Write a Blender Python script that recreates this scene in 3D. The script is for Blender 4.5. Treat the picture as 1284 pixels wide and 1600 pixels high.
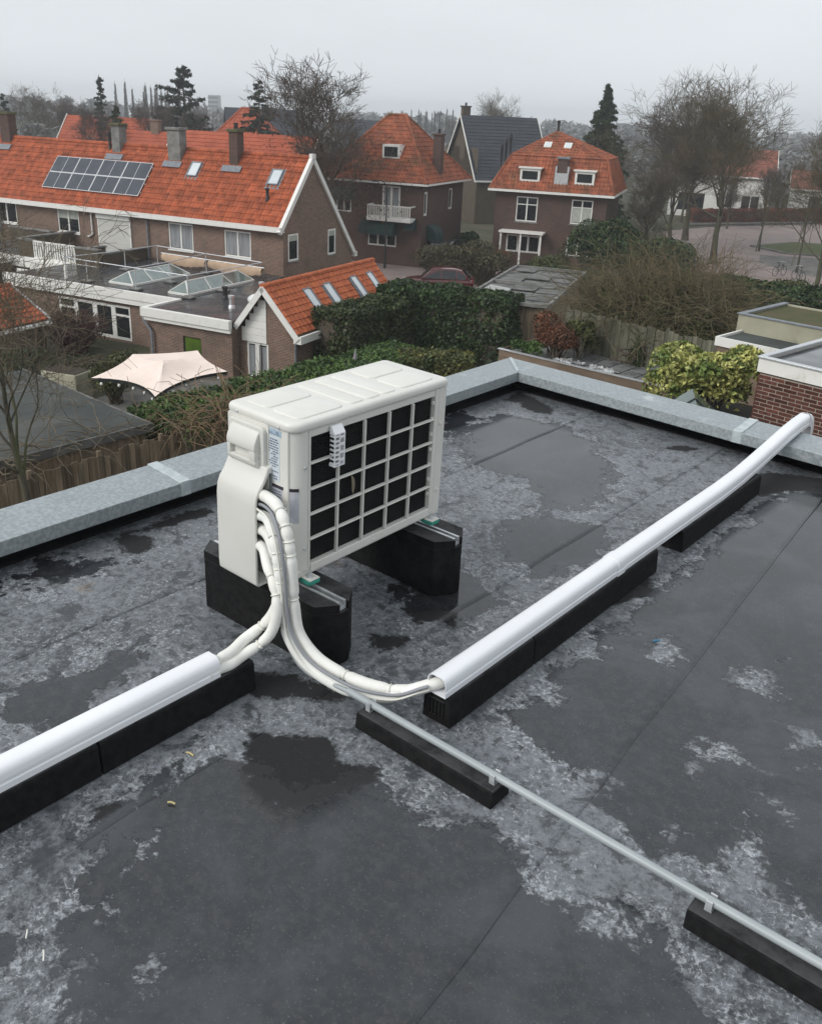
import bpy, bmesh, math, random
import numpy as np
from mathutils import Matrix, Vector
R = math.radians
sc = bpy.context.scene
for o in list(bpy.data.objects): bpy.data.objects.remove(o)

# ------------------------------------------------------------------ camera
cd = bpy.data.cameras.new('camera'); cam = bpy.data.objects.new('camera', cd); sc.collection.objects.link(cam)
cd.sensor_fit = 'HORIZONTAL'; cd.sensor_width = 36.0; cd.lens = 36.0 * 1384.1 / 1284
cd.shift_y = -(800 - 727.5) / 1284; cd.clip_start = .05; cd.clip_end = 6000
cr, cu, cf = (0.761082, 0.647325, 0.041531), (-0.267583, 0.254993, 0.929181), (-0.590892, 0.718296, -0.367284)
cam.matrix_world = Matrix(((cr[0], cu[0], -cf[0], 0), (cr[1], cu[1], -cf[1], 0), (cr[2], cu[2], -cf[2], 1.95), (0, 0, 0, 1)))
sc.camera = cam
# ------------------------------------------------------------------ world (overcast) and soft sun
SUN_EL, SUN_ROT = R(38), R(200)
w = bpy.data.worlds.new('World'); sc.world = w; w.use_nodes = True
nt = w.node_tree; nt.nodes.clear()
sky = nt.nodes.new('ShaderNodeTexSky'); sky.sky_type = 'NISHITA'; sky.sun_disc = False
sky.sun_elevation = SUN_EL; sky.sun_rotation = SUN_ROT; sky.dust_density = 4; sky.air_density = 1.5
hs = nt.nodes.new('ShaderNodeHueSaturation'); hs.inputs['Saturation'].default_value = .1
mixc = nt.nodes.new('ShaderNodeMix'); mixc.data_type = 'RGBA'; mixc.inputs[0].default_value = .88
mixc.inputs[7].default_value = (6.25, 6.62, 6.95, 1)          # the even grey of a closed cloud layer
bg = nt.nodes.new('ShaderNodeBackground'); bg.inputs[1].default_value = .115
wo = nt.nodes.new('ShaderNodeOutputWorld')
nt.links.new(sky.outputs[0], hs.inputs['Color']); nt.links.new(hs.outputs[0], mixc.inputs[6])
tc = nt.nodes.new('ShaderNodeTexCoord'); cmap = nt.nodes.new('ShaderNodeMapping'); cmap.inputs['Scale'].default_value = (1, 1, 3)
cn = nt.nodes.new('ShaderNodeTexNoise'); cn.inputs['Scale'].default_value = 2.2; cn.inputs['Detail'].default_value = 7; cn.inputs['Roughness'].default_value = .55
cr_ = nt.nodes.new('ShaderNodeMapRange'); cr_.inputs[1].default_value = .3; cr_.inputs[2].default_value = .7; cr_.inputs[3].default_value = .955; cr_.inputs[4].default_value = 1.045
cm_ = nt.nodes.new('ShaderNodeVectorMath'); cm_.operation = 'SCALE'
nt.links.new(tc.outputs['Generated'], cmap.inputs[0]); nt.links.new(cmap.outputs[0], cn.inputs['Vector']); nt.links.new(cn.outputs['Fac'], cr_.inputs[0])
nt.links.new(mixc.outputs[2], cm_.inputs[0]); nt.links.new(cr_.outputs[0], cm_.inputs['Scale']); nt.links.new(cm_.outputs[0], bg.inputs[0]); nt.links.new(bg.outputs[0], wo.inputs[0])
sl = bpy.data.lights.new('sun', 'SUN'); so = bpy.data.objects.new('sun', sl); sc.collection.objects.link(so)
sl.energy = 1.5; sl.angle = R(28); sl.color = (1, .97, .93)
sd = Vector((math.sin(SUN_ROT) * math.cos(SUN_EL), math.cos(SUN_ROT) * math.cos(SUN_EL), math.sin(SUN_EL)))
so.rotation_euler = (-sd).to_track_quat('-Z', 'Y').to_euler()
sc.view_settings.view_transform = 'Standard'; sc.view_settings.look = 'None'
sc.view_settings.exposure = 0.24; sc.view_settings.gamma = 1; sc.view_settings.use_curve_mapping = False
sc.render.engine = 'CYCLES'
sc.cycles.max_bounces = 6; sc.cycles.diffuse_bounces = 3; sc.cycles.glossy_bounces = 3; sc.cycles.transparent_max_bounces = 12
sc.cycles.volume_bounces = 2; sc.cycles.caustics_reflective = False; sc.cycles.caustics_refractive = False
sc.cycles.use_denoising = True

# ------------------------------------------------------------------ helpers: meshes
G = -8.0                                                       # garden and street level; the flat roof is z = 0
def rot(ax, deg): return Matrix.Rotation(R(deg), 4, ax)
def T(x, y, z): return Matrix.Translation((x, y, z))
class MB:
    def __init__(s): s.v = []; s.f = []; s.n = 0; s.m = Matrix.Identity(4)
    def add(s, vs, fs):
        m = s.m; s.v += [tuple(m @ Vector(p)) for p in vs]
        s.f += [tuple(i + s.n for i in f) for f in fs]; s.n += len(vs); return s
    def addnp(s, V, F):
        V = np.asarray(V, float); M = np.array(s.m); V = V @ M[:3, :3].T + M[:3, 3]
        s.v += V.tolist(); s.f += (np.asarray(F) + s.n).tolist(); s.n += len(V); return s
    def box(s, x0, x1, y0, y1, z0, z1):
        return s.add([(x0,y0,z0),(x1,y0,z0),(x1,y1,z0),(x0,y1,z0),(x0,y0,z1),(x1,y0,z1),(x1,y1,z1),(x0,y1,z1)],
                     [(3,2,1,0),(4,5,6,7),(0,1,5,4),(1,2,6,5),(2,3,7,6),(3,0,4,7)])
    def cbox(s, c, d):
        return s.box(c[0]-d[0]/2, c[0]+d[0]/2, c[1]-d[1]/2, c[1]+d[1]/2, c[2]-d[2]/2, c[2]+d[2]/2)
    def quad(s, a, b, c, d): return s.add([a, b, c, d], [(0,1,2,3)])
    def bar(s, a, b, w, h=None):
        """a square bar from a to b"""
        a, b = Vector(a), Vector(b); d = b - a; L = d.length
        if L < 1e-6: return s
        h = h or w; old = s.m; q = d.to_track_quat('Z', 'Y').to_matrix().to_4x4()
        s.m = old @ Matrix.Translation(a) @ q; s.box(-w/2, w/2, -h/2, h/2, 0, L); s.m = old; return s
    def tube(s, pts, r, n=8, cap=True):
        P = [Vector(p) for p in pts]; k = len(P); rs = r if isinstance(r, (list, tuple)) else [r] * k
        vs = []; up = Vector((0, 0, 1)); prev = None
        for i in range(k):
            t = (P[min(i+1, k-1)] - P[max(i-1, 0)])
            t = t.normalized() if t.length > 1e-9 else Vector((0, 0, 1))
            if prev is None:
                a = Vector((1, 0, 0)) if abs(t.z) > .9 else up
                x = t.cross(a).normalized()
            else: x = (prev - t * prev.dot(t)).normalized()
            prev = x; y = t.cross(x)
            for j in range(n):
                an = 2 * math.pi * j / n; vs.append(P[i] + (x * math.cos(an) + y * math.sin(an)) * rs[i])
        fs = [(i*n+j, i*n+(j+1) % n, (i+1)*n+(j+1) % n, (i+1)*n+j) for i in range(k-1) for j in range(n)]
        if cap: fs += [tuple(range(n-1, -1, -1)), tuple((k-1)*n+j for j in range(n))]
        return s.add(vs, fs)
    def lathe(s, prof, n=16, cx=0, cy=0):
        vs = [(cx + r*math.cos(2*math.pi*j/n), cy + r*math.sin(2*math.pi*j/n), z) for r, z in prof for j in range(n)]
        k = len(prof)
        fs = [(i*n+j, i*n+(j+1) % n, (i+1)*n+(j+1) % n, (i+1)*n+j) for i in range(k-1) for j in range(n)]
        fs += [tuple(range(n-1, -1, -1)), tuple((k-1)*n+j for j in range(n))]
        return s.add(vs, fs)
    def prism(s, poly, axis, a, b):
        """extrude a polygon (2-D points of the two other axes, in xyz order) along axis from a to b"""
        n = len(poly)
        def p3(q, t):
            return {'x': (t, q[0], q[1]), 'y': (q[0], t, q[1]), 'z': (q[0], q[1], t)}[axis]
        vs = [p3(q, a) for q in poly] + [p3(q, b) for q in poly]
        fs = [tuple(range(n)), tuple(range(2*n-1, n-1, -1))] + [(i, i+n, (i+1) % n + n, (i+1) % n) for i in range(n)]
        return s.add(vs, fs)
    def mesh(s, name, mat, bevel=0, seg=2, smooth=None, tri=False):
        me = bpy.data.meshes.new(name); me.from_pydata(s.v, [], s.f)
        if bevel or tri or True:
            bm = bmesh.new(); bm.from_mesh(me)
            if len(s.v) < 60000 and smooth != 'raw': bmesh.ops.recalc_face_normals(bm, faces=bm.faces)
            if bevel:
                es = [e for e in bm.edges if len(e.link_faces) == 2 and e.calc_face_angle(0) > .5]
                bmesh.ops.bevel(bm, geom=es, offset=bevel, segments=seg, affect='EDGES', profile=.5, clamp_overlap=True)
            bm.to_mesh(me); bm.free()
        if smooth and smooth != 'raw':
            me.polygons.foreach_set('use_smooth', [True] * len(me.polygons)); me.set_sharp_from_angle(angle=R(smooth))
        if mat: me.materials.append(mat)
        me.update(); return me
def link(name, data, parent=None):
    o = bpy.data.objects.new(name, data); sc.collection.objects.link(o)
    if parent: o.parent = parent
    return o
def tag(o, label=None, cat=None, group=None, kind=None):
    if label: o['label'] = label
    if cat: o['category'] = cat
    if group: o['group'] = group
    if kind: o['kind'] = kind
    return o
def thing(name, label, cat, loc=(0, 0, 0), rz=0, group=None):
    o = link(name, None); o.location = loc; o.rotation_euler = (0, 0, R(rz)); o.empty_display_size = .2
    return tag(o, label, cat, group, 'thing')
def part(name, mb, mat, parent, bevel=0, seg=2, smooth=None, kind=None, label=None):
    o = link(name, mb.mesh(name, mat, bevel, seg, smooth), parent); return tag(o, label, None, None, kind)
def npmesh(name, V, F, mat, smooth=False):
    """big mesh from arrays; F is (n,3) or (n,4)"""
    V = np.asarray(V, np.float32); F = np.asarray(F, np.int32); k = F.shape[1]
    me = bpy.data.meshes.new(name); me.vertices.add(len(V)); me.vertices.foreach_set('co', V.ravel())
    me.loops.add(F.size); me.loops.foreach_set('vertex_index', F.ravel())
    me.polygons.add(len(F)); me.polygons.foreach_set('loop_start', np.arange(0, F.size, k, dtype=np.int32))
    try: me.polygons.foreach_set('loop_total', np.full(len(F), k, np.int32))
    except Exception: pass
    if smooth: me.polygons.foreach_set('use_smooth', np.ones(len(F), bool))
    me.update(calc_edges=True); me.validate()
    if mat: me.materials.append(mat)
    return me
def copy_tree(o, parent=None):
    c = o.copy(); sc.collection.objects.link(c)
    if parent: c.parent = parent
    for ch in list(o.children): copy_tree(ch, c)
    return c

# ------------------------------------------------------------------ helpers: materials
def nodes(name):
    m = bpy.data.materials.new(name); m.use_nodes = True; nt = m.node_tree
    return m, nt, nt.nodes['Principled BSDF']
def N(nt, t, **kw):
    n = nt.nodes.new(t)
    for k, v in kw.items():
        if k.startswith('i_'): n.inputs[k[2:].replace('_', ' ')].default_value = v
        elif k[0] == 'n' and k[1:].isdigit(): n.inputs[int(k[1:])].default_value = v
        else: setattr(n, k, v)
    return n
def mth(nt, op, a, b=None, c=None, clamp=False):
    n = nt.nodes.new('ShaderNodeMath'); n.operation = op; n.use_clamp = clamp
    for i, q in enumerate((a, b, c)):
        if q is None: continue
        if hasattr(q, 'links') or hasattr(q, 'is_linked'): nt.links.new(q, n.inputs[i])
        else: n.inputs[i].default_value = q
    return n.outputs[0]
def mixcol(nt, fac, a, b, blend='MIX'):
    n = nt.nodes.new('ShaderNodeMix'); n.data_type = 'RGBA'; n.blend_type = blend
    for i, q in ((0, fac), (6, a), (7, b)):
        if hasattr(q, 'is_linked'): nt.links.new(q, n.inputs[i])
        elif i == 0: n.inputs[0].default_value = q
        else: n.inputs[i].default_value = (*q[:3], 1)
    return n.outputs[2]
def mrange(nt, v, a, b, c=0, d=1, smooth=True):
    n = nt.nodes.new('ShaderNodeMapRange'); n.interpolation_type = 'SMOOTHSTEP' if smooth else 'LINEAR'
    nt.links.new(v, n.inputs[0])
    for i, q in zip((1, 2, 3, 4), (a, b, c, d)): n.inputs[i].default_value = q
    return n.outputs[0]
def noise(nt, vec, scale, detail=5, rough=.6, dist=0):
    n = nt.nodes.new('ShaderNodeTexNoise'); n.inputs['Scale'].default_value = scale; n.inputs['Detail'].default_value = detail
    n.inputs['Roughness'].default_value = rough; n.inputs['Distortion'].default_value = dist
    nt.links.new(vec, n.inputs['Vector']); return n.outputs['Fac']
def objvec(nt, world=False):
    if world: return N(nt, 'ShaderNodeNewGeometry').outputs['Position']
    return N(nt, 'ShaderNodeTexCoord').outputs['Object']
def bump(nt, b, h, strength, dist=.01):
    n = nt.nodes.new('ShaderNodeBump'); n.inputs['Strength'].default_value = strength; n.inputs['Distance'].default_value = dist
    nt.links.new(h, n.inputs['Height']); nt.links.new(n.outputs[0], b.inputs['Normal'])
def M(name, col, col2=None, rough=.6, scale=4, detail=6, lo=.35, hi=.65, metal=0, bmp=0, bscale=None, bdist=.01, spec=.28,
      island=0, objrand=0, dirt=None, dirtscale=1.5, dirtlo=.5, dirthi=.75, stretch=None, rough2=None, world=False, coat=0, cells=None, dust=None):
    m, nt, b = nodes(name); v = objvec(nt, world)
    if stretch:
        mp = N(nt, 'ShaderNodeMapping'); mp.inputs['Scale'].default_value = stretch; nt.links.new(v, mp.inputs[0]); v = mp.outputs[0]
    if not world:
        oi = N(nt, 'ShaderNodeObjectInfo'); va = N(nt, 'ShaderNodeVectorMath', operation='ADD')
        sc_ = mth(nt, 'MULTIPLY', oi.outputs['Random'], 37.0); nt.links.new(v, va.inputs[0]); nt.links.new(sc_, va.inputs[1]); v = va.outputs[0]
    col2 = col2 or tuple(c * .75 for c in col)
    f = noise(nt, v, scale, detail); fac = mrange(nt, f, lo, hi)
    c = mixcol(nt, fac, col, col2)
    if dirt:
        c = mixcol(nt, mrange(nt, noise(nt, v, dirtscale, 6, .65), dirtlo, dirthi), c, dirt)
    if cells:                                                   # every tile fired to its own tone
        sx = N(nt, 'ShaderNodeSeparateXYZ'); nt.links.new(objvec(nt), sx.inputs[0]); cx = N(nt, 'ShaderNodeCombineXYZ')
        for i, (a_, q) in enumerate(zip((mth(nt, 'ADD', sx.outputs[0], mth(nt, 'MULTIPLY', sx.outputs[1], cells[2])), sx.outputs[2]), cells)): nt.links.new(mth(nt, 'FLOOR', mth(nt, 'DIVIDE', a_, q)), cx.inputs[i])
        wn = N(nt, 'ShaderNodeTexWhiteNoise'); nt.links.new(cx.outputs[0], wn.inputs['Vector'])
        h = N(nt, 'ShaderNodeHueSaturation'); nt.links.new(c, h.inputs['Color']); nt.links.new(mrange(nt, wn.outputs['Value'], 0, 1, .72, 1.18, False), h.inputs['Value']); c = h.outputs[0]
    if island or objrand:
        src = N(nt, 'ShaderNodeNewGeometry').outputs['Random Per Island'] if island else N(nt, 'ShaderNodeObjectInfo').outputs['Random']
        k = island or objrand
        val = mrange(nt, src, 0, 1, 1 - k, 1 + k, False)
        h = N(nt, 'ShaderNodeHueSaturation'); nt.links.new(c, h.inputs['Color']); nt.links.new(val, h.inputs['Value']); c = h.outputs[0]
    if dust:                                                    # grit settled on the faces that look up
        sz = N(nt, 'ShaderNodeSeparateXYZ'); nt.links.new(N(nt, 'ShaderNodeNewGeometry').outputs['Normal'], sz.inputs[0])
        c = mixcol(nt, mth(nt, 'MULTIPLY', mrange(nt, sz.outputs[2], .5, .95), mrange(nt, noise(nt, v, 11, 7, .7), .3, .62, .15, 1)), c, dust)
    nt.links.new(c, b.inputs['Base Color'])
    if rough2 is not None: nt.links.new(mrange(nt, f, lo, hi, rough, rough2), b.inputs['Roughness'])
    else: b.inputs['Roughness'].default_value = rough
    b.inputs['Metallic'].default_value = metal; b.inputs['Specular IOR Level'].default_value = spec
    if coat: b.inputs['Coat Weight'].default_value = coat
    if bmp: bump(nt, b, noise(nt, v, bscale or scale * 4, 5), bmp, bdist)
    return m
def brickmat(name, c1, c2, mortar, bw=.22, bh=.0625, ms=.007, rough=.8, dirt=(.05, .05, .045)):
    m, nt, b = nodes(name); v = objvec(nt)
    sx = N(nt, 'ShaderNodeSeparateXYZ'); nt.links.new(v, sx.inputs[0])
    cx = N(nt, 'ShaderNodeCombineXYZ'); nt.links.new(mth(nt, 'ADD', sx.outputs[0], sx.outputs[1]), cx.inputs[0]); nt.links.new(sx.outputs[2], cx.inputs[1])
    br = N(nt, 'ShaderNodeTexBrick'); nt.links.new(cx.outputs[0], br.inputs['Vector'])
    br.inputs['Scale'].default_value = 1; br.inputs['Brick Width'].default_value = bw; br.inputs['Row Height'].default_value = bh
    br.inputs['Mortar Size'].default_value = ms; br.inputs['Color1'].default_value = (*c1, 1); br.inputs['Color2'].default_value = (*c2, 1)
    br.inputs['Mortar'].default_value = (*mortar, 1); br.inputs['Bias'].default_value = 0
    c = mixcol(nt, mrange(nt, noise(nt, v, 1.1, 7, .7), .42, .75, 0, .6), br.outputs[0], dirt)
    c = mixcol(nt, mrange(nt, noise(nt, v, 9, 4, .6), .4, .7, 0, .35), c, tuple(x * .5 for x in c1))
    nt.links.new(c, b.inputs['Base Color']); b.inputs['Roughness'].default_value = rough; b.inputs['Specular IOR Level'].default_value = .2
    bump(nt, b, br.outputs['Fac'], -.5, .006); return m
# ------------------------------------------------------------------ materials
white_paint = M('white_paint', (.78,.77,.73), (.66,.65,.6), .5, 3, 6, .45, .8, dirt=(.45,.43,.37), dirtlo=.6, dirthi=.8)
white_pvc = M('white_pvc', (.84,.85,.87), (.79,.8,.83), .32, 2, 4, spec=.5)
ac_paint = M('ac_paint', (.70,.69,.645), (.67,.66,.61), .38, 6, 4, bmp=.04, bscale=300, bdist=.0005, dirt=(.58,.565,.52), dirtscale=3, dirtlo=.6, dirthi=.85, spec=.45)
ac_cover = M('ac_cover_plastic', (.645,.64,.595), (.615,.61,.565), .42, 4, 4, bmp=.03, bscale=350, bdist=.0005, dirt=(.52,.51,.46), dirtscale=4, dirtlo=.62, dirthi=.85, spec=.45)
grille_white = M('grille_white', (.74,.73,.68), (.68,.67,.62), .45, 8, 3)
coil_dark = M('coil_fins', (.016,.016,.017), (.026,.0255,.025), .6, 12, 4, spec=.3)
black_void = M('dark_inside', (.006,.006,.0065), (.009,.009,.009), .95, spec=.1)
rubber = M('rubber_granulate', (.007,.007,.0075), (.014,.014,.0145), .85, 30, 6, bmp=.7, bscale=160, bdist=.003, spec=.18, dirt=(.026,.0255,.025), dirtscale=3, dirtlo=.55, dirthi=.8, dust=(.062,.063,.065))
galv = M('galvanised_steel', (.66,.68,.69), (.52,.54,.56), .42, 30, 5, metal=.5)
green_pad = M('green_rubber_pad', (.05,.32,.24), (.04,.26,.2), .6)
foam = M('pipe_foam', (.81,.805,.76), (.74,.73,.68), .6, 14, 5, bmp=.35, bscale=22, bdist=.004)
foam_pipe = M('pipe_foam_smooth', (.83,.83,.80), (.78,.78,.74), .5, 9, 4, bmp=.2, bscale=16, bdist=.003)
grey_cable = M('grey_cable', (.28,.29,.31), (.24,.25,.27), .45)
grey_pvc = M('grey_pvc', (.36,.39,.40), (.31,.34,.35), .35, 3, 4, spec=.45)
zip_white = M('tie_white', (.8,.79,.72), (.74,.73,.66), .45)
stick_blue = M('sticker_blue', (.42,.52,.60), (.36,.46,.55), .35)
stick_white = M('sticker_pale', (.60,.66,.70), (.52,.58,.63), .35)
stick_grey = M('sticker_grey', (.50,.51,.55), (.42,.43,.48), .4, 30, 4)
ink = M('ink', (.10,.11,.16), (.13,.14,.19), .5)
ink_dark = M('ink_dark', (.03,.025,.03), (.05,.04,.05), .5)
warn_orange = M('warning_orange', (.75,.22,.03), (.7,.2,.03), .5)
leaf_dry = M('dry_leaf', (.22,.19,.14), (.15,.12,.08), .7)
zinc = M('zinc_coping', (.295,.330,.343), (.41,.445,.455), .42, 55, 8, .40, .62, metal=.4, bmp=.08, bscale=60, bdist=.002, dirt=(.56,.59,.59), dirtscale=5, dirtlo=.57, dirthi=.78, rough2=.6)
zinc_joint = M('coping_joint', (.43,.485,.50), (.54,.585,.595), .5, 20, 5, metal=.2)
bitumen_black = M('bitumen_upstand', (.005,.005,.006), (.010,.010,.011), .7, 9, 7, bmp=.4, bscale=60, bdist=.003, spec=.2, dirt=(.03,.03,.031), dirtscale=7, dirtlo=.6, dirthi=.85)
bitumen_grey = M('bitumen_grey', (.035,.037,.04), (.06,.062,.066), .35, 1.2, 8, .4, .62, bmp=.15, bscale=40, rough2=.12)
brick_brown = brickmat('brown_brick', (.215,.118,.080), (.135,.074,.052), (.30,.255,.215), ms=.010, dirt=(.085,.075,.065))
brick_dark = brickmat('dark_brick', (.115,.054,.041), (.072,.038,.031), (.135,.115,.10), ms=.009)
brick_olive = brickmat('olive_brick', (.115,.085,.055), (.085,.064,.043), (.12,.11,.09))
brick_red = M('brick_red_brown', (.115,.042,.030), (.065,.028,.023), .85, 14, 5, objrand=.35, bmp=.3, bscale=70, bdist=.003, spec=.25)
mortar = M('mortar', (.42,.36,.30), (.32,.27,.225), .9, 20, 5)
tile_orange = M('clay_tile', (.385,.098,.042), (.28,.075,.035), .75, scale=2.4, detail=8, lo=.36, hi=.68, spec=.2, island=.08, dirt=(.12,.06,.035), dirtscale=1.4, dirtlo=.6, dirthi=.85, bmp=.2, bscale=20, cells=(.235, .255, 0))
tile_single = M('new_clay_tile', (.47,.130,.052), (.36,.095,.04), .7, 6, 6, .4, .7, spec=.22, objrand=.14, bmp=.15, bscale=25)
tile_mossy = M('old_clay_tile', (.33,.098,.048), (.22,.074,.04), .75, 1.1, 8, .36, .64, spec=.2, dirt=(.12,.085,.04), dirtscale=.7, dirtlo=.5, dirthi=.75, bmp=.2, bscale=15, cells=(.26, .27, .97))
tile_far = M('far_clay_tile', (.40,.10,.05), (.30,.075,.04), .75, .8, 6, spec=.2)
tile_dull = M('dull_clay_tile', (.25,.095,.065), (.19,.075,.055), .8, .8, 6, spec=.15)
tile_slate = M('dark_slate_tile', (.045,.052,.062), (.035,.04,.05), .5, 1, 5)
tile_grey = M('grey_roof_tile', (.06,.065,.07), (.05,.053,.057), .55, .8, 5)
glass_dark = M('window_glass', (.012,.015,.018), (.018,.02,.022), .06, 1, 2, spec=.6)
glass_sky = M('rooflight_glass', (.62,.67,.68), (.54,.59,.61), .05, 1, 2, spec=1.0, coat=1)  # whitish sky reflection put into the pane colour
glass_lantern = M('lantern_glass', (.16,.21,.19), (.10,.14,.13), .06, 1.5, 4, spec=.8, coat=1)
glass_green = M('green_roof_glass', (.075,.115,.10), (.05,.08,.07), .12, 1.5, 4, spec=.5)
curtain_m = M('net_curtain', (.30,.31,.32), (.20,.21,.22), .85, 7, 3, stretch=(1, 1, .08))
blind_m = M('window_blind', (.45,.47,.42), (.35,.37,.33), .8)
lead = M('lead_flashing', (.22,.24,.26), (.16,.17,.19), .55, 8, 5)
cement = M('weathered_cement', (.24,.235,.22), (.15,.148,.14), .85, 2.5, 8, dirt=(.07,.075,.06), dirtlo=.55, dirthi=.75, bmp=.3)
moss_cap = M('mossy_cap', (.12,.10,.06), (.08,.09,.035), .9, 6, 6, bmp=.5)
black_plastic = M('black_plastic', (.02,.02,.022), (.03,.03,.032), .45)
panel_cell = M('solar_cell', (.035,.042,.058), (.05,.058,.075), .22, 2, 3, spec=.5)
alu = M('aluminium', (.62,.63,.64), (.52,.53,.54), .4, 6, 3, metal=.5)
shutter_m = M('shutter_cream', (.62,.61,.57), (.56,.55,.51), .5, 1, 5)
awning_beige = M('beige_canvas', (.50,.36,.25), (.42,.30,.21), .8, 2, 5)
awning_stripe = M('faded_canvas', (.42,.34,.26), (.5,.46,.4), .8, 8, 2)
awning_green = M('dark_green_canvas', (.014,.035,.035), (.02,.045,.042), .75, 2, 5)
canvas_pink = M('shade_canvas', (.85,.715,.635), (.78,.65,.57), .8, 1.2, 6, dirt=(.62,.52,.45), dirtscale=2.5, dirtlo=.58, dirthi=.85)
wood_grey = M('weathered_wood', (.235,.180,.122), (.135,.100,.068), .85, 9, 8, stretch=(1,1,.12), objrand=.38, bmp=.4, bscale=60, dirt=(.07,.07,.045), dirtscale=3)
wood_pale = M('pale_weathered_wood', (.17,.165,.12), (.10,.098,.07), .85, 9, 8, stretch=(1,1,.12), objrand=.25, bmp=.4, bscale=60, dirt=(.075,.08,.05), dirtscale=3)
wood_trim = M('brown_board', (.20,.145,.105), (.14,.10,.072), .75, 3, 6, stretch=(.3,1,1))
felt_grey = M('roofing_felt', (.075,.083,.078), (.05,.056,.054), .88, .8, 8, dirt=(.10,.10,.09), dirtscale=.5, bmp=.3, bscale=80, spec=.25)
sheet_grey = M('weathered_sheet', (.17,.17,.16), (.09,.09,.085), .7, 1.2, 8, dirt=(.05,.045,.03), dirtscale=2, dirtlo=.48, dirthi=.7)
beige_render = M('beige_render', (.40,.385,.29), (.33,.315,.235), .85, 1, 7, dirt=(.22,.21,.16))
bark = M('bark', (.095,.085,.06), (.055,.048,.038), .9, 6, 8, stretch=(1,1,.2), bmp=.6, dirt=(.09,.10,.045), dirtscale=2, dirtlo=.5, dirthi=.7)
bark_pale = M('pale_bark', (.45,.43,.40), (.2,.19,.17), .8, 5, 6, .45, .6, stretch=(1,1,.6))
twig_brown = M('brown_twigs', (.115,.090,.068), (.08,.064,.05), .9, 1, 3)
twig_grey = M('grey_twigs', (.085,.075,.062), (.06,.053,.045), .9, 1, 3)
twig_olive = M('olive_twigs', (.12,.098,.056), (.08,.066,.04), .9, 1, 3)
vine_stem = M('vine_stems', (.165,.135,.075), (.085,.07,.042), .9, 2, 4)
twig_far = M('misty_twigs', (.235,.235,.235), (.18,.18,.18), .95, .02, 3, spec=.05)  # paler than real twigs: distance haze mixed into the colour
twig_tan = M('tan_stems', (.25,.17,.10), (.17,.115,.07), .85, 1, 3)
leaf_hedge = M('hedge_leaves', (.085,.145,.032), (.034,.07,.017), .45, 1.3, 5, island=.55)
leaf_dark = M('dark_leaves', (.045,.075,.022), (.022,.042,.015), .5, 1.3, 5, island=.5)
leaf_moss = M('moss_green_leaves', (.085,.095,.03), (.05,.06,.022), .6, .9, 5, island=.5)
leaf_brown = M('russet_leaves', (.15,.06,.032), (.09,.045,.025), .7, 1, 5, island=.5)
leaf_beech = M('copper_hedge_leaves', (.22,.075,.04), (.14,.05,.03), .75, .8, 5, island=.5)
leaf_var = M('variegated_leaves', (.42,.42,.14), (.11,.16,.04), .4, 3.2, 5, .42, .60, island=.5)
leaf_grey = M('greyish_scrub', (.085,.078,.04), (.055,.05,.028), .8, .9, 5, island=.5)
needle = M('conifer_needles', (.022,.042,.022), (.014,.028,.017), .75, .8, 5, island=.4)
needle2 = M('green_conifer_needles', (.035,.06,.022), (.02,.038,.015), .75, .8, 5, island=.4)
ground_m = M('garden_ground', (.075,.068,.045), (.045,.055,.025), .95, .25, 9, dirt=(.11,.095,.075), dirtscale=.13, world=True, bmp=.4, bscale=6)
grass_m = M('lawn', (.06,.085,.025), (.085,.09,.035), .95, .7, 8, world=True)
asphalt = M('asphalt', (.085,.085,.09), (.065,.065,.068), .7, .5, 8, world=True)
paving = M('brick_paving', (.27,.215,.20), (.21,.17,.16), .75, .5, 9, world=True, bmp=.2, bscale=9)
slab_grey = M('grey_paving', (.17,.165,.15), (.10,.097,.088), .8, 1.2, 8)
car_red = M('red_car_paint', (.085,.008,.010), (.07,.007,.009), .22, 1, 2, coat=1)
car_grey = M('dark_car_paint', (.02,.023,.025), (.03,.032,.034), .25, 1, 2, coat=1)
tyre = M('tyre', (.012,.012,.012), None, .85)
chrome = M('chrome', (.6,.6,.6), None, .2, metal=1)
lamp_red = M('red_lamp', (.35,.01,.01), None, .3)
lamp_clear = M('clear_lamp', (.6,.6,.58), None, .2)
post_black = M('dark_post', (.018,.022,.022), (.03,.033,.033), .5)
red_clay = M('red_clay', (.52,.09,.05), (.45,.08,.045), .6)

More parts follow.
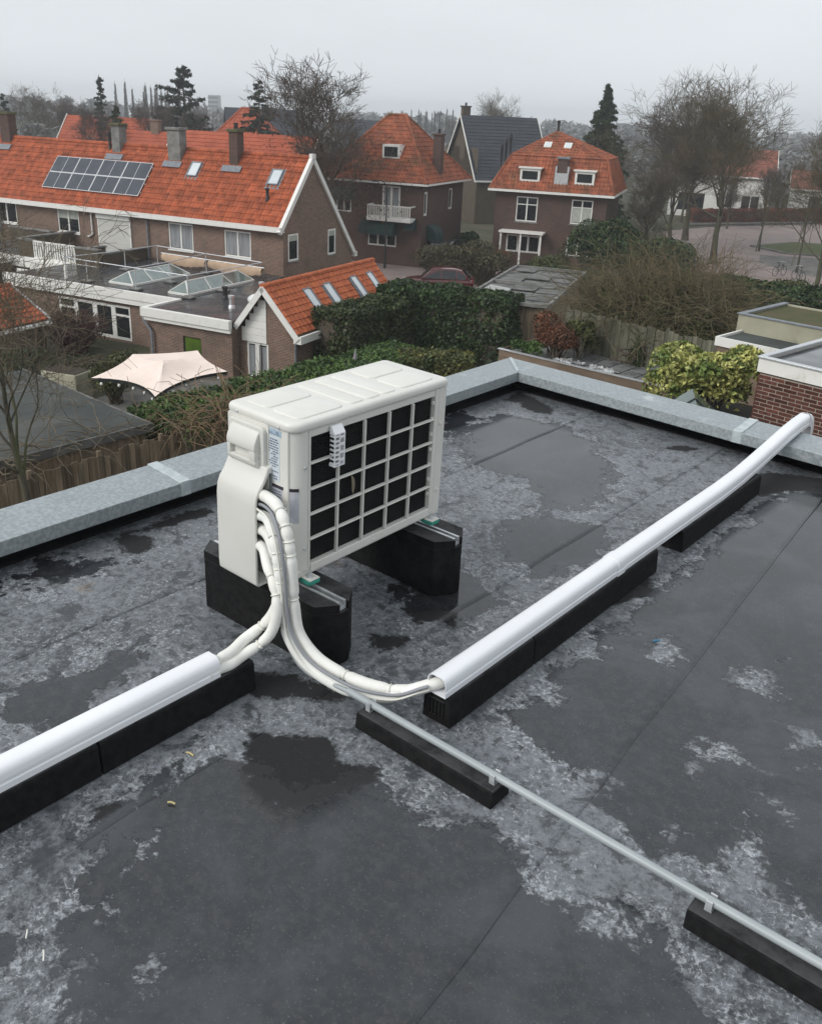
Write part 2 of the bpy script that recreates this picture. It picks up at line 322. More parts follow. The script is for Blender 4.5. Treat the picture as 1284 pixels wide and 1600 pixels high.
WET = [[(-1.932, 0.987), (-1.981, 1.216), (-1.954, 1.341), (-1.957, 1.445), (-1.84, 1.469), (-1.663, 1.435), (-1.554, 1.576), (-1.476, 1.728), (-1.324, 1.676), (-1.169, 1.668), (-1.056, 1.705), (-0.965, 1.702), (-0.856, 1.666), (-0.781, 1.644), (-0.689, 1.72), (-0.639, 1.786), (-0.583, 1.776), (-0.497, 1.7), (-0.404, 1.644), (-0.331, 1.623), (-0.262, 1.563), (-1.016, 0.641), (-1.484, 0.222), (-1.545, 0.426), (-1.46, 0.602), (-1.521, 0.653), (-1.527, 0.81), (-1.64, 0.809), (-1.677, 0.674), (-1.679, 0.577), (-1.779, 0.532), (-1.744, 0.676), (-1.735, 0.722), (-1.794, 0.922), (-1.898, 0.936)], [(-1.338, 2.248), (-1.153, 2.154), (-1.051, 2.152), (-0.937, 2.188), (-0.854, 2.085), (-0.755, 2.014), (-0.673, 2.014), (-0.668, 2.126), (-0.6, 2.088), (-0.524, 2.228), (-0.398, 2.176), (-0.306, 2.119), (-0.23, 2.107), (0.027, 2.448), (-0.605, 5.976), (-1.195, 5.255), (-1.321, 5.032), (-1.384, 4.652), (-1.352, 4.011), (-1.326, 3.518), (-1.398, 3.407), (-1.346, 3.012), (-1.344, 2.723), (-1.298, 2.482)], [(-3.336, 4.675), (-3.307, 5.054), (-2.946, 5.157), (-2.495, 4.934), (-2.197, 4.611), (-2.043, 4.161), (-2.069, 3.929), (-2.213, 3.901), (-2.421, 4.096), (-2.664, 4.124), (-2.915, 4.131)], [(-2.224, 3.46), (-2.21, 3.832), (-1.898, 3.832), (-1.734, 3.747), (-1.71, 3.349), (-1.879, 3.2), (-2.038, 3.231)], [(-2.601, 1.344), (-2.7, 1.538), (-2.64, 1.626), (-2.538, 1.516), (-2.501, 1.36), (-2.419, 1.212), (-2.48, 1.107), (-2.509, 0.99), (-2.705, 1.087), (-2.664, 1.23)], [(-3.187, 4.371), (-3.388, 4.819), (-3.66, 4.84), (-3.35, 4.376)], [(-3.507, 1.486), (-3.5, 1.658), (-3.363, 1.926), (-3.268, 1.932), (-3.308, 1.642), (-3.377, 1.421)], [(-2.335, 2.861), (-2.003, 3.016), (-1.785, 2.76), (-1.844, 2.528), (-2.077, 2.475)]]
DRY = [[(-0.772, 2.517), (-0.719, 2.589), (-0.64, 2.554), (-0.667, 2.487), (-0.742, 2.458)], [(-0.583, 2.445), (-0.588, 2.531), (-0.533, 2.511), (-0.529, 2.455), (-0.565, 2.415)], [(-0.564, 2.827), (-0.505, 2.979), (-0.44, 2.764), (-0.532, 2.765)], [(-0.863, 3.096), (-0.749, 3.266), (-0.697, 3.083), (-0.796, 2.988)], [(-1.151, 2.91), (-1.19, 3.164), (-1.128, 3.123), (-1.084, 2.913)], [(-0.489, 2.455), (-0.469, 2.5), (-0.456, 2.429)], [(-1.597, 0.822), (-1.623, 0.872), (-1.566, 0.877), (-1.568, 0.836)], [(-1.453, 0.794), (-1.453, 0.834), (-1.425, 0.808)], [(-1.542, 0.749), (-1.525, 0.788), (-1.502, 0.75)], [(-1.803, 1.04), (-1.804, 1.072), (-1.766, 1.042)], [(-1.439, 1.977), (-1.402, 2.035), (-1.36, 1.963)]]
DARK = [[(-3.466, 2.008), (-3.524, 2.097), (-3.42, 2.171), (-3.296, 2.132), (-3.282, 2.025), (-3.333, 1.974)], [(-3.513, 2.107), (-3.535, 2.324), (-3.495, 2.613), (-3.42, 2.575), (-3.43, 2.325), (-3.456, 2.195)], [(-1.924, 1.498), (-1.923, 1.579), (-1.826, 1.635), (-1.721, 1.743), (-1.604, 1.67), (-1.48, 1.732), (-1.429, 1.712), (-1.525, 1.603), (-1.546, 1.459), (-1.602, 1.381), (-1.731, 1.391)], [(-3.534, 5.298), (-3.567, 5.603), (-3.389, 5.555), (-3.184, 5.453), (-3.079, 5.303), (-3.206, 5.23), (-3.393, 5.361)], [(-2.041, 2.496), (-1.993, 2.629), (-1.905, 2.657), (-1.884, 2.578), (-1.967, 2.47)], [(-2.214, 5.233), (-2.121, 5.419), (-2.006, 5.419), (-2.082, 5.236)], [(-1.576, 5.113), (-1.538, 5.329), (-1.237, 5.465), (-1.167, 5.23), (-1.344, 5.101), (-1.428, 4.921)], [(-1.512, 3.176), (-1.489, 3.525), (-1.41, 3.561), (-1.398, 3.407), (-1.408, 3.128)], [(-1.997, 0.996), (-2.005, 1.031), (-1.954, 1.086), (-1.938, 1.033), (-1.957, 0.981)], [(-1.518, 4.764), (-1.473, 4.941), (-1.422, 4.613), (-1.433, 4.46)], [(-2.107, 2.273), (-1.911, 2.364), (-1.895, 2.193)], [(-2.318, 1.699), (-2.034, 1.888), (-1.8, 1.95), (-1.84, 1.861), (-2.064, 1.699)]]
WET += [[(.7, -3.5), (3.2, -3.2), (3.3, 1.2), (2.2, 4.6), (1.0, 4.9), (.6, 2.4), (1.2, .6)], [(-2.0, -3.2), (-.6, -3.0), (-.2, -.9), (-1.2, -.4), (-2.0, -1.2)]]
def roof_material():
    m, nt, b = nodes('roof_bitumen'); v = objvec(nt, True)
    A = lambda n: N(nt, 'ShaderNodeAttribute', attribute_name=n).outputs['Fac']
    n1 = noise(nt, v, 5.5, 10, .68, .3); n2 = noise(nt, v, 24, 9, .7); n3 = noise(nt, v, 1.3, 7, .6); n4 = noise(nt, v, 70, 8, .75)
    edge = mth(nt, 'ADD', mth(nt, 'MULTIPLY', mth(nt, 'SUBTRACT', n1, .5), .62), mth(nt, 'MULTIPLY', mth(nt, 'SUBTRACT', n2, .5), .22))
    wetness = mrange(nt, mth(nt, 'ADD', A('wet'), edge), -.040, .014)
    edge2 = mth(nt, 'ADD', mth(nt, 'MULTIPLY', mth(nt, 'SUBTRACT', n1, .5), .2), mth(nt, 'MULTIPLY', mth(nt, 'SUBTRACT', n2, .5), .12))
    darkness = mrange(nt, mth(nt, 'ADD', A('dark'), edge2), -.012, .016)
    # dry deposit: crusty pale film, broken up, with bare spots
    vor = N(nt, 'ShaderNodeTexVoronoi', feature='DISTANCE_TO_EDGE'); vor.inputs['Scale'].default_value = 16
    vv = N(nt, 'ShaderNodeVectorMath', operation='ADD'); nt.links.new(v, vv.inputs[0])
    nz = N(nt, 'ShaderNodeTexNoise'); nz.inputs['Scale'].default_value = 9; nz.inputs['Detail'].default_value = 6; nt.links.new(v, nz.inputs['Vector'])
    sc_ = N(nt, 'ShaderNodeVectorMath', operation='SCALE'); sc_.inputs['Scale'].default_value = .22; nt.links.new(nz.outputs['Color'], sc_.inputs[0])
    nt.links.new(sc_.outputs[0], vv.inputs[1]); nt.links.new(vv.outputs[0], vor.inputs['Vector'])
    vein = mrange(nt, vor.outputs['Distance'], .0, .10, 1, 0)
    # film: sum of octaves, then crisp pale crust and bare specks
    film = mth(nt, 'ADD', mth(nt, 'MULTIPLY', n2, .5), mth(nt, 'ADD', mth(nt, 'MULTIPLY', n4, .34), mth(nt, 'MULTIPLY', n3, .3)))
    film = mth(nt, 'ADD', film, mth(nt, 'MULTIPLY', vein, .04))
    pale = mrange(nt, film, .46, .66)
    dryc = mixcol(nt, pale, (.042,.046,.052), (.175,.190,.207))
    rim = mth(nt, 'MULTIPLY', mrange(nt, mth(nt, 'ADD', A('wet'), edge), -.11, -.01), .07)
    nf = mth(nt, 'ADD', noise(nt, v, 60, 9, .74, .8), rim)
    crust = mth(nt, 'MULTIPLY', mrange(nt, nf, .535, .62), mrange(nt, noise(nt, v, 5, 6, .6), .36, .56))
    dryc = mixcol(nt, mth(nt, 'MULTIPLY', crust, .78), dryc, (.43,.455,.48))
    bare = mrange(nt, noise(nt, v, 9, 9, .72, .4), .545, .60)
    dryc = mixcol(nt, mth(nt, 'MULTIPLY', bare, .8), dryc, (.034,.037,.041))
    fleck = mrange(nt, noise(nt, v, 85, 6, .7), .58, .65)
    dryc = mixcol(nt, mth(nt, 'MULTIPLY', fleck, .65), dryc, (.030,.032,.035))
    rust = mth(nt, 'MULTIPLY', mrange(nt, noise(nt, v, 2.6, 5, .6), .66, .76), .4)
    dryc = mixcol(nt, rust, dryc, (.24,.165,.10))
    wetc = mixcol(nt, mrange(nt, noise(nt, v, 24, 7, .7), .42, .68, 0, .9), (.019,.021,.025), (.040,.041,.042))
    wetc = mixcol(nt, mrange(nt, noise(nt, v, 2.1, 7, .62, .5), .44, .66, 0, .75), wetc, (.052,.057,.066))
    wetc = mixcol(nt, mrange(nt, noise(nt, v, 150, 3, .6), .62, .70, 0, .55), wetc, (.13,.135,.14))
    wetc = mixcol(nt, mrange(nt, noise(nt, v, 60, 5, .7), .56, .66, 0, .5), wetc, (.055,.052,.046))
    c = mixcol(nt, wetness, dryc, wetc)
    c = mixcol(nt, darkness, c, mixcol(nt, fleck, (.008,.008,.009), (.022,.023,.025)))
    nt.links.new(c, b.inputs['Base Color'])
    rg = mth(nt, 'ADD', mrange(nt, wetness, 0, 1, .50, .06, False), mth(nt, 'MULTIPLY', n2, .10))
    rg = mth(nt, 'ADD', rg, mth(nt, 'MULTIPLY', darkness, .45), clamp=True)
    nt.links.new(rg, b.inputs['Roughness']); b.inputs['IOR'].default_value = 1.6
    b.inputs['Specular IOR Level'].default_value = .5
    h = mth(nt, 'ADD', mth(nt, 'MULTIPLY', film, mth(nt, 'SUBTRACT', 1.0, wetness)), mth(nt, 'MULTIPLY', n2, mrange(nt, wetness, 0, 1, .25, .05, False)))
    bump(nt, b, h, .55, .006); return m

# ------------------------------------------------------------------ the building under us: flat bitumen roof with zinc coping
def poly_sd(P, poly):
    """signed distance (inside positive) from points P (n,2) to a polygon"""
    Q = np.array(poly, float); n = len(Q); d = np.full(len(P), 1e9); ins = np.zeros(len(P), bool)
    for i in range(n):
        a, b_ = Q[i], Q[(i+1) % n]; e = b_ - a; w_ = P - a
        t = np.clip((w_ @ e) / max(e @ e, 1e-12), 0, 1); d = np.minimum(d, np.hypot(*(w_ - t[:, None] * e).T))
        c1 = (a[1] > P[:, 1]) != (b_[1] > P[:, 1])
        with np.errstate(divide='ignore', invalid='ignore'):
            xi = (b_[0]-a[0]) * (P[:, 1]-a[1]) / (b_[1]-a[1]) + a[0]
        ins ^= c1 & (P[:, 0] < xi)
    return np.where(ins, d, -d)
def field(P, polys):
    f = np.full(len(P), -1.0)
    for p in polys: f = np.maximum(f, poly_sd(P, p))
    return f
roof_mat = roof_material()
home = thing('flat_roof_building', 'flat roof we look across, black bitumen sheets with pale deposits inside a zinc coping', 'building')
mb = MB(); mb.box(-3.72, 4, -4, 5.58, G, -.02)
part('wall', mb, brick_brown, home)
def ry(x, base): return base - .045 * (x + 3.65)           # the far edge runs a little askew
seams = [-4.0, -2.95, -1.97, -.975, .03, 1.03, 2.1, 4.0]
zz = [0, .003, .0, .0035, 0, .003, 0]
for i in range(len(seams) - 1):
    x0, x1 = seams[i], seams[i+1] + (.07 if i < len(seams) - 2 else 0)
    if i == 0: x0 = -3.66
    step = .028 if x0 < .3 else .3
    nx = max(2, int((x1 - x0) / step) + 1); ys = np.concatenate([np.arange(-4, .3, .3), np.arange(.3, 5.74, step)]); ny = len(ys)
    xs = np.linspace(x0, x1, nx); X, Y = np.meshgrid(xs, ys, indexing='ij')
    rs = np.random.RandomState(5 + i)
    wob = np.interp(ys, np.linspace(-4, 6, 40), rs.uniform(-.006, .006, 40))
    k = np.linspace(0, 1, nx)[:, None]
    X = X + k * wob[None] - .075 * np.clip(ys - 1.8, -1.5, 4)[None] * (1 if x0 > -1.2 else (k if x1 > -1 else 0))
    lim = ry(X, 5.70); Y = np.minimum(Y, lim)
    Z = np.full_like(X, 0.0) + (.005 if i == 2 else .0032) * k - .0002
    Z = Z + .0012 * np.sin(X * 5.1 + 2 * np.sin(Y * 1.7)) * np.sin(Y * 3.3)
    V = np.stack([X.ravel(), Y.ravel(), Z.ravel()], 1)
    I = np.arange(nx * ny).reshape(nx, ny)
    F = np.stack([I[:-1, :-1].ravel(), I[1:, :-1].ravel(), I[1:, 1:].ravel(), I[:-1, 1:].ravel()], 1)
    # thin welded edge at the overlap
    n0 = len(V); e = V[I[-1]].copy(); e[:, 2] = -.004; e[:, 0] += .002; V = np.vstack([V, e])
    J = n0 + np.arange(ny); F = np.vstack([F, np.stack([I[-1, :-1], J[:-1], J[1:], I[-1, 1:]], 1)])
    me = npmesh('roofing_sheet', V, F, roof_mat, True)
    P = V[:, :2]
    wet = field(P, WET); dry = field(P, DRY); wet = np.minimum(wet, -dry); wet = np.clip(wet, -.22, .22)
    # far from the traced part the roof goes on half wet
    dk = np.clip(field(P, DARK), -.2, .2)
    for nm, arr in (('wet', wet), ('dark', dk)):
        at = me.attributes.new(nm, 'FLOAT', 'POINT'); at.data.foreach_set('value', arr.astype(np.float32))
    link('roofing_sheet', me, home)
# upstands with a fillet at the foot
mb = MB(); mb.prism([(-3.72,-.01),(-3.60,-.01),(-3.60,.012),(-3.625,.03),(-3.63,.155),(-3.72,.155)], 'y', -4, 5.63)
part('upstand', mb, bitumen_black, home)
mb = MB(); ang = math.atan(-.045)
mb.m = T(-3.65, 5.70, 0) @ Matrix.Rotation(ang, 4, 'Z')
mb.prism([(-.06,-.01),(.08,-.01),(.08,.155),(0,.155),(-.005,.03),(-.03,.012),(-.06,.012)], 'x', -.07, 7.6)
part('upstand', mb, bitumen_black, home)
# coping: folded zinc caps, butt joints with raised cover strips
def coping(p_in0, p_in1, p_out0, p_out1):
    mb = MB(); t = .003
    def ring(pi, po):
        pi, po = Vector((*pi, 0)), Vector((*po, 0)); d = (po - pi).normalized()
        prof = [(pi, .10), (pi - d * .006, .10), (pi - d * .006, .172), (po + d * .004, .192), (po + d * .004, .11), (po, .11), (po, .186), (pi, .166)]
        return [tuple(q + Vector((0, 0, z))) for q, z in prof]
    a, b_ = ring(p_in0, p_out0), ring(p_in1, p_out1); n = 8
    mb.add(a + b_, [tuple(range(n-1, -1, -1)), tuple(range(n, 2*n))] + [(i, (i+1) % n, (i+1) % n + n, i+n) for i in range(n)])
    return part('coping', mb, zinc, home, bevel=.002, seg=1)
def cjoint(p_in, p_out, half):
    d = Vector((p_out[0]-p_in[0], p_out[1]-p_in[1], 0)).normalized(); s = Vector((-d.y, d.x, 0)) * half
    mb = MB(); pi, po = Vector((*p_in, 0)), Vector((*p_out, 0))
    vs = []
    for sg in (-1, 1):
        for q, z in ((pi - d*.009, .10), (pi - d*.009, .1785), (po + d*.007, .1985), (po + d*.007, .11), (po, .11), (po, .187), (pi, .167), (pi, .10)):
            vs.append(tuple(q + s * sg + Vector((0, 0, z))))
    n = 8; mb.add(vs, [tuple(range(n-1, -1, -1)), tuple(range(n, 2*n))] + [(i, (i+1) % n, (i+1) % n + n, i+n) for i in range(n)])
    return part('coping_joint', mb, zinc_joint, home, bevel=.001, seg=1)
xi, xo = -3.515, -3.785
cin, cout = (-3.55, 5.545), (-3.80, 5.80)
def yin(x): return 5.545 - .065 * (x + 3.55)
def yout(x): return 5.80 - .055 * (x + 3.80)
ysj = [-4, -.1, 2.47, 5.545]
for i in range(3):
    a, b_ = ysj[i], ysj[i+1]; g = .002
    if i == 2: coping((xi, a+g), (cin[0], cin[1]), (xo, a+g), cout)
    else: coping((xi, a+g), (xi, b_-g), (xo, a+g), (xo, b_-g))
for y in (-.1, 2.47): cjoint((xi, y), (xo, y), .03)
xsj = [-3.55, -1.80, .6, 4]
for i in range(3):
    a, b_ = xsj[i], xsj[i+1]; g = .002
    if i == 0: coping((cin[0]+.001, cin[1]), (b_-g, yin(b_)), (cout[0]+.001, cout[1]), (b_-g, yout(b_)))
    else: coping((a+g, yin(a)), (b_-g, yin(b_)), (a+g, yout(a)), (b_-g, yout(b_)))
for x in (-1.80, .6): cjoint((x, yin(x)), (x, yout(x)), .03)
mb = MB(); mb.bar((cin[0]-.01, cin[1]+.01, .1765), (cout[0]+.01, cout[1]-.01, .194), .022, .008)
part('coping_joint', mb, zinc_joint, home)
# ------------------------------------------------------------------ rubber supports
def chamfered(L, Wd, H, ch):
    """foot block along x: chamfered upright corners and a slot for the rail on top"""
    mb = MB()
    out = [(ch*.75, 0), (L-ch*.75, 0), (L, ch), (L, Wd-ch), (L-ch*.75, Wd), (ch*.75, Wd), (0, Wd-ch), (0, ch)]
    mb.prism(out, 'z', 0, H - .035)
    return mb
def big_foot(y, x0, x1, label):
    L = x1 - x0; Wd = .20; H = .262
    t = thing('rubber_support_block', label, 'support block', (x0, y, .004), 0, 'black rubber feet under the outdoor unit')
    mb = chamfered(L, Wd, H, .075)
    part('block', mb, rubber, t, bevel=.006)
    for s, (a, b_) in ((0, (.0, .078)), (1, (.122, .2))):
        mb = MB(); c = .075 if s == 0 else 0
        poly = [(c*.75, a), (L-c*.75, a), (L, a+.075), (L, b_), (0, b_), (0, a+.075)] if s == 0 else [(0, a), (L, a), (L, b_-.075), (L-.055, b_), (.055, b_), (0, b_-.075)]
        mb.prism(poly, 'z', H - .0355, H); part('shoulder', mb, rubber, t, bevel=.005)
    mb = MB(); w_ = .041; h = .036; zz_ = H - .034
    mb.box(.02, L-.012, .10-w_/2, .10+w_/2, zz_, zz_+.014)
    for s in (-1, 1):
        ya = .10 + s*w_/2; mb.box(.02, L-.012, min(ya, ya-s*.003), max(ya, ya-s*.003), zz_+.0141, zz_+h)
        mb.box(.02, L-.012, min(ya-s*.0031, ya-s*.011), max(ya-s*.0031, ya-s*.011), zz_+h-.003, zz_+h)
    part('rail', mb, galv, t)
    return t
near_foot = big_foot(1.962, -2.745, -1.985, 'black rubber foot under the pipe end of the outdoor unit, nearer the left trunking')
far_foot = big_foot(2.69, -2.72, -2.01, 'black rubber foot under the end of the outdoor unit away from its pipes')
def beam(x0, x1, y0, y1, h, label, group, notch=False):
    t = thing('rubber_beam', label, 'rubber beam', ((x0+x1)/2, (y0+y1)/2, .004), 0, group)
    a, b_ = (x1-x0)/2, (y1-y0)/2; mb = MB()
    if b_ > a:
        mb.prism([(-a-.004, 0), (a+.004, 0), (a-.002, h-.012), (a-.010, h), (-a+.010, h), (-a+.002, h-.012)], 'y', -b_, b_)
    else:
        mb.prism([(-b_-.003, 0), (b_+.003, 0), (b_-.002, h-.010), (b_-.008, h), (-b_+.008, h), (-b_+.002, h-.010)], 'x', -a, a)
    part('body', mb, rubber, t, bevel=.003, seg=1)
    if notch:                                               # hollow cast recess at the visible end
        mb = MB(); e = -b_ - .001
        for k in range(5): mb.cbox((-.03 + .015*k, e-.001, h*.5), (.006, .004, h*.55))
        mb.cbox((0, e-.001, h*.22), (.07, .004, .006)); mb.cbox((0, e-.001, h*.79), (.07, .004, .006))
        part('end_rib', mb, rubber, t)
    return t
gb = 'rubber beams carrying the pipe trunking'
for y_ in (-.6, -1.75, -2.9): beam(-2.212, -2.100, y_, y_+1.1, .118, 'rubber beam under the left trunking, %s outside the picture' % {-.6: 'just', -1.75: 'farther', -2.9: 'farthest'}[y_], gb)
beam(-2.212, -2.100, .535, 1.110, .118, 'rubber beam under the left trunking, cut by the edge of the picture', gb)
beam(-2.212, -2.100, 1.116, 1.728, .118, 'rubber beam under the open end of the left trunking, where the short pipes go in', gb)
beam(-1.567, -1.452, 2.030, 2.556, .118, 'rubber beam under the open end of the trunking that crosses to the far parapet', gb, True)
beam(-1.567, -1.452, 2.560, 3.610, .118, 'long rubber beam under the middle joint of the trunking to the far parapet', gb)
beam(-1.567, -1.452, 3.885, 4.930, .118, 'rubber beam standing alone nearest the far parapet, below the trunking', gb)
gd = 'low rubber beams under the grey drain pipe'
beam(-1.690, -1.122, 1.818, 1.912, .062, 'low rubber beam under the grey drain pipe beside the open trunking end', gd)
beam(-.506, .12, 1.818, 1.912, .062, 'low rubber beam under the grey drain pipe at the right edge of the picture', gd)

# ------------------------------------------------------------------ trunking
TR = [(-.040, 0), (.040, 0), (.040, .020), (.036, .023), (.036, .030), (.040, .034), (.039, .054), (.033, .067), (.022, .074), (-.022, .074), (-.033, .067), (-.039, .054), (-.040, .034), (-.036, .030), (-.036, .023), (-.040, .020)]
def shell_path(mb, prof, inner, stations):
    """open-ended shell: stations = list of (matrix)"""
    n = len(prof); vs = []
    for m_ in stations:
        for q in prof: vs.append(tuple(m_ @ Vector((q[0], 0, q[1]))))
    for m_ in stations:
        for q in inner: vs.append(tuple(m_ @ Vector((q[0], 0, q[1]))))
    k = len(stations); o = k * n; fs = []
    for i in range(k-1):
        for j in range(n):
            a, b_ = i*n+j, i*n+(j+1) % n
            fs.append((a, b_, b_+n, a+n)); fs.append((o+b_, o+a, o+a+n, o+b_+n))
    for i in (0, (k-1)*n):
        for j in range(n):
            a, b_ = i+j, i+(j+1) % n; fs.append((a, b_, o+b_, o+a))
    return mb.add(vs, fs)
def scaled(p, s, t): return [(x*s, (z-.037)*t+.037) for x, z in p]
INN = [(x*.93, .037+(z-.037)*.93) for x, z in TR]
def duct(label, pieces):
    t = thing('pipe_trunking', label, 'trunking', pieces[0][0]); o0 = Vector(pieces[0][0])
    for kind, pts in [(p[1], p[2]) for p in pieces]:
        mb = MB(); st = []
        P = [Vector(q) - o0 for q in pts]
        for i, p in enumerate(P):
            d = (P[min(i+1, len(P)-1)] - P[max(i-1, 0)]).normalized(); xx = Vector((1, 0, 0)); xx = (xx - d * xx.dot(d)).normalized(); zz_ = xx.cross(d)
            st.append(Matrix(((xx.x, d.x, zz_.x, p.x), (xx.y, d.y, zz_.y, p.y), (xx.z, d.z, zz_.z, p.z), (0, 0, 0, 1))))
        if kind == 'cover': shell_path(mb, TR, INN, st)
        else: shell_path(mb, [(x*(1.05 if kind == 'bend' else 1.10), .037+(z-.037)*(1.05 if kind == 'bend' else 1.10)) for x, z in TR], [(x*1.005, .037+(z-.037)*1.005) for x, z in TR], st)
        part(kind, mb, white_pvc, t, smooth=40)
    return t
zt = .1235
duct('white pipe trunking entering at the left edge, its open end toward the outdoor unit',
     [((-2.152, 1.585, zt), 'cover', [(-2.152, -3.4, zt), (-2.152, -1.0, zt), (-2.152, 1.0, zt), (-2.150, 1.585, zt)])])
def zr(y): return zt + (.205 - zt) * max(0, min(1, (y - 4.55) / 1.0)) ** 1.3
ysr = [3.262, 3.6, 4.0, 4.4, 4.7, 4.95, 5.2, 5.45, 5.65, 5.80]
p2 = [(-1.507 + .0*(y-3.2) - .012*max(0, y-4.5), y, zr(y)) for y in ysr]
end = p2[-1]
elbow = [(end[0], 5.802 + .055*math.sin(a), zr(5.8) + .055*(math.cos(a)-1)) for a in [0, .4, .8, 1.2, math.pi/2]]
elbow += [(end[0], elbow[-1][1], elbow[-1][2] - .3)]
duct('long white pipe trunking running over rubber beams and down over the far coping',
     [((-1.507, 2.02, zt), 'cover', [(-1.507, 2.02, zt), (-1.507, 2.6, zt), (-1.507, 3.258, zt)]), (0, 'cover', p2), (0, 'joint_sleeve', [(-1.507, 3.228, zt), (-1.507, 3.292, zt)]),
      (0, 'bend', elbow)])

# ------------------------------------------------------------------ the outdoor unit
AW, AL, AH = .36, .875, .625
ac = thing('air_conditioner', 'cream air conditioner outdoor unit with square grille standing on two black rubber feet', 'air conditioner', (-2.181, 1.991, .3046))
ac.rotation_euler = (.0085, .0217, .0022)
def rrect(x0, x1, y0, y1, r, n=5, rs=None):
    pts = []
    for (cx, cy, a0, rr) in ((x1, y0, -90, 0), (x1, y1, 0, 1), (x0, y1, 90, 2), (x0, y0, 180, 3)):
        q = (rs[rr] if rs else r); sx = -1 if cx == x1 else 1; sy = 1 if cy == y0 else -1
        for k in range(n+1):
            a = R(a0 + 90 * k / n); pts.append((cx + sx*q + q*math.cos(a), cy + sy*q + q*math.sin(a)))
    return pts
# body: base pan, left end panel wrapping to the front corner, right post, back
oy0, oy1, oz0, oz1 = .085, .795, .045, .560
mb = MB(); mb.prism(rrect(-AW, -.032, .0, AL, .02, 5, (.006, .01, .02, .02)), 'z', .03, .59)
part('casing', mb, ac_paint, ac, smooth=40)
mb = MB()                                                   # front face left of the opening with the rounded corner
poly = [(-.1, .001), (-.062, .001)] + [(-.062 + .062*math.sin(R(a)), .063 - .062*math.cos(R(a))) for a in (15, 30, 45, 60, 75, 90)] + [(0, oy0-.016), (-.031, oy0-.016), (-.031, .06), (-.1, .06)]
mb.prism(poly, 'z', .028, .5895); part('corner_panel', mb, ac_paint, ac, smooth=35)
mb = MB(); mb.box(-.0315, -.001, oy0-.012, oy0, .03, .589); part('front_post', mb, ac_paint, ac, bevel=.003)
mb = MB(); mb.box(-.0315, .0, oy1, oy1+.022, .03, .589); part('front_post', mb, ac_paint, ac, bevel=.003)
mb = MB(); mb.box(-.0315, -.004, oy1+.026, AL-.001, .01, .589); part('front_post', mb, ac_paint, ac, bevel=.006)
mb = MB(); mb.box(-.0315, .002, oy0, oy1, .008, oz0); part('bottom_rail', mb, ac_paint, ac, bevel=.004)
mb = MB(); mb.box(-.0315, -.003, oy0+.001, oy1-.001, oz1, .588); part('top_rail', mb, ac_paint, ac, bevel=.002)
mb = MB(); mb.box(-AW+.004, -.005, .004, AL-.004, .0, .0295); part('base_pan', mb, ac_paint, ac, bevel=.004)
# coil behind the grille
mb = MB(); mb.box(-.0312, -.028, oy0, oy1, oz0, oz1); part('coil', mb, black_void, ac)
mb = MB(); nf = 64
for k in range(nf):
    z = oz0 + (k+.5)*(oz1-oz0)/nf; mb.box(-.0278, -.0205, oy0+.001, oy1-.001, z-.0016, z+.0016)
part('coil_fin', mb, coil_dark, ac, kind='stuff')
mb = MB()
for y in np.linspace(oy0+.02, oy1-.02, 36): mb.box(-.0203, -.0195, y-.0006, y+.0006, oz0, oz1)
part('coil_wire', mb, coil_dark, ac, kind='stuff')
ncol = nrow = 5; bw = .0078
ycs = np.linspace(oy0, oy1, ncol+1); zcs = np.linspace(oz0, oz1, nrow+1)
for y in ycs[1:-1]:
    mb = MB(); mb.box(-.013, .003, y-bw/2, y+bw/2, oz0+.0005, oz1-.0005); part('grille_bar', mb, grille_white, ac, bevel=.0025)
for z in zcs[1:-1]:
    mb = MB(); mb.box(-.016, .0, oy0+.0005, oy1-.0005, z-bw/2, z+bw/2); part('grille_bar', mb, grille_white, ac, bevel=.0025)
for z in np.linspace(oz0+.07, oz1-.03, 7):
    mb = MB(); mb.cbox((-.010, oy1-.006, z), (.012, .010, .016)); part('grille_clip', mb, grille_white, ac, bevel=.002)
# lid with pressed fields
mb = MB(); mb.prism(rrect(-AW-.006, .006, -.006, AL+.006, .035, 6, (.055, .03, .03, .03)), 'z', .585, AH)
part('lid', mb, ac_paint, ac, bevel=.016, seg=4, smooth=50)
def field_(x0, x1, y0, y1, r=.03):
    mb = MB(); mb.prism(rrect(x0, x1, y0, y1, r, 4), 'z', AH-.004, AH+.0045); part('pressed_field', mb, ac_paint, ac, bevel=.004, seg=3, smooth=60)
xm = -.19
field_(-.33, xm-.006, .05, .285); field_(xm+.006, -.03, .05, .285)
for k in range(3): field_(-.33, -.03, .315 + .092*k, .315 + .092*k + .078, .02)
field_(-.33, xm-.006, .61, .82); field_(xm+.006, -.03, .61, .82)
# screws
for (x, y, z) in [(-.30, -.007, .603), (-.075, -.0075, .600)]:
    mb = MB(); mb.m = T(x, y, z) @ rot('X', 90); mb.lathe([(.006, -.002), (.006, .002), (.003, .004)], 10); part('screw', mb, galv, ac, smooth=40)
for (y, z) in [(.055, .45), (.055, .12), (.84, .43), (.845, .12), (.44, .022)]:
    mb = MB(); mb.m = T(.0, y, z) @ rot('Y', 90); mb.lathe([(.007, -.004), (.007, .003), (.003, .005)], 10); part('screw', mb, ac_paint if y > .1 else galv, ac, smooth=40)
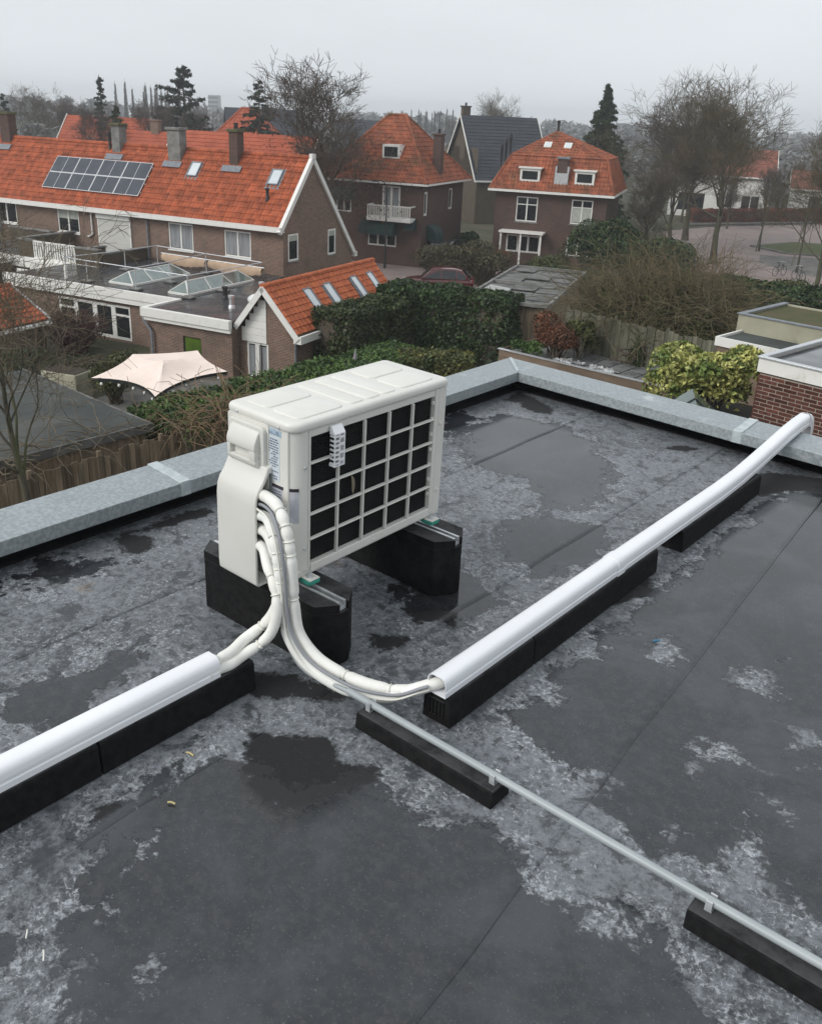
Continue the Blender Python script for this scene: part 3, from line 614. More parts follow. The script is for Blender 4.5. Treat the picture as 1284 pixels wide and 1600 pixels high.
# sensor cage clipped on the grille
sg = MB(); yc, zc = .200, .500
for z in np.linspace(zc-.062, zc+.045, 7): sg.box(.004, .030, yc-.026, yc-.0225, z-.0035, z+.0035); sg.box(.0265, .030, yc-.022, yc-.002, z-.0035, z+.0035)
for z in (zc-.05, zc-.02, zc+.012, zc+.04): sg.box(.0265, .030, yc+.002, yc+.026, z-.005, z+.005)
sg.box(.0265, .0305, yc-.003, yc+.003, zc-.07, zc+.055); sg.box(.004, .0304, yc+.022, yc+.027, zc-.07, zc+.055); sg.box(.002, .0305, yc-.0265, yc-.0222, zc-.07, zc-.062)
sg.box(.0263, .0306, yc-.027, yc-.0222, zc-.07, zc+.055)
sg.box(.002, .0302, yc-.027, yc+.027, zc+.052, zc+.056); sg.box(.002, .0302, yc-.027, yc+.027, zc-.074, zc-.0702)
sg.prism([(.003, zc+.0562), (.0305, zc+.0562), (.012, zc+.083), (.003, zc+.083)], 'y', yc-.027, yc+.027)
part('sensor_cage', sg, white_pvc, ac)
# valve cover on the pipe end: upper hood plate and a lower hollow bulge open toward the front
x0, x1 = -.345, -.150
mb = MB(); mb.prism(rrect(x0+.012, x1+.012, .38, .580, .022, 5), 'y', -.022, -.001); part('cover_plate', mb, ac_cover, ac, bevel=.005, seg=3, smooth=45)
mb = MB(); mb.prism(rrect(x0-.012, x1+.02, .335, .592, .012, 4), 'y', -.004, -.0005); part('cover_rim', mb, ac_paint, ac, bevel=.001, seg=1)
hx0, hx1 = x0+.030, x1-.008
mb = MB(); mb.prism([(-.019, .566), (-.032, .550), (-.047, .518), (-.049, .498), (-.047, .487), (-.019, .483)], 'x', hx0, hx1); part('cover_handle', mb, ac_cover, ac, bevel=.005, seg=3, smooth=50)
mb = MB(); mb.prism([(-.019, .455), (-.046, .451), (-.044, .437), (-.034, .424), (-.019, .416)], 'x', hx0, hx1); part('cover_handle', mb, ac_cover, ac, bevel=.004, seg=3, smooth=50)
for a_, b_ in ((hx0, hx0+.020), (hx1-.034, hx1)):
    mb = MB(); mb.prism([(-.019, .490), (-.0465, .490), (-.0455, .447), (-.019, .447)], 'x', a_+.001, b_-.001); part('cover_handle', mb, ac_cover, ac, bevel=.003, seg=2, smooth=50)
mb = MB(); mb.box(hx0+.01, hx1-.02, -.027, -.019, .447, .489); part('handle_slot', mb, ac_cover, ac)
bul = [(-.001, .436), (-.0235, .434), (-.030, .415), (-.047, .384), (-.070, .356), (-.081, .330), (-.086, .292), (-.086, .0), (-.083, -.030), (-.072, -.042), (-.001, -.042)]
inn = [(-.001, .410), (-.016, .409), (-.021, .398), (-.037, .371), (-.060, .344), (-.070, .322), (-.074, .288), (-.074, .0), (-.072, -.022), (-.066, -.030), (-.001, -.030)]
n = len(bul); mb = MB(); bx0, bx1 = x0+.010, x1+.036
vs = [(bx1, *q) for q in bul] + [(bx0, *q) for q in bul] + [(bx1, *q) for q in inn] + [(bx0+.012, *q) for q in inn]
fs = []
for i in range(n-1):
    fs += [(i, i+1, n+i+1, n+i), (2*n+i+1, 2*n+i, 3*n+i, 3*n+i+1), (i+1, i, 2*n+i, 2*n+i+1)]
fs += [tuple(range(n, 2*n)), tuple(range(4*n-1, 3*n-1, -1))]
mb.add(vs, fs); part('valve_cover', mb, ac_cover, ac, bevel=.007, seg=3, smooth=50)
mb = MB(); mb.box(bx0+.02, bx1-.001, -.003, -.0008, -.028, .40); part('valve_plate', mb, M('valve_plate', (.30,.33,.33), (.24,.27,.27), .5), ac)
for z in (.21, .15, .085, .035):
    mb = MB(); mb.m = T(-.24, -.003, z) @ rot('X', 90); mb.lathe([(.017, 0), (.017, .014), (.011, .016), (.011, .034)], 6); part('valve', mb, M('brass', (.55,.40,.16), None, .35, metal=.8), ac, smooth=30)
# stickers, thin printed sheets on the end panel
def sticker(name, x0, x1, z0, z1, m_, rows=0, head=None, y=-.0012):
    mb = MB(); mb.box(x0, x1, y, y+.0011, z0, z1); s = part(name, mb, m_, ac)
    if head: mb = MB(); mb.box(x0, x1, y-.0006, y-.0001, z1-head, z1); part('print', mb, ink_dark, s)
    if rows:
        mb = MB(); rg = random.Random(len(name)+rows); top = z1 - (head or 0) - .006; dz = (top - z0 - .004) / rows
        for k in range(rows):
            xx = x0 + .006; zc_ = top - dz*(k+.5)
            if rg.random() < .12: continue
            while xx < x1 - .012:
                L_ = rg.uniform(.005, .016)
                if rg.random() < .8: mb.box(xx, min(xx+L_, x1-.005), y-.0005, y-.0001, zc_-dz*.26, zc_+dz*.22)
                xx += L_ + .003
        part('print', mb, ink, s)
    return s
sticker('rating_label', -.142, -.075, .385, .556, stick_white, 17)
sticker('energy_label', -.142, -.066, .560, .585, stick_blue, 3)
sticker('wiring_label', -.136, -.0605, .232, .372, stick_grey, 11, .013)
mb = MB(); aa = [R(a) for a in (0, 15, 30, 45, 60)]
vs = []
for z in (.232, .372): vs += [(-.062 + .0632*math.sin(a), .063 - .0632*math.cos(a), z) for a in aa]
mb.add(vs, [(i, i+1, i+6, i+5) for i in range(4)]); part('wiring_label', mb, stick_grey, ac)
mb = MB(); vs = []
for z in (.359, .372): vs += [(-.062 + .0638*math.sin(a), .063 - .0638*math.cos(a), z) for a in aa]
mb.add(vs, [(i, i+1, i+6, i+5) for i in range(4)]); part('print', mb, ink_dark, ac)
w_ = sticker('warning_label', -.118, -.070, .060, .145, stick_blue)
mb = MB(); mb.add([(-.114, -.0019, .085), (-.088, -.0019, .085), (-.101, -.0019, .112), (-.114, -.0013, .085), (-.088, -.0013, .085), (-.101, -.0013, .112)], [(0,1,2), (5,4,3), (0,3,4,1), (1,4,5,2), (2,5,3,0)]); part('warning_triangle', mb, warn_orange, w_)
mb = MB(); mb.box(-.102, -.1, -.0023, -.00195, .094, .104); mb.box(-.102, -.1, -.0023, -.00195, .089, .0915); part('print', mb, ink_dark, w_)
# feet: lugs bolted through green pads onto the rails
def mount(y, parent):
    for x in (-.335, .012):
        f = MB(); f.box(x-.03, x+.028, y-.026, y+.026, -.004, .001); f = part('foot_lug', f, ac_paint, ac, bevel=.004)
        mb = MB(); mb.prism(rrect(x-.032, x+.030, y-.030, y+.030, .012), 'z', -.0195, -.0045); part('rubber_pad', mb, green_pad, f, bevel=.002)
        mb = MB(); mb.m = T(x, y, .0011); mb.lathe([(.015, 0), (.015, .002), (.009, .0025), (.009, .009), (.004, .0095), (.004, .024)], 8); part('bolt', mb, galv, f, smooth=30)
mount(.072, ac); mount(.80, ac)
mb = MB()                                                   # dead leaf caught in the grille
mb.m = T(-2.181+.006, 1.991+.300, .3046+.312) @ rot('X', 8) @ rot('Z', 12) @ Matrix.Scale(1.15, 4)
mb.add([(0,0,.042), (.006,.011,.015), (.003,.013,-.012), (0,.002,-.040), (.004,-.010,-.014), (.007,-.010,.014), (.004,0,.0)], [(0,6,1), (1,6,2), (2,6,3), (3,6,4), (4,6,5), (5,6,0)])
tag(link('dry_leaf', mb.mesh('dry_leaf', leaf_dry)), 'withered brown leaf stuck in the grille of the outdoor unit', 'leaf')

# ------------------------------------------------------------------ insulated pipes
def smooth_path(pts, n=8):
    P = [Vector(p) for p in pts]; out = []
    P = [P[0]*2 - P[1]] + P + [P[-1]*2 - P[-2]]
    for i in range(1, len(P)-2):
        for k in range(n):
            t = k / n; a, b_, c, d = P[i-1], P[i], P[i+1], P[i+2]
            out.append(.5*((2*b_) + (c-a)*t + (2*a-5*b_+4*c-d)*t*t + (3*b_-a-3*c+d)*t**3))
    out.append(P[-2]); return out
def path_at(P, s):
    L = [0.0]
    for a, b_ in zip(P, P[1:]): L.append(L[-1] + (b_-a).length)
    s = max(0, min(L[-1], s))
    for i in range(len(L)-1):
        if L[i+1] >= s:
            t = (s-L[i]) / max(1e-9, L[i+1]-L[i]); return P[i].lerp(P[i+1], t), (P[i+1]-P[i]).normalized()
    return P[-1], (P[-1]-P[-2]).normalized()
def plen(P): return sum((b_-a).length for a, b_ in zip(P, P[1:]))
def pinched(P, r, ties, depth=.30, n=14):
    L = plen(P); k = int(L / .012) + 2; pts = []; rs = []
    for i in range(k):
        s = L * i / (k-1); p, d = path_at(P, s); q = min([abs(s-t) for t in ties] or [9])
        pts.append(p); rs.append(r * (1 - depth * math.exp(-(q/.013)**2)) * (1 + .025*math.sin(s*31)))
    mb = MB(); mb.tube(pts, rs, n); return mb
def tie(P, s, r, parent, base, squash=1.0, off=Vector((0, 0, 0))):
    p, d = path_at(P, s); mb = MB(); q = d.to_track_quat('Z', 'Y').to_matrix().to_4x4()
    mb.m = Matrix.Translation(p - base + off) @ q
    k = 16; ring = [(r*math.cos(2*math.pi*i/k), r*squash*math.sin(2*math.pi*i/k)) for i in range(k+1)]
    mb.tube([(x, y, 0) for x, y in ring], .0028, 5); mb.cbox((r, 0, 0), (.010, .008, .008))
    part('cable_tie', mb, zip_white, parent)
base = Vector((-2.05, 1.88, .5))
pb = thing('pipe_bundle', 'strapped white insulated pipes with grey cable curving from unit to the long trunking', 'pipes', base)
A1 = smooth_path([(-2.40,1.952,.615), (-2.315,1.950,.635), (-2.235,1.925,.650), (-2.150,1.890,.655), (-2.085,1.868,.605), (-2.056,1.862,.50), (-2.050,1.865,.40), (-2.046,1.868,.30), (-2.025,1.872,.205), (-1.955,1.885,.135), (-1.86,1.905,.105), (-1.74,1.935,.092), (-1.62,1.985,.100), (-1.545,2.02,.140), (-1.507,2.08,.160), (-1.507,2.22,.160)])
A2 = smooth_path([(-2.40,1.94,.54), (-2.31,1.935,.560), (-2.240,1.915,.575), (-2.170,1.876,.575), (-2.118,1.850,.515), (-2.092,1.843,.43), (-2.084,1.843,.36), (-2.077,1.843,.285), (-2.055,1.846,.195), (-1.985,1.852,.118), (-1.88,1.868,.080), (-1.77,1.895,.064), (-1.66,1.950,.072), (-1.575,2.00,.125), (-1.520,2.07,.145), (-1.52,2.22,.145)])
ties1 = [.285, .345, .40, .45, .62, .995, 1.17]
for nm, P, r, mt in (('insulated_pipe', A1, .0222, foam), ('insulated_pipe', A2, .0205, foam_pipe)):
    mb = pinched(P, r, ties1); mb.v = [tuple(Vector(q) - base) for q in mb.v]; part(nm, mb, mt, pb, smooth=60)
for k, (off, r) in enumerate([((.018, -.022, .016), .0062), ((.005, -.030, -.006), .0042)]):
    P = [p.lerp(q, .5) + Vector(off) * (1 if i > 12 else i/12) for i, (p, q) in enumerate(zip(A1, A2))]
    mb = MB(); mb.tube([p - base for p in P[6:-12 if k else -14]], r, 8); part('cable', mb, grey_cable if k == 0 else zip_white, pb, smooth=60)
for s in ties1:
    tie(A1, s, .0188, pb, base); tie(A2, s, .0176, pb, base)
base2 = Vector((-2.1, 1.8, .3))
pl = thing('pipe_bundle', 'pair of shorter white insulated pipes dropping from the unit into the left trunking', 'pipes', base2)
B1 = smooth_path([(-2.40,1.945,.48), (-2.31,1.94,.500), (-2.235,1.915,.510), (-2.160,1.878,.490), (-2.110,1.856,.44), (-2.088,1.842,.385), (-2.090,1.832,.32), (-2.115,1.815,.255), (-2.150,1.785,.205), (-2.165,1.735,.178), (-2.150,1.665,.168), (-2.148,1.59,.165), (-2.150,1.45,.165)])
B2 = smooth_path([(-2.40,1.935,.42), (-2.31,1.93,.440), (-2.240,1.900,.450), (-2.170,1.858,.425), (-2.108,1.830,.385), (-2.078,1.816,.335), (-2.072,1.806,.28), (-2.085,1.790,.215), (-2.112,1.758,.170), (-2.130,1.70,.146), (-2.125,1.64,.140), (-2.130,1.58,.142), (-2.135,1.45,.142)])
ties2 = [.30, .37, .58, .80, .86]
for P, r in ((B1, .0208), (B2, .0198)):
    mb = pinched(P, r, ties2); mb.v = [tuple(Vector(q) - base2) for q in mb.v]; part('insulated_pipe', mb, foam, pl, smooth=60)
for s in ties2: tie(B1, s, .0178, pl, base2); tie(B2, s, .017, pl, base2)

# ------------------------------------------------------------------ condensate drain
dp = thing('drain_pipe', 'thin grey plastic drain pipe clipped on low rubber beams, running to the right edge', 'drain pipe', (-1.75, 1.865, .088))
mb = MB(); mb.tube([(-.02, .002, -.002), (.6, 0, .001), (1.2, .001, 0), (1.95, .004, .001), (5.4, .004, .001)], .0125, 14); part('pipe', mb, grey_pvc, dp, smooth=60)
mb = MB(); hp = smooth_path([(-.42, .075, .28), (-.40, .04, .17), (-.355, .02, .07), (-.30, .008, .0), (-.21, -.002, -.02), (-.10, .0, -.010), (0, .002, -.002)])
mb.tube(hp, .0085, 10); part('hose', mb, grey_pvc, dp, smooth=60)
for x in (-1.662, -1.148, -.462):
    mb = MB(); xx = x + 1.75; zb = .066 - .088
    mb.box(xx-.010, xx+.010, -.016, .016, zb, zb+.004)
    for s in (-1, 1): mb.box(xx-.009, xx+.009, s*.0155-.0025, s*.0155+.0025, zb+.0041, .012)
    part('pipe_clip', mb, galv, dp)
# ------------------------------------------------------------------ litter on the roof
def bit(pos, L_, w_, rz, m_, label, cat='offcut'):
    mb = MB(); mb.tube([(-L_/2, 0, .004), (-L_*.1, w_*.3, .006), (L_/2, 0, .004)], w_/2, 6)
    o = link('cable_offcut', mb.mesh('cable_offcut', m_)); o.location = pos; o.rotation_euler = (0, 0, rz); tag(o, label, cat)
yel = M('yellow_offcut', (.62,.52,.25), None, .6); blu = M('blue_plastic', (.08,.25,.42), None, .5)
beam(1.2, 1.8, 1.818, 1.912, .062, 'low rubber beam under the drain pipe, outside the picture on the right', gd)
bit((-1.981, 1.353, .003), .030, .006, .2, yel, 'yellowish cable offcut lying nearest the rubber beam of the left trunking')
bit((-1.842, 1.183, .003), .024, .006, .5, yel, 'yellowish cable offcut lying in the wet patch in front of the left trunking')
bit((-1.727, .67, .003), .026, .0035, -.6, zip_white, 'small white offcut on the pale deposit, the upper of two at the left edge')
bit((-1.64, .667, .003), .032, .004, -.5, zip_white, 'small white offcut on the pale deposit, the lower of two at the left edge')
bit((-1.177, 3.049, .003), .03, .008, 1.0, blu, 'tiny blue plastic scrap on the wet roof right of the long trunking')
# ------------------------------------------------------------------ helpers: houses
def wall_mb(mb, L, z0, z1, holes=(), rev=.10):
    xs = sorted({0, L, *[h[0] for h in holes], *[h[1] for h in holes]}); zs = sorted({z0, z1, *[h[2] for h in holes], *[h[3] for h in holes]})
    for i in range(len(xs)-1):
        for j in range(len(zs)-1):
            cx, cz = (xs[i]+xs[i+1])/2, (zs[j]+zs[j+1])/2
            if any(h[0] < cx < h[1] and h[2] < cz < h[3] for h in holes): continue
            mb.quad((xs[i], 0, zs[j]), (xs[i+1], 0, zs[j]), (xs[i+1], 0, zs[j+1]), (xs[i], 0, zs[j+1]))
    for a, b_, c, d in [h[:4] for h in holes]:
        mb.quad((a, 0, c), (a, 0, d), (a, rev, d), (a, rev, c)); mb.quad((b_, 0, d), (b_, 0, c), (b_, rev, c), (b_, rev, d))
        mb.quad((a, 0, d), (b_, 0, d), (b_, rev, d), (a, rev, d)); mb.quad((b_, 0, c), (a, 0, c), (a, rev, c), (b_, rev, c))
    return mb
def wpart(parent, mat, m, L, z0, z1, holes=(), gable=None, name='wall'):
    mb = MB(); mb.m = m; wall_mb(mb, L, z0, z1, holes)
    if gable: mb.add([(x, 0, z) for x, z in gable], [tuple(range(len(gable)))])
    return part(name, mb, mat, parent, smooth='raw')
def window(parent, m, a, b_, c, d, cols=2, transom=None, fw=.07, frame=None, glass=None, sill=None, curtain=None, inset=.03, name='window', bars=0, label=None, leaf=None):
    frame = frame or white_paint; glass = glass or glass_dark
    mb = MB(); mb.m = m; y0, y1 = inset, inset + .06; e = .002
    a, b_, c, d = a+e, b_-e, c+e, d-e
    mb.box(a, b_, y0, y1, c, c+fw); mb.box(a, b_, y0, y1, d-fw, d)
    mb.box(a, a+fw, y0+.001, y1-.001, c+fw, d-fw); mb.box(b_-fw, b_, y0+.001, y1-.001, c+fw, d-fw)
    W_ = (b_-a-2*fw); zt_ = transom if transom else d - fw
    for k in range(1, cols):
        x = a + fw + W_*k/cols; mb.box(x-fw*.6, x+fw*.6, y0-.002, y1-.002, c+fw, d-fw)
    if transom: mb.box(a+fw, b_-fw, y0+.003, y1-.003, transom-fw*.4, transom+fw*.4)
    if bars:
        for k in range(1, bars): z = c+fw+(zt_-c-fw)*k/bars; mb.box(a+fw, b_-fw, y0+.01, y1-.01, z-.015, z+.015)
    wdo = part(name, mb, frame, parent, label=label)
    for k in range(cols):
        xa, xb = a+fw+W_*k/cols + (fw*.6 if k else 0), a+fw+W_*(k+1)/cols - (fw*.6 if k < cols-1 else 0)
        for za, zb in ([(c+fw, transom-fw*.4), (transom+fw*.4, d-fw)] if transom else [(c+fw, d-fw)]):
            mb = MB(); mb.m = m; mb.box(xa-.003, xb+.003, y0+.035, y0+.043, za-.003, zb+.003); part('pane', mb, glass, wdo)
    if curtain:
        mb = MB(); mb.m = m; cm, za, zb, sides = curtain
        if sides == 'folds':
            nn = max(8, int(W_/.03))
            xs = np.linspace(a+fw, b_-fw, nn+1)
            vs = []; 
            for z in (za, zb): vs += [(x, y0+.0335+.0*i, z) if False else (x, y0+.030+.0025*math.sin(i*1.9), z) for i, x in enumerate(xs)]
            mb.add(vs, [(i, i+1, i+nn+2, i+nn+1) for i in range(nn)])
        else: mb.box(a+fw, b_-fw, y0+.030, y0+.0345, za, zb)
        part('curtain', mb, cm, wdo)
    if sill:
        mb = MB(); mb.m = m; mb.box(a-.04, b_+.04, -.06, .03, c-.07, c-.003); part('sill', mb, sill, wdo)
    return wdo
def pantiles(mb, L, S, tw=.23, tc=.33, amp=.042, lift=.035, lim=None, sub=4, jit=.004, seed=1):
    """interlocking clay tiles on the slope plane (x along the eave, y up the slope); every course a real step"""
    rs = np.random.RandomState(seed); nc = max(1, int(round(L/tw))); nr = max(1, int(round(S/tc))); tw = L/nc; tc = S/nr
    xs = np.arange(nc*sub+1)*tw/sub; ph = (np.arange(nc*sub+1) % sub)/sub
    wave = np.array([0, .35, 1, .75])[np.arange(nc*sub+1) % sub]*amp if sub == 4 else amp*.5*(1-np.cos(2*math.pi*ph))
    for r in range(nr):
        jx = np.repeat(rs.uniform(-jit, jit, nc+1), sub)[:nc*sub+1]
        y0, y1 = r*tc, (r+1)*tc + .02
        rows = []
        for y, z in ((y0, 0), (y0, lift), (y1, 0.0)):
            xx = xs.copy()
            if lim:
                l0, l1 = lim(min(max(y, 0), S)); xx = np.clip(xx, l0, l1)
            zz_ = wave*(1 if z or y == y1 else 0) + z + (jx if z else 0)
            rows.append(np.stack([xx, np.full_like(xx, y), zz_], 1))
        k = len(xs); V = np.vstack(rows); i = np.arange(k-1)
        F = np.vstack([np.stack([i, i+1, i+1+k, i+k], 1), np.stack([i+k, i+k+1, i+1+2*k, i+2*k], 1)])
        if lim:
            A = V[F]; ok = np.abs(A[:, 0, 0]-A[:, 1, 0]) + np.abs(A[:, 2, 0]-A[:, 3, 0]) > 1e-4; F = F[ok]
        mb.addnp(V, F)
    return mb
def ridge_caps(mb, a, b_, r=.11, step=.38):
    a, b_ = Vector(a), Vector(b_); L = (b_-a).length; n = max(1, int(L/step)); d = (b_-a)/n
    for k in range(n):
        p, q = a + d*k, a + d*(k+1.06); mb.tube([p, q], [r*1.06, r*.95], 8)
    return mb
def chimney(parent, x, y, z0, z1, w_, d_, mat_, cap, pots=1, label=None):
    mb = MB(); mb.box(x-w_/2, x+w_/2, y-d_/2, y+d_/2, z0, z1); ch = part('chimney', mb, mat_, parent, label=label)
    mb = MB(); mb.box(x-w_/2-.08, x+w_/2+.08, y-d_/2-.08, y+d_/2+.08, z1+.001, z1+.14); part('cap', mb, cap, ch, bevel=.02)
    for k in range(pots):
        mb = MB(); mb.lathe([(.11, z1+.141), (.10, z1+.38), (.13, z1+.40), (.13, z1+.43)], 12, x + (k-(pots-1)/2)*.32, y); part('pot', mb, black_plastic if pots == 1 else red_clay, ch, smooth=40)
    return ch
def skylight(parent, m, x0, x1, s0, s1, h=.09, frame=None, glass=None, flash=True):
    fr = MB(); fr.m = m; f = .06
    fr.box(x0, x1, s0, s0+f, .0, h); fr.box(x0, x1, s1-f, s1, 0, h); fr.box(x0, x0+f, s0+f, s1-f, 0, h-.001); fr.box(x1-f, x1, s0+f, s1-f, 0, h-.001)
    k = part('rooflight', fr, frame or lead, parent)
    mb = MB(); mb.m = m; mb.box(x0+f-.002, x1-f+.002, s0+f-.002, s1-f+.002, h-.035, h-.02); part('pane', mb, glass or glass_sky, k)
    if flash:
        mb = MB(); mb.m = m; mb.box(x0-.10, x1+.10, s0-.22, s0-.001, .028, .040); mb.box(x0-.10, x0-.001, s0, s1+.06, .03, .05); mb.box(x1+.001, x1+.10, s0, s1+.06, .03, .05); part('flashing', mb, lead, k)
    return k
def vent(parent, x, y, z, h=.45, r=.06, mat_=None):
    mb = MB(); mb.lathe([(r*1.5, z-.12), (r*1.2, z), (r, z+.02), (r, z+h*.7), (r*1.35, z+h*.72), (r*1.35, z+h*.95), (r*.6, z+h)], 12, x, y); return part('vent_pipe', mb, mat_ or black_plastic, parent, smooth=40)

# ------------------------------------------------------------------ the terrace of houses
RYAW = math.degrees(math.atan2(.24123, .97047)); RO = (-33.10, 29.70, 0)
row = thing('terraced_house', 'long brown brick terrace under one orange tiled roof with white eaves and solar panels', 'house', RO, RYAW)
Z = Matrix.Identity(4); LX = -27.0
eav, pit, sl_ = -3.40, math.atan2(3.20, 2.75), math.hypot(3.20, 2.75)
fm = T(LX, 0, 0)                                             # facade: s along x
ws = [(-19.75, -18.1, -4.72, -3.52, 2), (-14.95, -13.35, -4.84, -3.56, 2), (-7.12, -5.52, -5.03, -3.68, 2), (-3.55, -1.92, -5.03, -3.74, 2), (-24.2, -22.6, -4.85, -3.55, 2)]
holes = [(a-LX, b_-LX, c, d) for a, b_, c, d, n_ in ws]
wpart(row, brick_brown, fm, -LX, G, eav+.1, holes)
gm = Matrix.Rotation(R(90), 4, 'Z')                           # gable: s along y, faces +x
gh = [(.42, 1.33, -5.02, -3.71), (4.15, 4.93, -5.09, -3.78)]
wpart(row, brick_brown, gm, 6.6, G, -5.1, [h for h in gh if h[2] > -5.1][:0], None)
mb = MB(); mb.m = gm; wall_mb(mb, 5.2, -5.1, -3.42, gh)
mb.add([(0,0,-3.42), (5.2,0,-3.42), (2.6,0,-.32)], [(0,1,2)]); mb.add([(5.2,0,-5.1), (6.6,0,-5.1), (5.2,0,-3.42)], [(0,1,2)])
part('wall', mb, brick_brown, row, smooth='raw')
mb = MB(); mb.box(LX, -.001, 6.6, 6.7, G, -5.1); mb.box(LX-.1, LX-.001, 0, 6.6, G, -3.4); part('wall', mb, brick_brown, row)
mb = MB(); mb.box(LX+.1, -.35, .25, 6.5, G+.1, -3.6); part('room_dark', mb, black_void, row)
for i, (a, b_, c, d, n_) in enumerate(ws):
    cur = [(curtain_m, c+.1, d-.1, 'folds'), (blind_m, (c+d)/2+.1, d-.08, 'flat'), (curtain_m, c+.1, d-.1, 'folds'), (curtain_m, c+.1, d-.1, 'folds'), (curtain_m, c+.1, d-.1, 'folds')][i]
    if i == 0: cur = None
    window(row, fm, a-LX, b_-LX, c, d, n_, None, .075, sill=white_paint, curtain=cur)
for a, b_, c, d in gh: window(row, gm, a, b_, c, d, 1, None, .085, sill=cement, curtain=(blind_m, d-.35, d-.08, 'flat'), inset=-.01)
# eaves: boxed white gutter
mb = MB(); mb.box(LX, .1, -.42, -.0025, eav-.16, eav-.12); mb.box(LX, .1, -.42, -.38, eav-.118, eav+.06); mb.box(LX, .1, -.425, -.30, eav+.061, eav+.085)
part('gutter', mb, white_paint, row)
mb = MB(); mb.box(LX, .1, -.375, -.1, eav-.05, eav-.03); part('gutter_lining', mb, lead, row)
rm = T(LX, -.18, eav) @ Matrix.Rotation(pit, 4, 'X')
mb = MB(); mb.m = rm; pantiles(mb, -LX-.02, sl_+.05, .235, .335); part('roof_tiles', mb, tile_orange, row, smooth='raw', kind='stuff')
rb = T(-.02, 6.75, -5.15) @ Matrix.Rotation(math.pi, 4, 'Z') @ Matrix.Rotation(math.atan2(4.93, 4.18), 4, 'X')
mb = MB(); mb.m = rb; pantiles(mb, -LX-.02, math.hypot(4.93, 4.18), .235, .335, seed=4); part('roof_tiles', mb, tile_orange, row, smooth='raw', kind='stuff')
mb = MB(); ridge_caps(mb, (LX, 2.57, -.19), (-.05, 2.57, -.19), .12); part('ridge_tiles', mb, tile_orange, row, kind='stuff')
# white verge boards on the gable
def verge(p, q, name='bargeboard'):
    mb = MB(); p, q = Vector(p), Vector(q); d = (q-p).normalized(); n_ = Vector((0, -d.z, d.y)); n_ = n_ if n_.z > 0 else -n_
    o = -n_ * .16; vs = []
    for x in (-.06, .13): vs += [Vector((x, p.y, p.z)) + o, Vector((x, q.y, q.z)) + o, Vector((x, q.y, q.z)) + n_*.07, Vector((x, p.y, p.z)) + n_*.07]
    mb.add([tuple(v) for v in vs], [(0,1,2,3), (7,6,5,4), (0,4,5,1), (1,5,6,2), (2,6,7,3), (3,7,4,0)]); part(name, mb, white_paint, row)
verge((0, -.42, eav-.16), (0, 2.57, -.16)); verge((0, 2.575, -.165), (0, 6.95, -5.3))
mb = MB(); mb.box(-.05, .14, 2.42, 2.74, -.22, .0); part('verge_finial', mb, white_paint, row)
mb = MB(); mb.box(-.05, .13, 6.8, 7.1, -5.45, -5.2); part('verge_end', mb, white_paint, row)
# solar array, two rows of four panels of two halves each
arr = thing('solar_array', 'rack of eight dark solar panels with pale frames on the orange terrace roof', 'solar panels', RO, RYAW)
am = T(-16.30, -.18, eav) @ Matrix.Rotation(pit, 4, 'X') @ T(0, .98, .10)
PWd, PHt = 1.725, 1.045
for r in range(2):
    for k in range(4):
        x, y = k*1.735, r*1.058; mb = MB(); mb.m = am; f = .03
        mb.box(x, x+PWd, y, y+f, 0, .04); mb.box(x, x+PWd, y+PHt-f, y+PHt, 0, .04); mb.box(x, x+f, y+f, y+PHt-f, 0, .0395); mb.box(x+PWd-f, x+PWd, y+f, y+PHt-f, 0, .0395); mb.box(x+PWd/2-.012, x+PWd/2+.012, y+f, y+PHt-f, .02, .0392)
        pn = part('solar_panel', mb, alu, arr)
        for h in range(2):
            mb = MB(); mb.m = am; xa = x+f if h == 0 else x+PWd/2+.012; xb = x+PWd/2-.012 if h == 0 else x+PWd-f
            mb.box(xa, xb, y+f, y+PHt-f, .015, .034); cl = part('cell_field', mb, panel_cell, pn)
mb = MB(); mb.m = am
for y in (.25, .8, 1.3, 1.85): mb.box(-.05, 6.99, y-.02, y+.02, -.05, -.001)
part('rack_rail', mb, alu, arr)
# rooflights, chimneys, vents
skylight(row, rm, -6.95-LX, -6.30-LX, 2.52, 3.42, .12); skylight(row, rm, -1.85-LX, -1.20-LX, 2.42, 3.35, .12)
vent(row, -1.45, -.18+1.68*math.cos(pit)-.1, eav+1.68*math.sin(pit), .5, .075); vent(row, -12.95, 2.35, -.45, .9, .07)
chimney(row, -4.35, 2.30, -1.1, .82, .52, .55, brick_dark, moss_cap, 1, 'dark brick chimney with a mossy cap')
chimney(row, -8.2, 2.30, -1.1, .74, .82, .55, cement, cement, 1, 'broad rendered chimney stained grey')
chimney(row, -12.35, 2.45, -1.0, .78, .55, .55, cement, moss_cap, 0, 'rendered chimney with a mossy top')
chimney(row, -20.95, 2.55, -1.0, 1.05, .75, .55, brick_dark, moss_cap, 0, 'brick chimney near the far end of the ridge')
for x, y_, z in ((-4.35, 2.0, -.92), (-8.2, 2.0, -.92), (-12.35, 2.15, -.78), (-20.95, 2.2, -.7)):
    mb = MB(); mb.m = T(x, y_-.12, z) @ Matrix.Rotation(pit, 4, 'X'); mb.box(-.6, .6, -.25, .12, .035, .06); part('chimney_flashing', mb, lead, row)
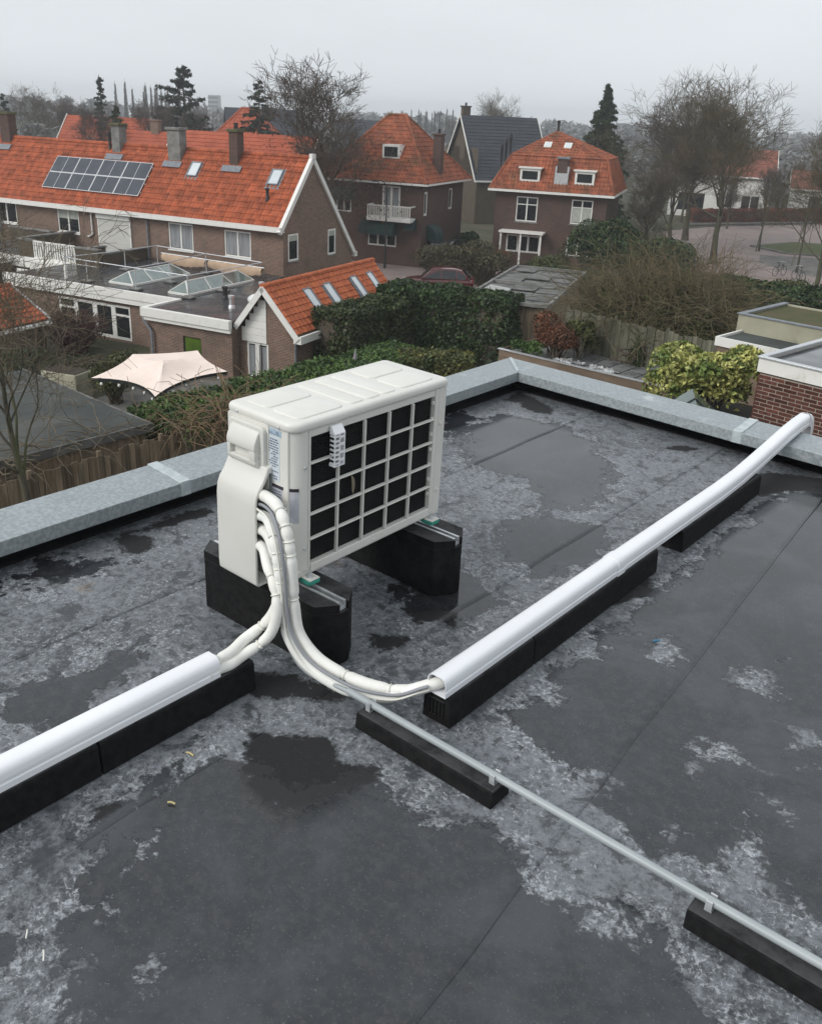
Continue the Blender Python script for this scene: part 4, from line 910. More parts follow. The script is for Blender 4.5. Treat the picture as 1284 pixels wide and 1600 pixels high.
# downpipes, shutter with its box
for x in (-8.45, -19.4):
    mb = MB(); mb.tube([(x, -.10, eav-.1), (x, -.10, -5.75)], .05, 8); part('drainpipe', mb, lead, row, smooth=40)
mb = MB(); mb.tube([(-12.35, -.08, eav-.12), (-12.35, -.08, -4.75), (-12.6, -.10, -4.9), (-12.75, -.10, -4.9)], .045, 8); part('drainpipe', mb, white_paint, row, smooth=40)
mb = MB(); mb.box(-11.95, -9.6, -.16, -.002, -3.86, -3.62); sb = part('shutter_box', mb, white_paint, row, bevel=.02)
sh = MB(); nsl = 30; zb, zt2 = -5.68, -3.862
sh.box(-11.86, -9.70, -.045, -.0025, zb, zt2); shu = part('roller_shutter', sh, shutter_m, row)
for k in range(nsl):
    a, b_ = zb + (zt2-zb)*k/nsl, zb + (zt2-zb)*(k+1)/nsl - .006
    mb = MB(); mb.prism([(-.0605, a), (-.066, (a+b_)/2), (-.0605, b_), (-.0455, b_), (-.0455, a)], 'x', -11.855, -9.705); part('slat', mb, shutter_m, shu)
for x in (-11.90, -9.66): mb = MB(); mb.box(x-.04, x+.04, -.08, -.0025, zb, zt2); part('guide_rail', mb, white_paint, shu)
mb = MB(); mb.m = T(-.02, 0, 0); mb.box(-13.25, -13.0, -.25, -.003, -4.0, -3.95); 

# ------------------------------------------------------------------ terraces over the ground floor, left of the long flat roof
ter = thing('terrace_extension', 'brick ground floor extension with a roof terrace behind a white slatted balustrade', 'extension', RO, RYAW)
zf = -5.78
mb = MB(); mb.box(-20.6, -8.52, -3.45, -.003, -6.15, zf); part('roof_slab', mb, bitumen_grey, ter)
mb = MB(); mb.box(-20.6, -8.5, -3.60, -3.4505, -6.25, zf+.08); part('fascia', mb, white_paint, ter)
wb = [(-13.9, -12.6, -7.9, -6.45), (-12.4, -10.3, -7.9, -6.45)]
wpart(ter, brick_brown, T(-20.6, -3.4, 0), 12.1, G, -6.25, [(a+20.6, b_+20.6, c, d) for a, b_, c, d in wb])
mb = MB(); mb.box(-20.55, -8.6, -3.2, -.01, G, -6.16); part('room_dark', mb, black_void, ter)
window(ter, T(-20.6, -3.4, 0), 6.7, 8.0, -7.9, -6.45, 2, -6.85, .09); window(ter, T(-20.6, -3.4, 0), 8.2, 10.3, -7.9, -6.45, 3, -6.85, .09)
def parapet(x0, x1, y0, y1, z1, label=None):
    mb = MB(); mb.box(x0, x1, y0, y1, zf+.001 if y0 > -3.4 else zf+.081, z1); p = part('parapet', mb, brick_olive, ter)
    mb = MB(); mb.box(x0-.04, x1+.04, y0-.04, y1+.04, z1+.001, z1+.07); part('parapet_cap', mb, cement, p)
parapet(-14.1, -13.05, -3.58, -3.36, -4.86); parapet(-13.95, -13.72, -3.30, -.01, -4.80); parapet(-10.08, -8.55, -3.58, -3.36, -4.93); parapet(-8.80, -8.56, -3.30, -.01, -5.15); parapet(-9.9, -9.68, -3.3, -1.9, -5.0)
parapet(-20.5, -20.25, -3.3, -.01, -4.75); parapet(-17.4, -14.3, -1.2, -.95, -4.75)
bal = MB(); bal.box(-13.02, -10.12, -3.57, -3.49, -4.90, -4.82); bal.box(-13.02, -10.12, -3.57, -3.49, -5.72, -5.64)
for x in (-13.02, -10.18): bal.box(x, x+.06, -3.565, -3.495, -5.639, -4.901)
bo = part('balustrade', bal, white_paint, ter); nb = 17
for k in range(nb):
    x = -12.85 + k*(2.62)/(nb-1); mb = MB(); mb.box(x-.045, x+.045, -3.55, -3.51, -5.639, -4.901); part('slat', mb, white_paint, bo)
mb = MB(); mb.box(-13.2, -9.9, -3.75, -3.605, -6.30, -5.80); part('balustrade_fascia', mb, white_paint, ter)
aw = MB(); aw.box(-14.0, -9.8, -3.95, -3.76, -6.48, -6.32); awn = part('awning_case', aw, white_paint, ter, bevel=.03)
mb = MB(); mb.box(-13.9, -9.9, -3.93, -3.80, -6.62, -6.481); part('awning_valance', mb, awning_stripe, awn)
mb = MB()
for k in range(9): mb.box(-14.3+.055*k, -14.3+.055*k+.05, -3.72-.03*(k % 2), -3.62, G, -6.35)
part('folded_curtain', mb, awning_stripe, ter)
# railing of the neighbour's balcony, grey bars
rl = thing('balcony_railing', 'grey barred balcony railing at the left edge of the picture', 'railing', RO, RYAW)
mb = MB(); mb.box(-20.2, -14.2, -3.52, -3.46, -4.98, -4.93); mb.box(-20.2, -14.2, -3.52, -3.46, -5.62, -5.58); part('rail', mb, lead, rl)
for k in range(48):
    x = -20.15 + k*.125; mb = MB(); mb.box(x-.014, x+.014, -3.505, -3.475, -5.579, -4.981); part('bar', mb, lead, rl)

# ------------------------------------------------------------------ long flat roof with two glass lanterns and a guard rail
ext = thing('flat_roof_extension', 'brick extension with long white fascia, black flat roof and two glass roof lanterns', 'extension', RO, RYAW)
zr_ = -5.68
mb = MB(); mb.box(-8.5, -.02, -7.62, -3.46, zr_-.3, zr_); mb.box(-8.45, .06, -3.459, -.003, zr_-.3, zr_ - .0005); part('roof_deck', mb, bitumen_grey, ext)
mb = MB(); mb.box(-10.4, -.18, -7.80, -7.6205, zr_-.27, zr_+.07); mb.box(-10.4, -.18, -7.76, -7.70, zr_-.5, zr_-.2701); part('fascia', mb, white_paint, ext)
mb = MB(); mb.box(-10.4, -8.501, -7.62, -3.75, zr_-.3, zr_-.02); part('roof_deck', mb, bitumen_grey, ext)
hw = [(3.05, 7.35, -8.0+.12, -6.32)]
wpart(ext, brick_brown, T(-10.3, -7.55, 0), 10.3, G, zr_-.28, [(h[0], h[1], G+.1, -6.35) for h in hw])
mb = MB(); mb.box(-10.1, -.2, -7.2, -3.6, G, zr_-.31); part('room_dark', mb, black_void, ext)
dm = T(-10.3, -7.55, 0)
window(ext, dm, 3.05, 4.10, G+.1, -6.35, 1, -6.8, .11, name='window'); window(ext, dm, 4.10, 5.25, G+.1, -6.35, 1, None, .13, name='glazed_door'); window(ext, dm, 5.25, 6.35, G+.1, -6.35, 1, None, .13, name='glazed_door'); window(ext, dm, 6.35, 7.35, G+.1, -6.35, 1, -6.8, .11, name='window')
def lantern(x0, x1, y0, y1, inset=.55, h=.42):
    z = zr_+.10; mb = MB(); f = .07
    mb.box(x0, x1, y0, y1, zr_+.001, z); L_ = part('roof_lantern', mb, white_paint, ext, bevel=.01)
    xm_ = (x0+x1)/2; A, B_ = (xm_, y0+inset, z+h), (xm_, y1-inset, z+h); c = [(x0+.05, y0+.05, z+.002), (x1-.05, y0+.05, z+.002), (x1-.05, y1-.05, z+.002), (x0+.05, y1-.05, z+.002)]
    mb = MB()
    for p, q in ((c[0], A), (c[1], A), (c[2], B_), (c[3], B_), (A, B_)): mb.bar(p, q, .05)
    nb_ = 3
    for k in range(1, nb_):
        t = k/nb_; r_ = tuple(Vector(A).lerp(Vector(B_), t))
        mb.bar((x0+.05, y0+.05+(y1-y0-.1)*t, z), r_, .035); mb.bar((x1-.05, y0+.05+(y1-y0-.1)*t, z), r_, .035)
    part('lantern_frame', mb, white_paint, L_)
    for side in (0, 1):
        xs_ = x0+.05 if side == 0 else x1-.05
        for k in range(nb_):
            t0, t1 = k/nb_, (k+1)/nb_; p0 = (xs_, y0+.05+(y1-y0-.1)*t0, z+.004); p1 = (xs_, y0+.05+(y1-y0-.1)*t1, z+.004)
            mb = MB(); mb.quad(p0, p1, tuple(Vector(A).lerp(Vector(B_), t1)), tuple(Vector(A).lerp(Vector(B_), t0))); part('pane', mb, glass_lantern, L_)
    for p, q, r_ in ((c[0], c[1], A), (c[2], c[3], B_)):
        mb = MB(); mb.add([p, q, r_], [(0,1,2)]); part('pane', mb, glass_lantern, L_)
lantern(-5.05, -3.62, -6.55, -2.62); lantern(-1.42, -.30, -6.80, -2.0)
# guard rail
gr = thing('guard_rail', 'galvanised tube guard rail on weighted feet around the black flat roof', 'railing', RO, RYAW)
posts = [(-5.9, -6.97), (-2.95, -7.08), (.0, -7.15), (-2.95, -4.85), (.16, -5.0), (-6.75, -1.35), (-3.3, -1.8), (-6.8, -3.6)]
for x, y in posts:
    mb = MB(); mb.tube([(x, y, zr_+.08), (x, y, zr_+.98)], .022, 8); p = part('post', mb, galv, gr, smooth=40)
    mb = MB(); mb.box(x-.26, x+.26, y-.16, y+.16, zr_+.03, zr_+.11); part('foot', mb, cement, p, bevel=.02)
    mb = MB(); mb.box(x-.27, x+.27, y-.17, y+.17, zr_+.002, zr_+.029); part('foot_pad', mb, black_plastic, p)
for l in ([(-7.3, -6.9), (-5.9, -6.97), (-2.95, -7.08), (.0, -7.15), (.16, -5.0), (.3, -2.2)], [(-7.3, -6.9), (-6.8, -3.6), (-6.75, -1.35), (-3.3, -1.8), (.3, -2.2)], [(-2.95, -7.08), (-2.95, -4.85), (-3.3, -1.8)]):
    for a, b_ in zip(l, l[1:]):
        mb = MB(); mb.tube([(*a, zr_+.97), (*b_, zr_+.97)], .022, 8); part('rail', mb, galv, gr, smooth=40)
mb = MB(); mb.box(-7.35, -7.25, -6.95, -6.85, zr_-.1, zr_+1.1); part('corner_post', mb, white_paint, gr)
# folded beige awning hung on a tube along the house
fa = thing('folded_awning', 'beige canvas awning folded along a tube below the bedroom windows', 'awning', RO, RYAW)
mb = MB(); mb.tube([(-6.4, -1.45, -5.02), (.2, -1.9, -5.02)], .03, 8); part('tube', mb, galv, fa, smooth=40)
for x0_, x1_ in ((-6.3, -3.4), (-3.2, .1)):
    mb = MB(); n_ = 26; vs = []
    for i in range(n_+1):
        t = i/n_; x = x0_+(x1_-x0_)*t; y = -1.45-.45*(x+6.4)/6.6; sag = .16*math.sin(math.pi*t)
        for (dy, dz) in ((-.05, .02), (-.16, -.12-sag*.5), (-.10, -.30-sag), (.05, -.22-sag*.6), (.08, -.02)): vs.append((x, y+dy, -5.05+dz+.02*math.sin(i*1.7)))
    mb.add(vs, [(i*5+j, i*5+(j+1) % 5, (i+1)*5+(j+1) % 5, (i+1)*5+j) for i in range(n_) for j in range(5)]); part('canvas', mb, awning_beige, fa, smooth=60)
# ------------------------------------------------------------------ lower flat roof in front (garden side)
ex2 = thing('garden_extension', 'square brown brick extension with white fascia, grey downpipe and wet black flat roof', 'extension', RO, RYAW)
mb = MB(); mb.box(.02, 4.12, -9.72, -7.6, zr_-.3, zr_+.001); mb.box(.061, 4.12, -7.599, -.6, zr_-.3, zr_-.001); part('roof_deck', mb, bitumen_grey, ex2)
mb = MB(); mb.box(-.17, 4.2, -9.92, -9.7205, zr_-.27, zr_+.07); mb.box(-.17, .0195, -9.72, -7.6, zr_-.27, zr_+.07); mb.box(-.13, 4.2, -9.86, -9.76, zr_-.42, zr_-.2701); part('fascia', mb, white_paint, ex2)
gh2 = [(1.75, 2.65, G+.1, -6.55)]
wpart(ex2, brick_brown, T(0, -9.68, 0), 4.15, G, zr_-.28, gh2)
mb = MB(); mb.box(0, .08, -9.679, -7.56, G, zr_-.28); part('wall', mb, brick_brown, ex2)
mb = MB(); mb.box(4.07, 4.15, -9.679, -9.0, G, zr_-.28); part('wall', mb, brick_brown, ex2)
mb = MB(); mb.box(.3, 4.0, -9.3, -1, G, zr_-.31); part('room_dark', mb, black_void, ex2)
window(ex2, T(0, -9.68, 0), 1.75, 2.65, G+.1, -6.55, 1, None, .03, frame=black_plastic, glass=M('green_reflection_glass', (.09,.15,.02), (.05,.09,.015), .12, 1.2, 5))  # the green reflection in this window is painted as pane colour
mb = MB(); mb.tube([(-.06, -9.80, zr_-.25), (-.10, -9.83, zr_-.45), (.25, -9.80, zr_-.85), (.25, -9.80, G)], .055, 8); part('drainpipe', mb, lead, ex2, smooth=40)
for x, y in ((1.2, -6.2), (2.6, -7.6), (1.75, -4.3)): vent(ex2, x, y, zr_+.12, .42, .10, black_plastic if y < -6 and x < 2 else alu)
mb = MB(); mb.lathe([(.55, zr_), (.55, zr_+.1), (.5, zr_+.16), (.38, zr_+.24), (.2, zr_+.29), (.01, zr_+.30)], 20, 2.6, -5.6); part('dome_light', mb, M('acrylic_dome', (.75,.76,.75), None, .2), ex2, smooth=40)

# ------------------------------------------------------------------ tiled wing with four rooflights
wing = thing('tiled_wing', 'small wing with steep bright orange tiled roof, white gable boards and four rooflights', 'extension', RO, RYAW)
wa, wb_, ra_, rz_, ez = 4.13, 6.95, 5.45, -4.22, -5.86      # left/right eave, ridge
y0, y1 = -9.45, -.9
pr = math.atan2(rz_-ez, wb_-ra_); sr = math.hypot(rz_-ez, wb_-ra_)
mb = MB(); mb.m = T(4.13, y0+.25, 0); wall_mb(mb, 1.02, G, -5.9, [(.35, 1.02, G+.1, -6.45)])
mb.m = T(5.15, y0+.25, 0); wall_mb(mb, 1.65, G, -5.9, [(.0, .35, G+.1, -6.45)]); mb.m = T(0, y0+.25, 0)
mb.add([(5.45, 0, -5.9), (6.8, 0, -5.9), (5.45, 0, -4.4)], [(0,1,2)]); part('wall', mb, brick_brown, wing, smooth='raw')
mb = MB(); mb.box(6.75, 6.80, y0+.251, y1, G, -5.9); part('wall', mb, brick_brown, wing)
for k in range(6):                                            # white boarding in the gable
    z0_ = -6.44 + k*.28; z1_ = z0_+.272; xr = 5.44; xl = 4.30 if z1_ < -5.8 else 4.30 + (z1_+5.85)*.72
    if xl < xr-.1: mb = MB(); mb.box(xl, xr, y0+.215, y0+.2485, z0_, z1_); part('board', mb, white_paint, wing)
window(wing, T(4.2, y0+.25, 0), .28, .76, G+.1, -6.45, 1, None, .09, name='glazed_door', curtain=(curtain_m, G+.2, -6.6, 'folds')); window(wing, T(4.2, y0+.25, 0), .76, 1.3, G+.1, -6.45, 1, None, .09, name='glazed_door', curtain=(curtain_m, G+.2, -6.6, 'folds'))
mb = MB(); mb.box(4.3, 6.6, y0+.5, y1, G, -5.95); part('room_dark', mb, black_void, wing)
wm = T(wb_, y0, ez) @ Matrix.Rotation(R(90), 4, 'Z') @ Matrix.Rotation(pr, 4, 'X')    # x along +y, y up the slope toward -x
nt_, nr_ = 32, 8; tw_, tc_ = (y1-y0)/32, (sr-.02)/8
tmb = MB(); vs = []; xs_ = [0, .25, .5, .75, 1.0]; wv = [0, .016, .042, .028, 0]
for (yy, zz_, k) in ((0, .0, 0), (0, .036, 1), (tc_+.02, .0, 1)): vs += [(x*tw_*.995, yy, zz_ + wv[i]*k) for i, x in enumerate(xs_)]
tmb.add(vs, [(i, i+1, i+6, i+5) for i in range(4)] + [(i+5, i+6, i+11, i+10) for i in range(4)] + [(0, 5, 10), (4, 14, 9)])
tile_me = tmb.mesh('roof_tile', tile_single)
sky_x = [(2.05, 2.65), (3.55, 4.15), (5.75, 6.3), (7.15, 7.7)]
rg = random.Random(3)
for i in range(32):
    for j in range(8):
        xc = (i+.5)*tw_; sc_ = (j+.5)*tc_
        if any(a-.02 < xc < b_+.02 for a, b_ in sky_x) and .42 < sc_ < 1.75: continue
        o = link('roof_tile', tile_me, wing)
        o.matrix_local = wm @ T(i*tw_ + rg.uniform(-.004, .004), j*tc_, .02 + rg.uniform(-.003, .004)) @ Matrix.Rotation(rg.uniform(-.02, .02), 4, 'Z')
mb = MB(); mb.m = wm; mb.box(.02, y1-y0, -.05, sr, -.06, .0); part('roof_board', mb, wood_trim, wing)
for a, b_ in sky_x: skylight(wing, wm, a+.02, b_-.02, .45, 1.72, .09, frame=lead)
pl2 = math.atan2(rz_-ez, ra_-wa); mb = MB(); mb.m = T(wa, y1, ez) @ Matrix.Rotation(R(-90), 4, 'Z') @ Matrix.Rotation(pl2, 4, 'X'); pantiles(mb, y1-y0, math.hypot(rz_-ez, ra_-wa), .26, .25, seed=9); part('roof_tiles', mb, tile_single, wing, smooth='raw', kind='stuff')
for k in range(23):
    a = y0 - .03 + k*.375; mb = MB(); mb.tube([(ra_, a, rz_+.01), (ra_, a+.39, rz_+.01)], [.125, .108], 10); part('ridge_tile', mb, tile_single, wing, smooth=50)
def wverge(p, q):
    mb = MB(); p, q = Vector(p), Vector(q); d = (q-p).normalized(); n_ = Vector((-d.z, 0, d.x)); n_ = n_ if n_.z > 0 else -n_
    vs = []
    for y in (y0-.06, y0-.001): vs += [p-n_*.17+Vector((0,y,0)), q-n_*.17+Vector((0,y,0)), q+n_*.05+Vector((0,y,0)), p+n_*.05+Vector((0,y,0))]
    mb.add([tuple(v) for v in vs], [(0,1,2,3), (7,6,5,4), (0,4,5,1), (1,5,6,2), (2,6,7,3), (3,7,4,0)]); part('bargeboard', mb, white_paint, wing)
wverge((wa-.02, 0, ez-.02), (ra_, 0, rz_)); wverge((ra_+.002, 0, rz_), (wb_+.12, 0, ez-.14))
mb = MB(); mb.box(wb_-.12, wb_+.22, y0-.02, y1, ez-.32, ez-.08); mb.box(wb_+.12, wb_+.22, y0-.02, y1, ez-.0795, ez-.03); part('gutter', mb, white_paint, wing)
mb = MB(); mb.box(wb_+.001, wb_+.1195, y0, y1, ez-.0795, ez-.06); part('gutter_lining', mb, bitumen_grey, wing)
mb = MB(); mb.tube([(wb_+.0, y0-.04, ez-.3), (wb_-.1, y0+.1, ez-.6), (wb_-.1, y0+.1, G)], .05, 8); part('drainpipe', mb, lead, wing, smooth=40)
# ------------------------------------------------------------------ ground, street, paths
mb = MB(); mb.quad((-735, -735, G), (735, -735, G), (735, 735, G), (-735, 735, G))
tag(link('ground', mb.mesh('ground', ground_m)), kind='structure')
def sheet(name, pts, lift, m_):
    mb = MB(); mb.add([(x, y, G+lift) for x, y in pts], [tuple(range(len(pts)))]); return tag(link(name, mb.mesh(name, m_)), kind='structure')
def kerb(pts, name='kerb', w_=.15, h=.12):
    mb = MB()
    for a, b_ in zip(pts, pts[1:]): mb.bar((*a, G+h/2-.001), (*b_, G+h/2-.001), w_, h)
    return tag(link(name, mb.mesh(name, slab_grey)), kind='structure')
sheet('street', [(-27.9,66.2), (-21.6,62.5), (-14,60), (-8,72), (-16,98), (-24,112), (-33,113.5), (-39.5,97), (-40.5,88), (-34,77)], .012, paving)
sheet('pavement', [(-41.2,96.5), (-33.6,114.5), (-34.8,116.5), (-43.8,99.5)], .10, slab_grey)
kerb([(-40.2,95), (-38,101), (-33.2,114.2)])
sheet('traffic_island', [(-29.9,84.6), (-28.4,91.2), (-25.4,93), (-22,90), (-22.2,84), (-25.9,82.2)], .10, grass_m)
kerb([(-29.9,84.6), (-28.4,91.2), (-25.4,93), (-22,90), (-22.2,84), (-25.9,82.2), (-29.9,84.6)], w_=.5)
sheet('path', [(-27.2,79.2), (-25.4,74.2), (-20,70.5), (-14,74), (-19,80), (-23.5,81.5)], .02, slab_grey)
sheet('street', [(-48.5,40.5), (-38.0,36.0), (-27,46.5), (-33,55), (-39,57), (-47,50.5)], .012, paving)
sheet('patio', [(-27.5,13.6), (-24.8,14.2), (-26.5,21.2), (-29.2,20.6)], .012, slab_grey)
sheet('lawn', [(-46,53), (-40,50.8), (-33,57.5), (-37,63)], .008, grass_m)

# ------------------------------------------------------------------ right-hand neighbour: brick wall of separate bricks
nb_ = thing('brick_building', 'dark red brick building with white fascia and wet flat roof behind the white trunking bend', 'building', (-4.45, 13.9, 0), -8)
zt = -1.30
mb = MB(); mb.box(.02, 6, .004, 8, G, zt-.28); part('wall', mb, mortar, nb_)
mb = MB(); mb.box(.0, .0195, .012, 8, G, zt-.28); part('wall', mb, brick_dark, nb_)
mb = MB(); mb.box(-.03, 6, -.03, .0, zt-.25, zt-.03); mb.box(-.03, -.001, .001, 8, zt-.25, zt-.03); part('fascia', mb, white_paint, nb_)
mb = MB(); mb.box(-.05, 6, -.055, .05, zt-.0295, zt); mb.box(-.05, .05, .0505, 8, zt-.0295, zt); part('zinc_edge', mb, galv, nb_, bevel=.006)
mb = MB(); mb.box(.0505, 6, .0505, 8, zt-.09, zt-.075); part('roof_deck', mb, M('wet_roof', (.03,.033,.036), (.10,.105,.11), .12, .55, 7, .45, .56, rough2=.03, spec=.6), nb_)
bme = MB().box(0, .203, 0, .02, 0, .0485).mesh('brick', brick_red, bevel=.003, seg=1)
rg = random.Random(7); cnt = 0
for r in range(34):
    z = zt - .285 - .0625*(r+1); x = .0005 if r % 2 == 0 else .0005 - .11
    while x < 1.85 and cnt < 300:
        if x > -.05 or r % 2: 
            o = link('brick', bme, nb_); sx = 1.0
            if x < 0: sx = .5; o.location = (.0005, -.004 - rg.random()*.004, z); o.scale = (.48, 1, 1)
            else: o.location = (x, -.004 - rg.random()*.004, z)
            cnt += 1
        x += .22
mb = MB()
for r in range(34):
    z = zt - .285 - .0625*(r+1); x = .0005 + (0 if r % 2 == 0 else .11) + .22*(9 if r % 2 == 0 else 8)
    while x < 5.7: mb.box(x, x+.203, -.006, .0035, z, z+.0485); x += .22
part('bricks', mb, brick_red, nb_, kind='stuff')
# glass roof light next to it
gl = thing('glass_roof', 'small green tinted glass pitched roof peeping over the zinc coping beside the brick wall', 'glass roof', (-4.78, 12.7, -2.68), 28)
mb = MB(); A = (0, 0, .46); B_ = (0, 1.8, .46); c = [(-.62, -.1, 0), (.62, -.1, 0), (.62, 1.8, 0), (-.62, 1.8, 0)]
for p, q in ((c[0], A), (c[1], A), (c[2], B_), (c[3], B_), (A, B_), (c[0], c[1]), (c[1], c[2]), (c[3], c[0])): mb.bar(p, q, .045)
for t in (.33, .66):
    for s in (-.62, .62): mb.bar((s, 1.8*t, 0), (0, 1.8*t, .5), .035)
part('frame', mb, post_black, gl)
for s in (-.61, .61):
    for k in range(3):
        a, b_ = -.05+.62*k, -.05+.62*(k+1); mb = MB(); mb.quad((s, a, .012), (s, b_, .012), (0, b_, .5), (0, a, .5)); part('pane', mb, glass_green, gl)
mb = MB(); mb.add([(-.6, -.095, .01), (.6, -.095, .01), (0, -.005, .49)], [(0,1,2)]); part('pane', mb, glass_green, gl)
mb = MB(); mb.box(-.7, .7, -.2, 1.9, -5.4, -.03); part('base_wall', mb, brick_dark, gl)
pot = MB(); pot.m = T(-2.72, 9.9, -1.60); pot.lathe([(.01, -.3), (.26, -.3), (.33, 0), (.36, .02), (.36, .09), (.30, .10), (.01, .11)], 20)
tag(link('clay_pot', pot.mesh('clay_pot', red_clay, smooth=40)), 'red clay pot whose rim shows behind the coping at the right edge', 'pot')
mb = MB(); mb.m = T(-2.72, 9.9, 0); mb.box(-.5, 1.5, -.35, .5, G, -1.902); tag(link('garden_wall', mb.mesh('garden_wall', brick_dark)), 'low dark brick wall carrying the red pot behind the coping', 'wall')

# beyond: low flat roof and a planted roof with a beige upstand
lo = thing('low_flat_roof', 'low grey felt shed roof with pale edge, below the beige wall of the planted roof', 'shed', (-8.06, 21.4, 0), -6)
zt = -2.80
mb = MB(); mb.box(.06, 4.5, .06, 1.3, zt-.12, zt-.06); part('roof_deck', mb, felt_grey, lo)
mb = MB(); mb.box(0, 4.5, 0, .0595, zt-.22, zt); mb.box(0, .0595, .06, 1.3, zt-.22, zt); part('edge_trim', mb, white_paint, lo)
mb = MB(); mb.box(.05, 4.5, .05, 1.3, G, zt-.2205); part('wall', mb, wood_trim, lo)
gr_ = thing('planted_roof', 'flat shed roof overgrown with mossy green and brown sedum above a beige wall', 'shed', (-8.06, 22.72, 0), -6)
zt = -2.42
mb = MB(); mb.box(0, 5, 0, .10, G, zt); mb.box(0, .10, .101, 2.6, G, zt); mb.box(.101, 5, 2.5, 2.6, G, zt); part('wall', mb, beige_render, gr_, bevel=.01)
mb = MB(); mb.box(-.03, 5, -.03, .13, zt+.001, zt+.03); mb.box(-.03, .13, .1305, 2.63, zt+.001, zt+.03); part('edge_trim', mb, lead, gr_)
mb = MB(); mb.box(.1005, 5, .1005, 2.499, zt-.2, zt-.04); part('soil', mb, M('sedum_soil', (.09,.075,.04), (.06,.07,.025), .95, 2, 7), gr_)

# neighbour's roof terrace with brown board edge
nt_ = thing('roof_terrace', 'flat roof terrace edged with brown boards, laid with grey tiles and planted bushes', 'terrace', (-14.75, 21.9, 0), 0)
zt = -4.50
for k in range(5):
    z1_ = zt - .22*k; mb = MB(); mb.box(0, 5.95, -.03 - .006*(k % 2), .02, z1_-.212, z1_); part('board', mb, wood_trim, nt_)
    mb = MB(); mb.box(-.03, -.001, .0205, 3.2, z1_-.212, z1_); part('board', mb, wood_trim, nt_)
mb = MB(); mb.box(0, 5.95, .0205, 3.2, G, zt-.13); part('wall', mb, sheet_grey, nt_)
mb = MB(); mb.box(-.05, 6.0, -.06, .07, zt+.001, zt+.022); part('edge_trim', mb, alu, nt_)
tme = MB().box(0, .49, 0, .49, 0, .04).mesh('paving_tile', M('terrace_tile', (.20,.205,.205), (.13,.135,.135), .5, 2.5, 7, rough2=.2), bevel=.006, seg=1)
rg = random.Random(4)
for i in range(8):
    for j in range(5):
        if rg.random() < .1 or (i < 1 and j > 1): continue
        o = link('paving_tile', tme, nt_); o.location = (1.6 + i*.535, .12 + j*.535 + (i*.0), zt - .129 + rg.random()*.006); o.rotation_euler = (0, 0, rg.uniform(-.02, .02))
sbx = thing('storage_box', 'black plastic box with a grey lid at the corner of the tiled roof terrace', 'box', (-9.75, 22.7, zt-.085), 25)
mb = MB(); mb.box(-.45, .45, -.28, .28, 0, .34); part('body', mb, black_plastic, sbx, bevel=.03)
mb = MB(); mb.box(-.48, .48, -.31, .31, .341, .40); part('lid', mb, M('grey_lid', (.16,.165,.17), None, .4), sbx, bevel=.02)
mb = MB(); mb.box(-.14, .14, -.295, -.281, .20, .27); part('clasp', mb, alu, sbx)
for k, (px, py) in enumerate([(-12.6, 22.35), (-11.5, 22.3)]):
    rs = np.random.RandomState(k); n_ = 13; gx, gy = np.meshgrid(np.linspace(-.45, .45, n_), np.linspace(-.18, .18, n_), indexing='ij')
    V = np.stack([gx.ravel()+rs.normal(0, .012, n_*n_), gy.ravel()+rs.normal(0, .01, n_*n_), np.abs(rs.normal(0, .05, n_*n_))+.012], 1)
    I = np.arange(n_*n_).reshape(n_, n_); F = np.stack([I[:-1,:-1].ravel(), I[1:,:-1].ravel(), I[1:,1:].ravel(), I[:-1,1:].ravel()], 1)
    o = link('plastic_sheet', npmesh('plastic_sheet', V, F, M('clear_plastic', (.55,.56,.56), (.2,.2,.2), .15, 6, 4))); o.location = (px, py, zt-.085)
    tag(o, 'crumpled clear plastic sheet on the terrace tiles, ' + ('nearer the brown bushes' if k == 0 else 'nearer the black box'), 'plastic sheet')

# ------------------------------------------------------------------ fences
def fence(label, p0, p1, z0, z1, wd, mat_, group, jag=.04, seed=1):
    p0, p1 = Vector((*p0, 0)), Vector((*p1, 0)); L = (p1-p0).length; yaw = math.degrees(math.atan2(p1.y-p0.y, p1.x-p0.x))
    f = thing('wooden_fence', label, 'fence', (p0.x, p0.y, z0), yaw, group); n_ = int(L/wd); rg = random.Random(seed)
    for k in range(n_):
        h = z1-z0 + rg.uniform(-jag, jag); mb = MB(); y = -.012 if k % 2 else .012
        mb.box(k*wd+.004, (k+1)*wd-.004+.012, y-.010, y+.010, 0, h); o = part('plank', mb, mat_, f); o.rotation_euler = (rg.uniform(-.01, .01), rg.uniform(-.012, .012), 0)
    for z in (.35, z1-z0-.3): mb = MB(); mb.box(0, L, .026, .07, z, z+.08); part('rail', mb, mat_, f)
    for k in range(int(L/1.8)+1): mb = MB(); mb.box(k*1.8, k*1.8+.09, .071, .16, 0, z1-z0+.08); part('post', mb, mat_, f)
    return f
fence('brown vertical plank fence below the left parapet, with bramble hanging over it', (-18.35, 5.2), (-18.6, 15.6), G, -6.02, .145, wood_grey, 'plank fences around the gardens')
fence('greyish vertical plank fence behind the tiled roof terrace, under the tangled vine', (-13.9, 24.15), (-8.2, 23.25), -4.62, -3.40, .15, wood_pale, 'plank fences around the gardens', .02, 2)
# grey felt shed roof behind the left fence
shd = thing('garden_shed', 'wide garden shed with flat grey felt roof behind the brown plank fence', 'shed', (-19.25, 12.55, 0), -1)
mb = MB(); mb.box(-6.9, 0, -9, 0, -5.95, -5.86); part('roof_felt', mb, felt_grey, shd)
mb = MB(); mb.box(-6.9, .06, .0005, .06, -6.05, -5.83); mb.box(.0005, .06, -9, 0, -6.05, -5.83); part('edge_board', mb, sheet_grey, shd)
mb = MB(); mb.box(-6.8, -.1, -8.9, -.1, G, -5.951); part('wall', mb, wood_grey, shd)
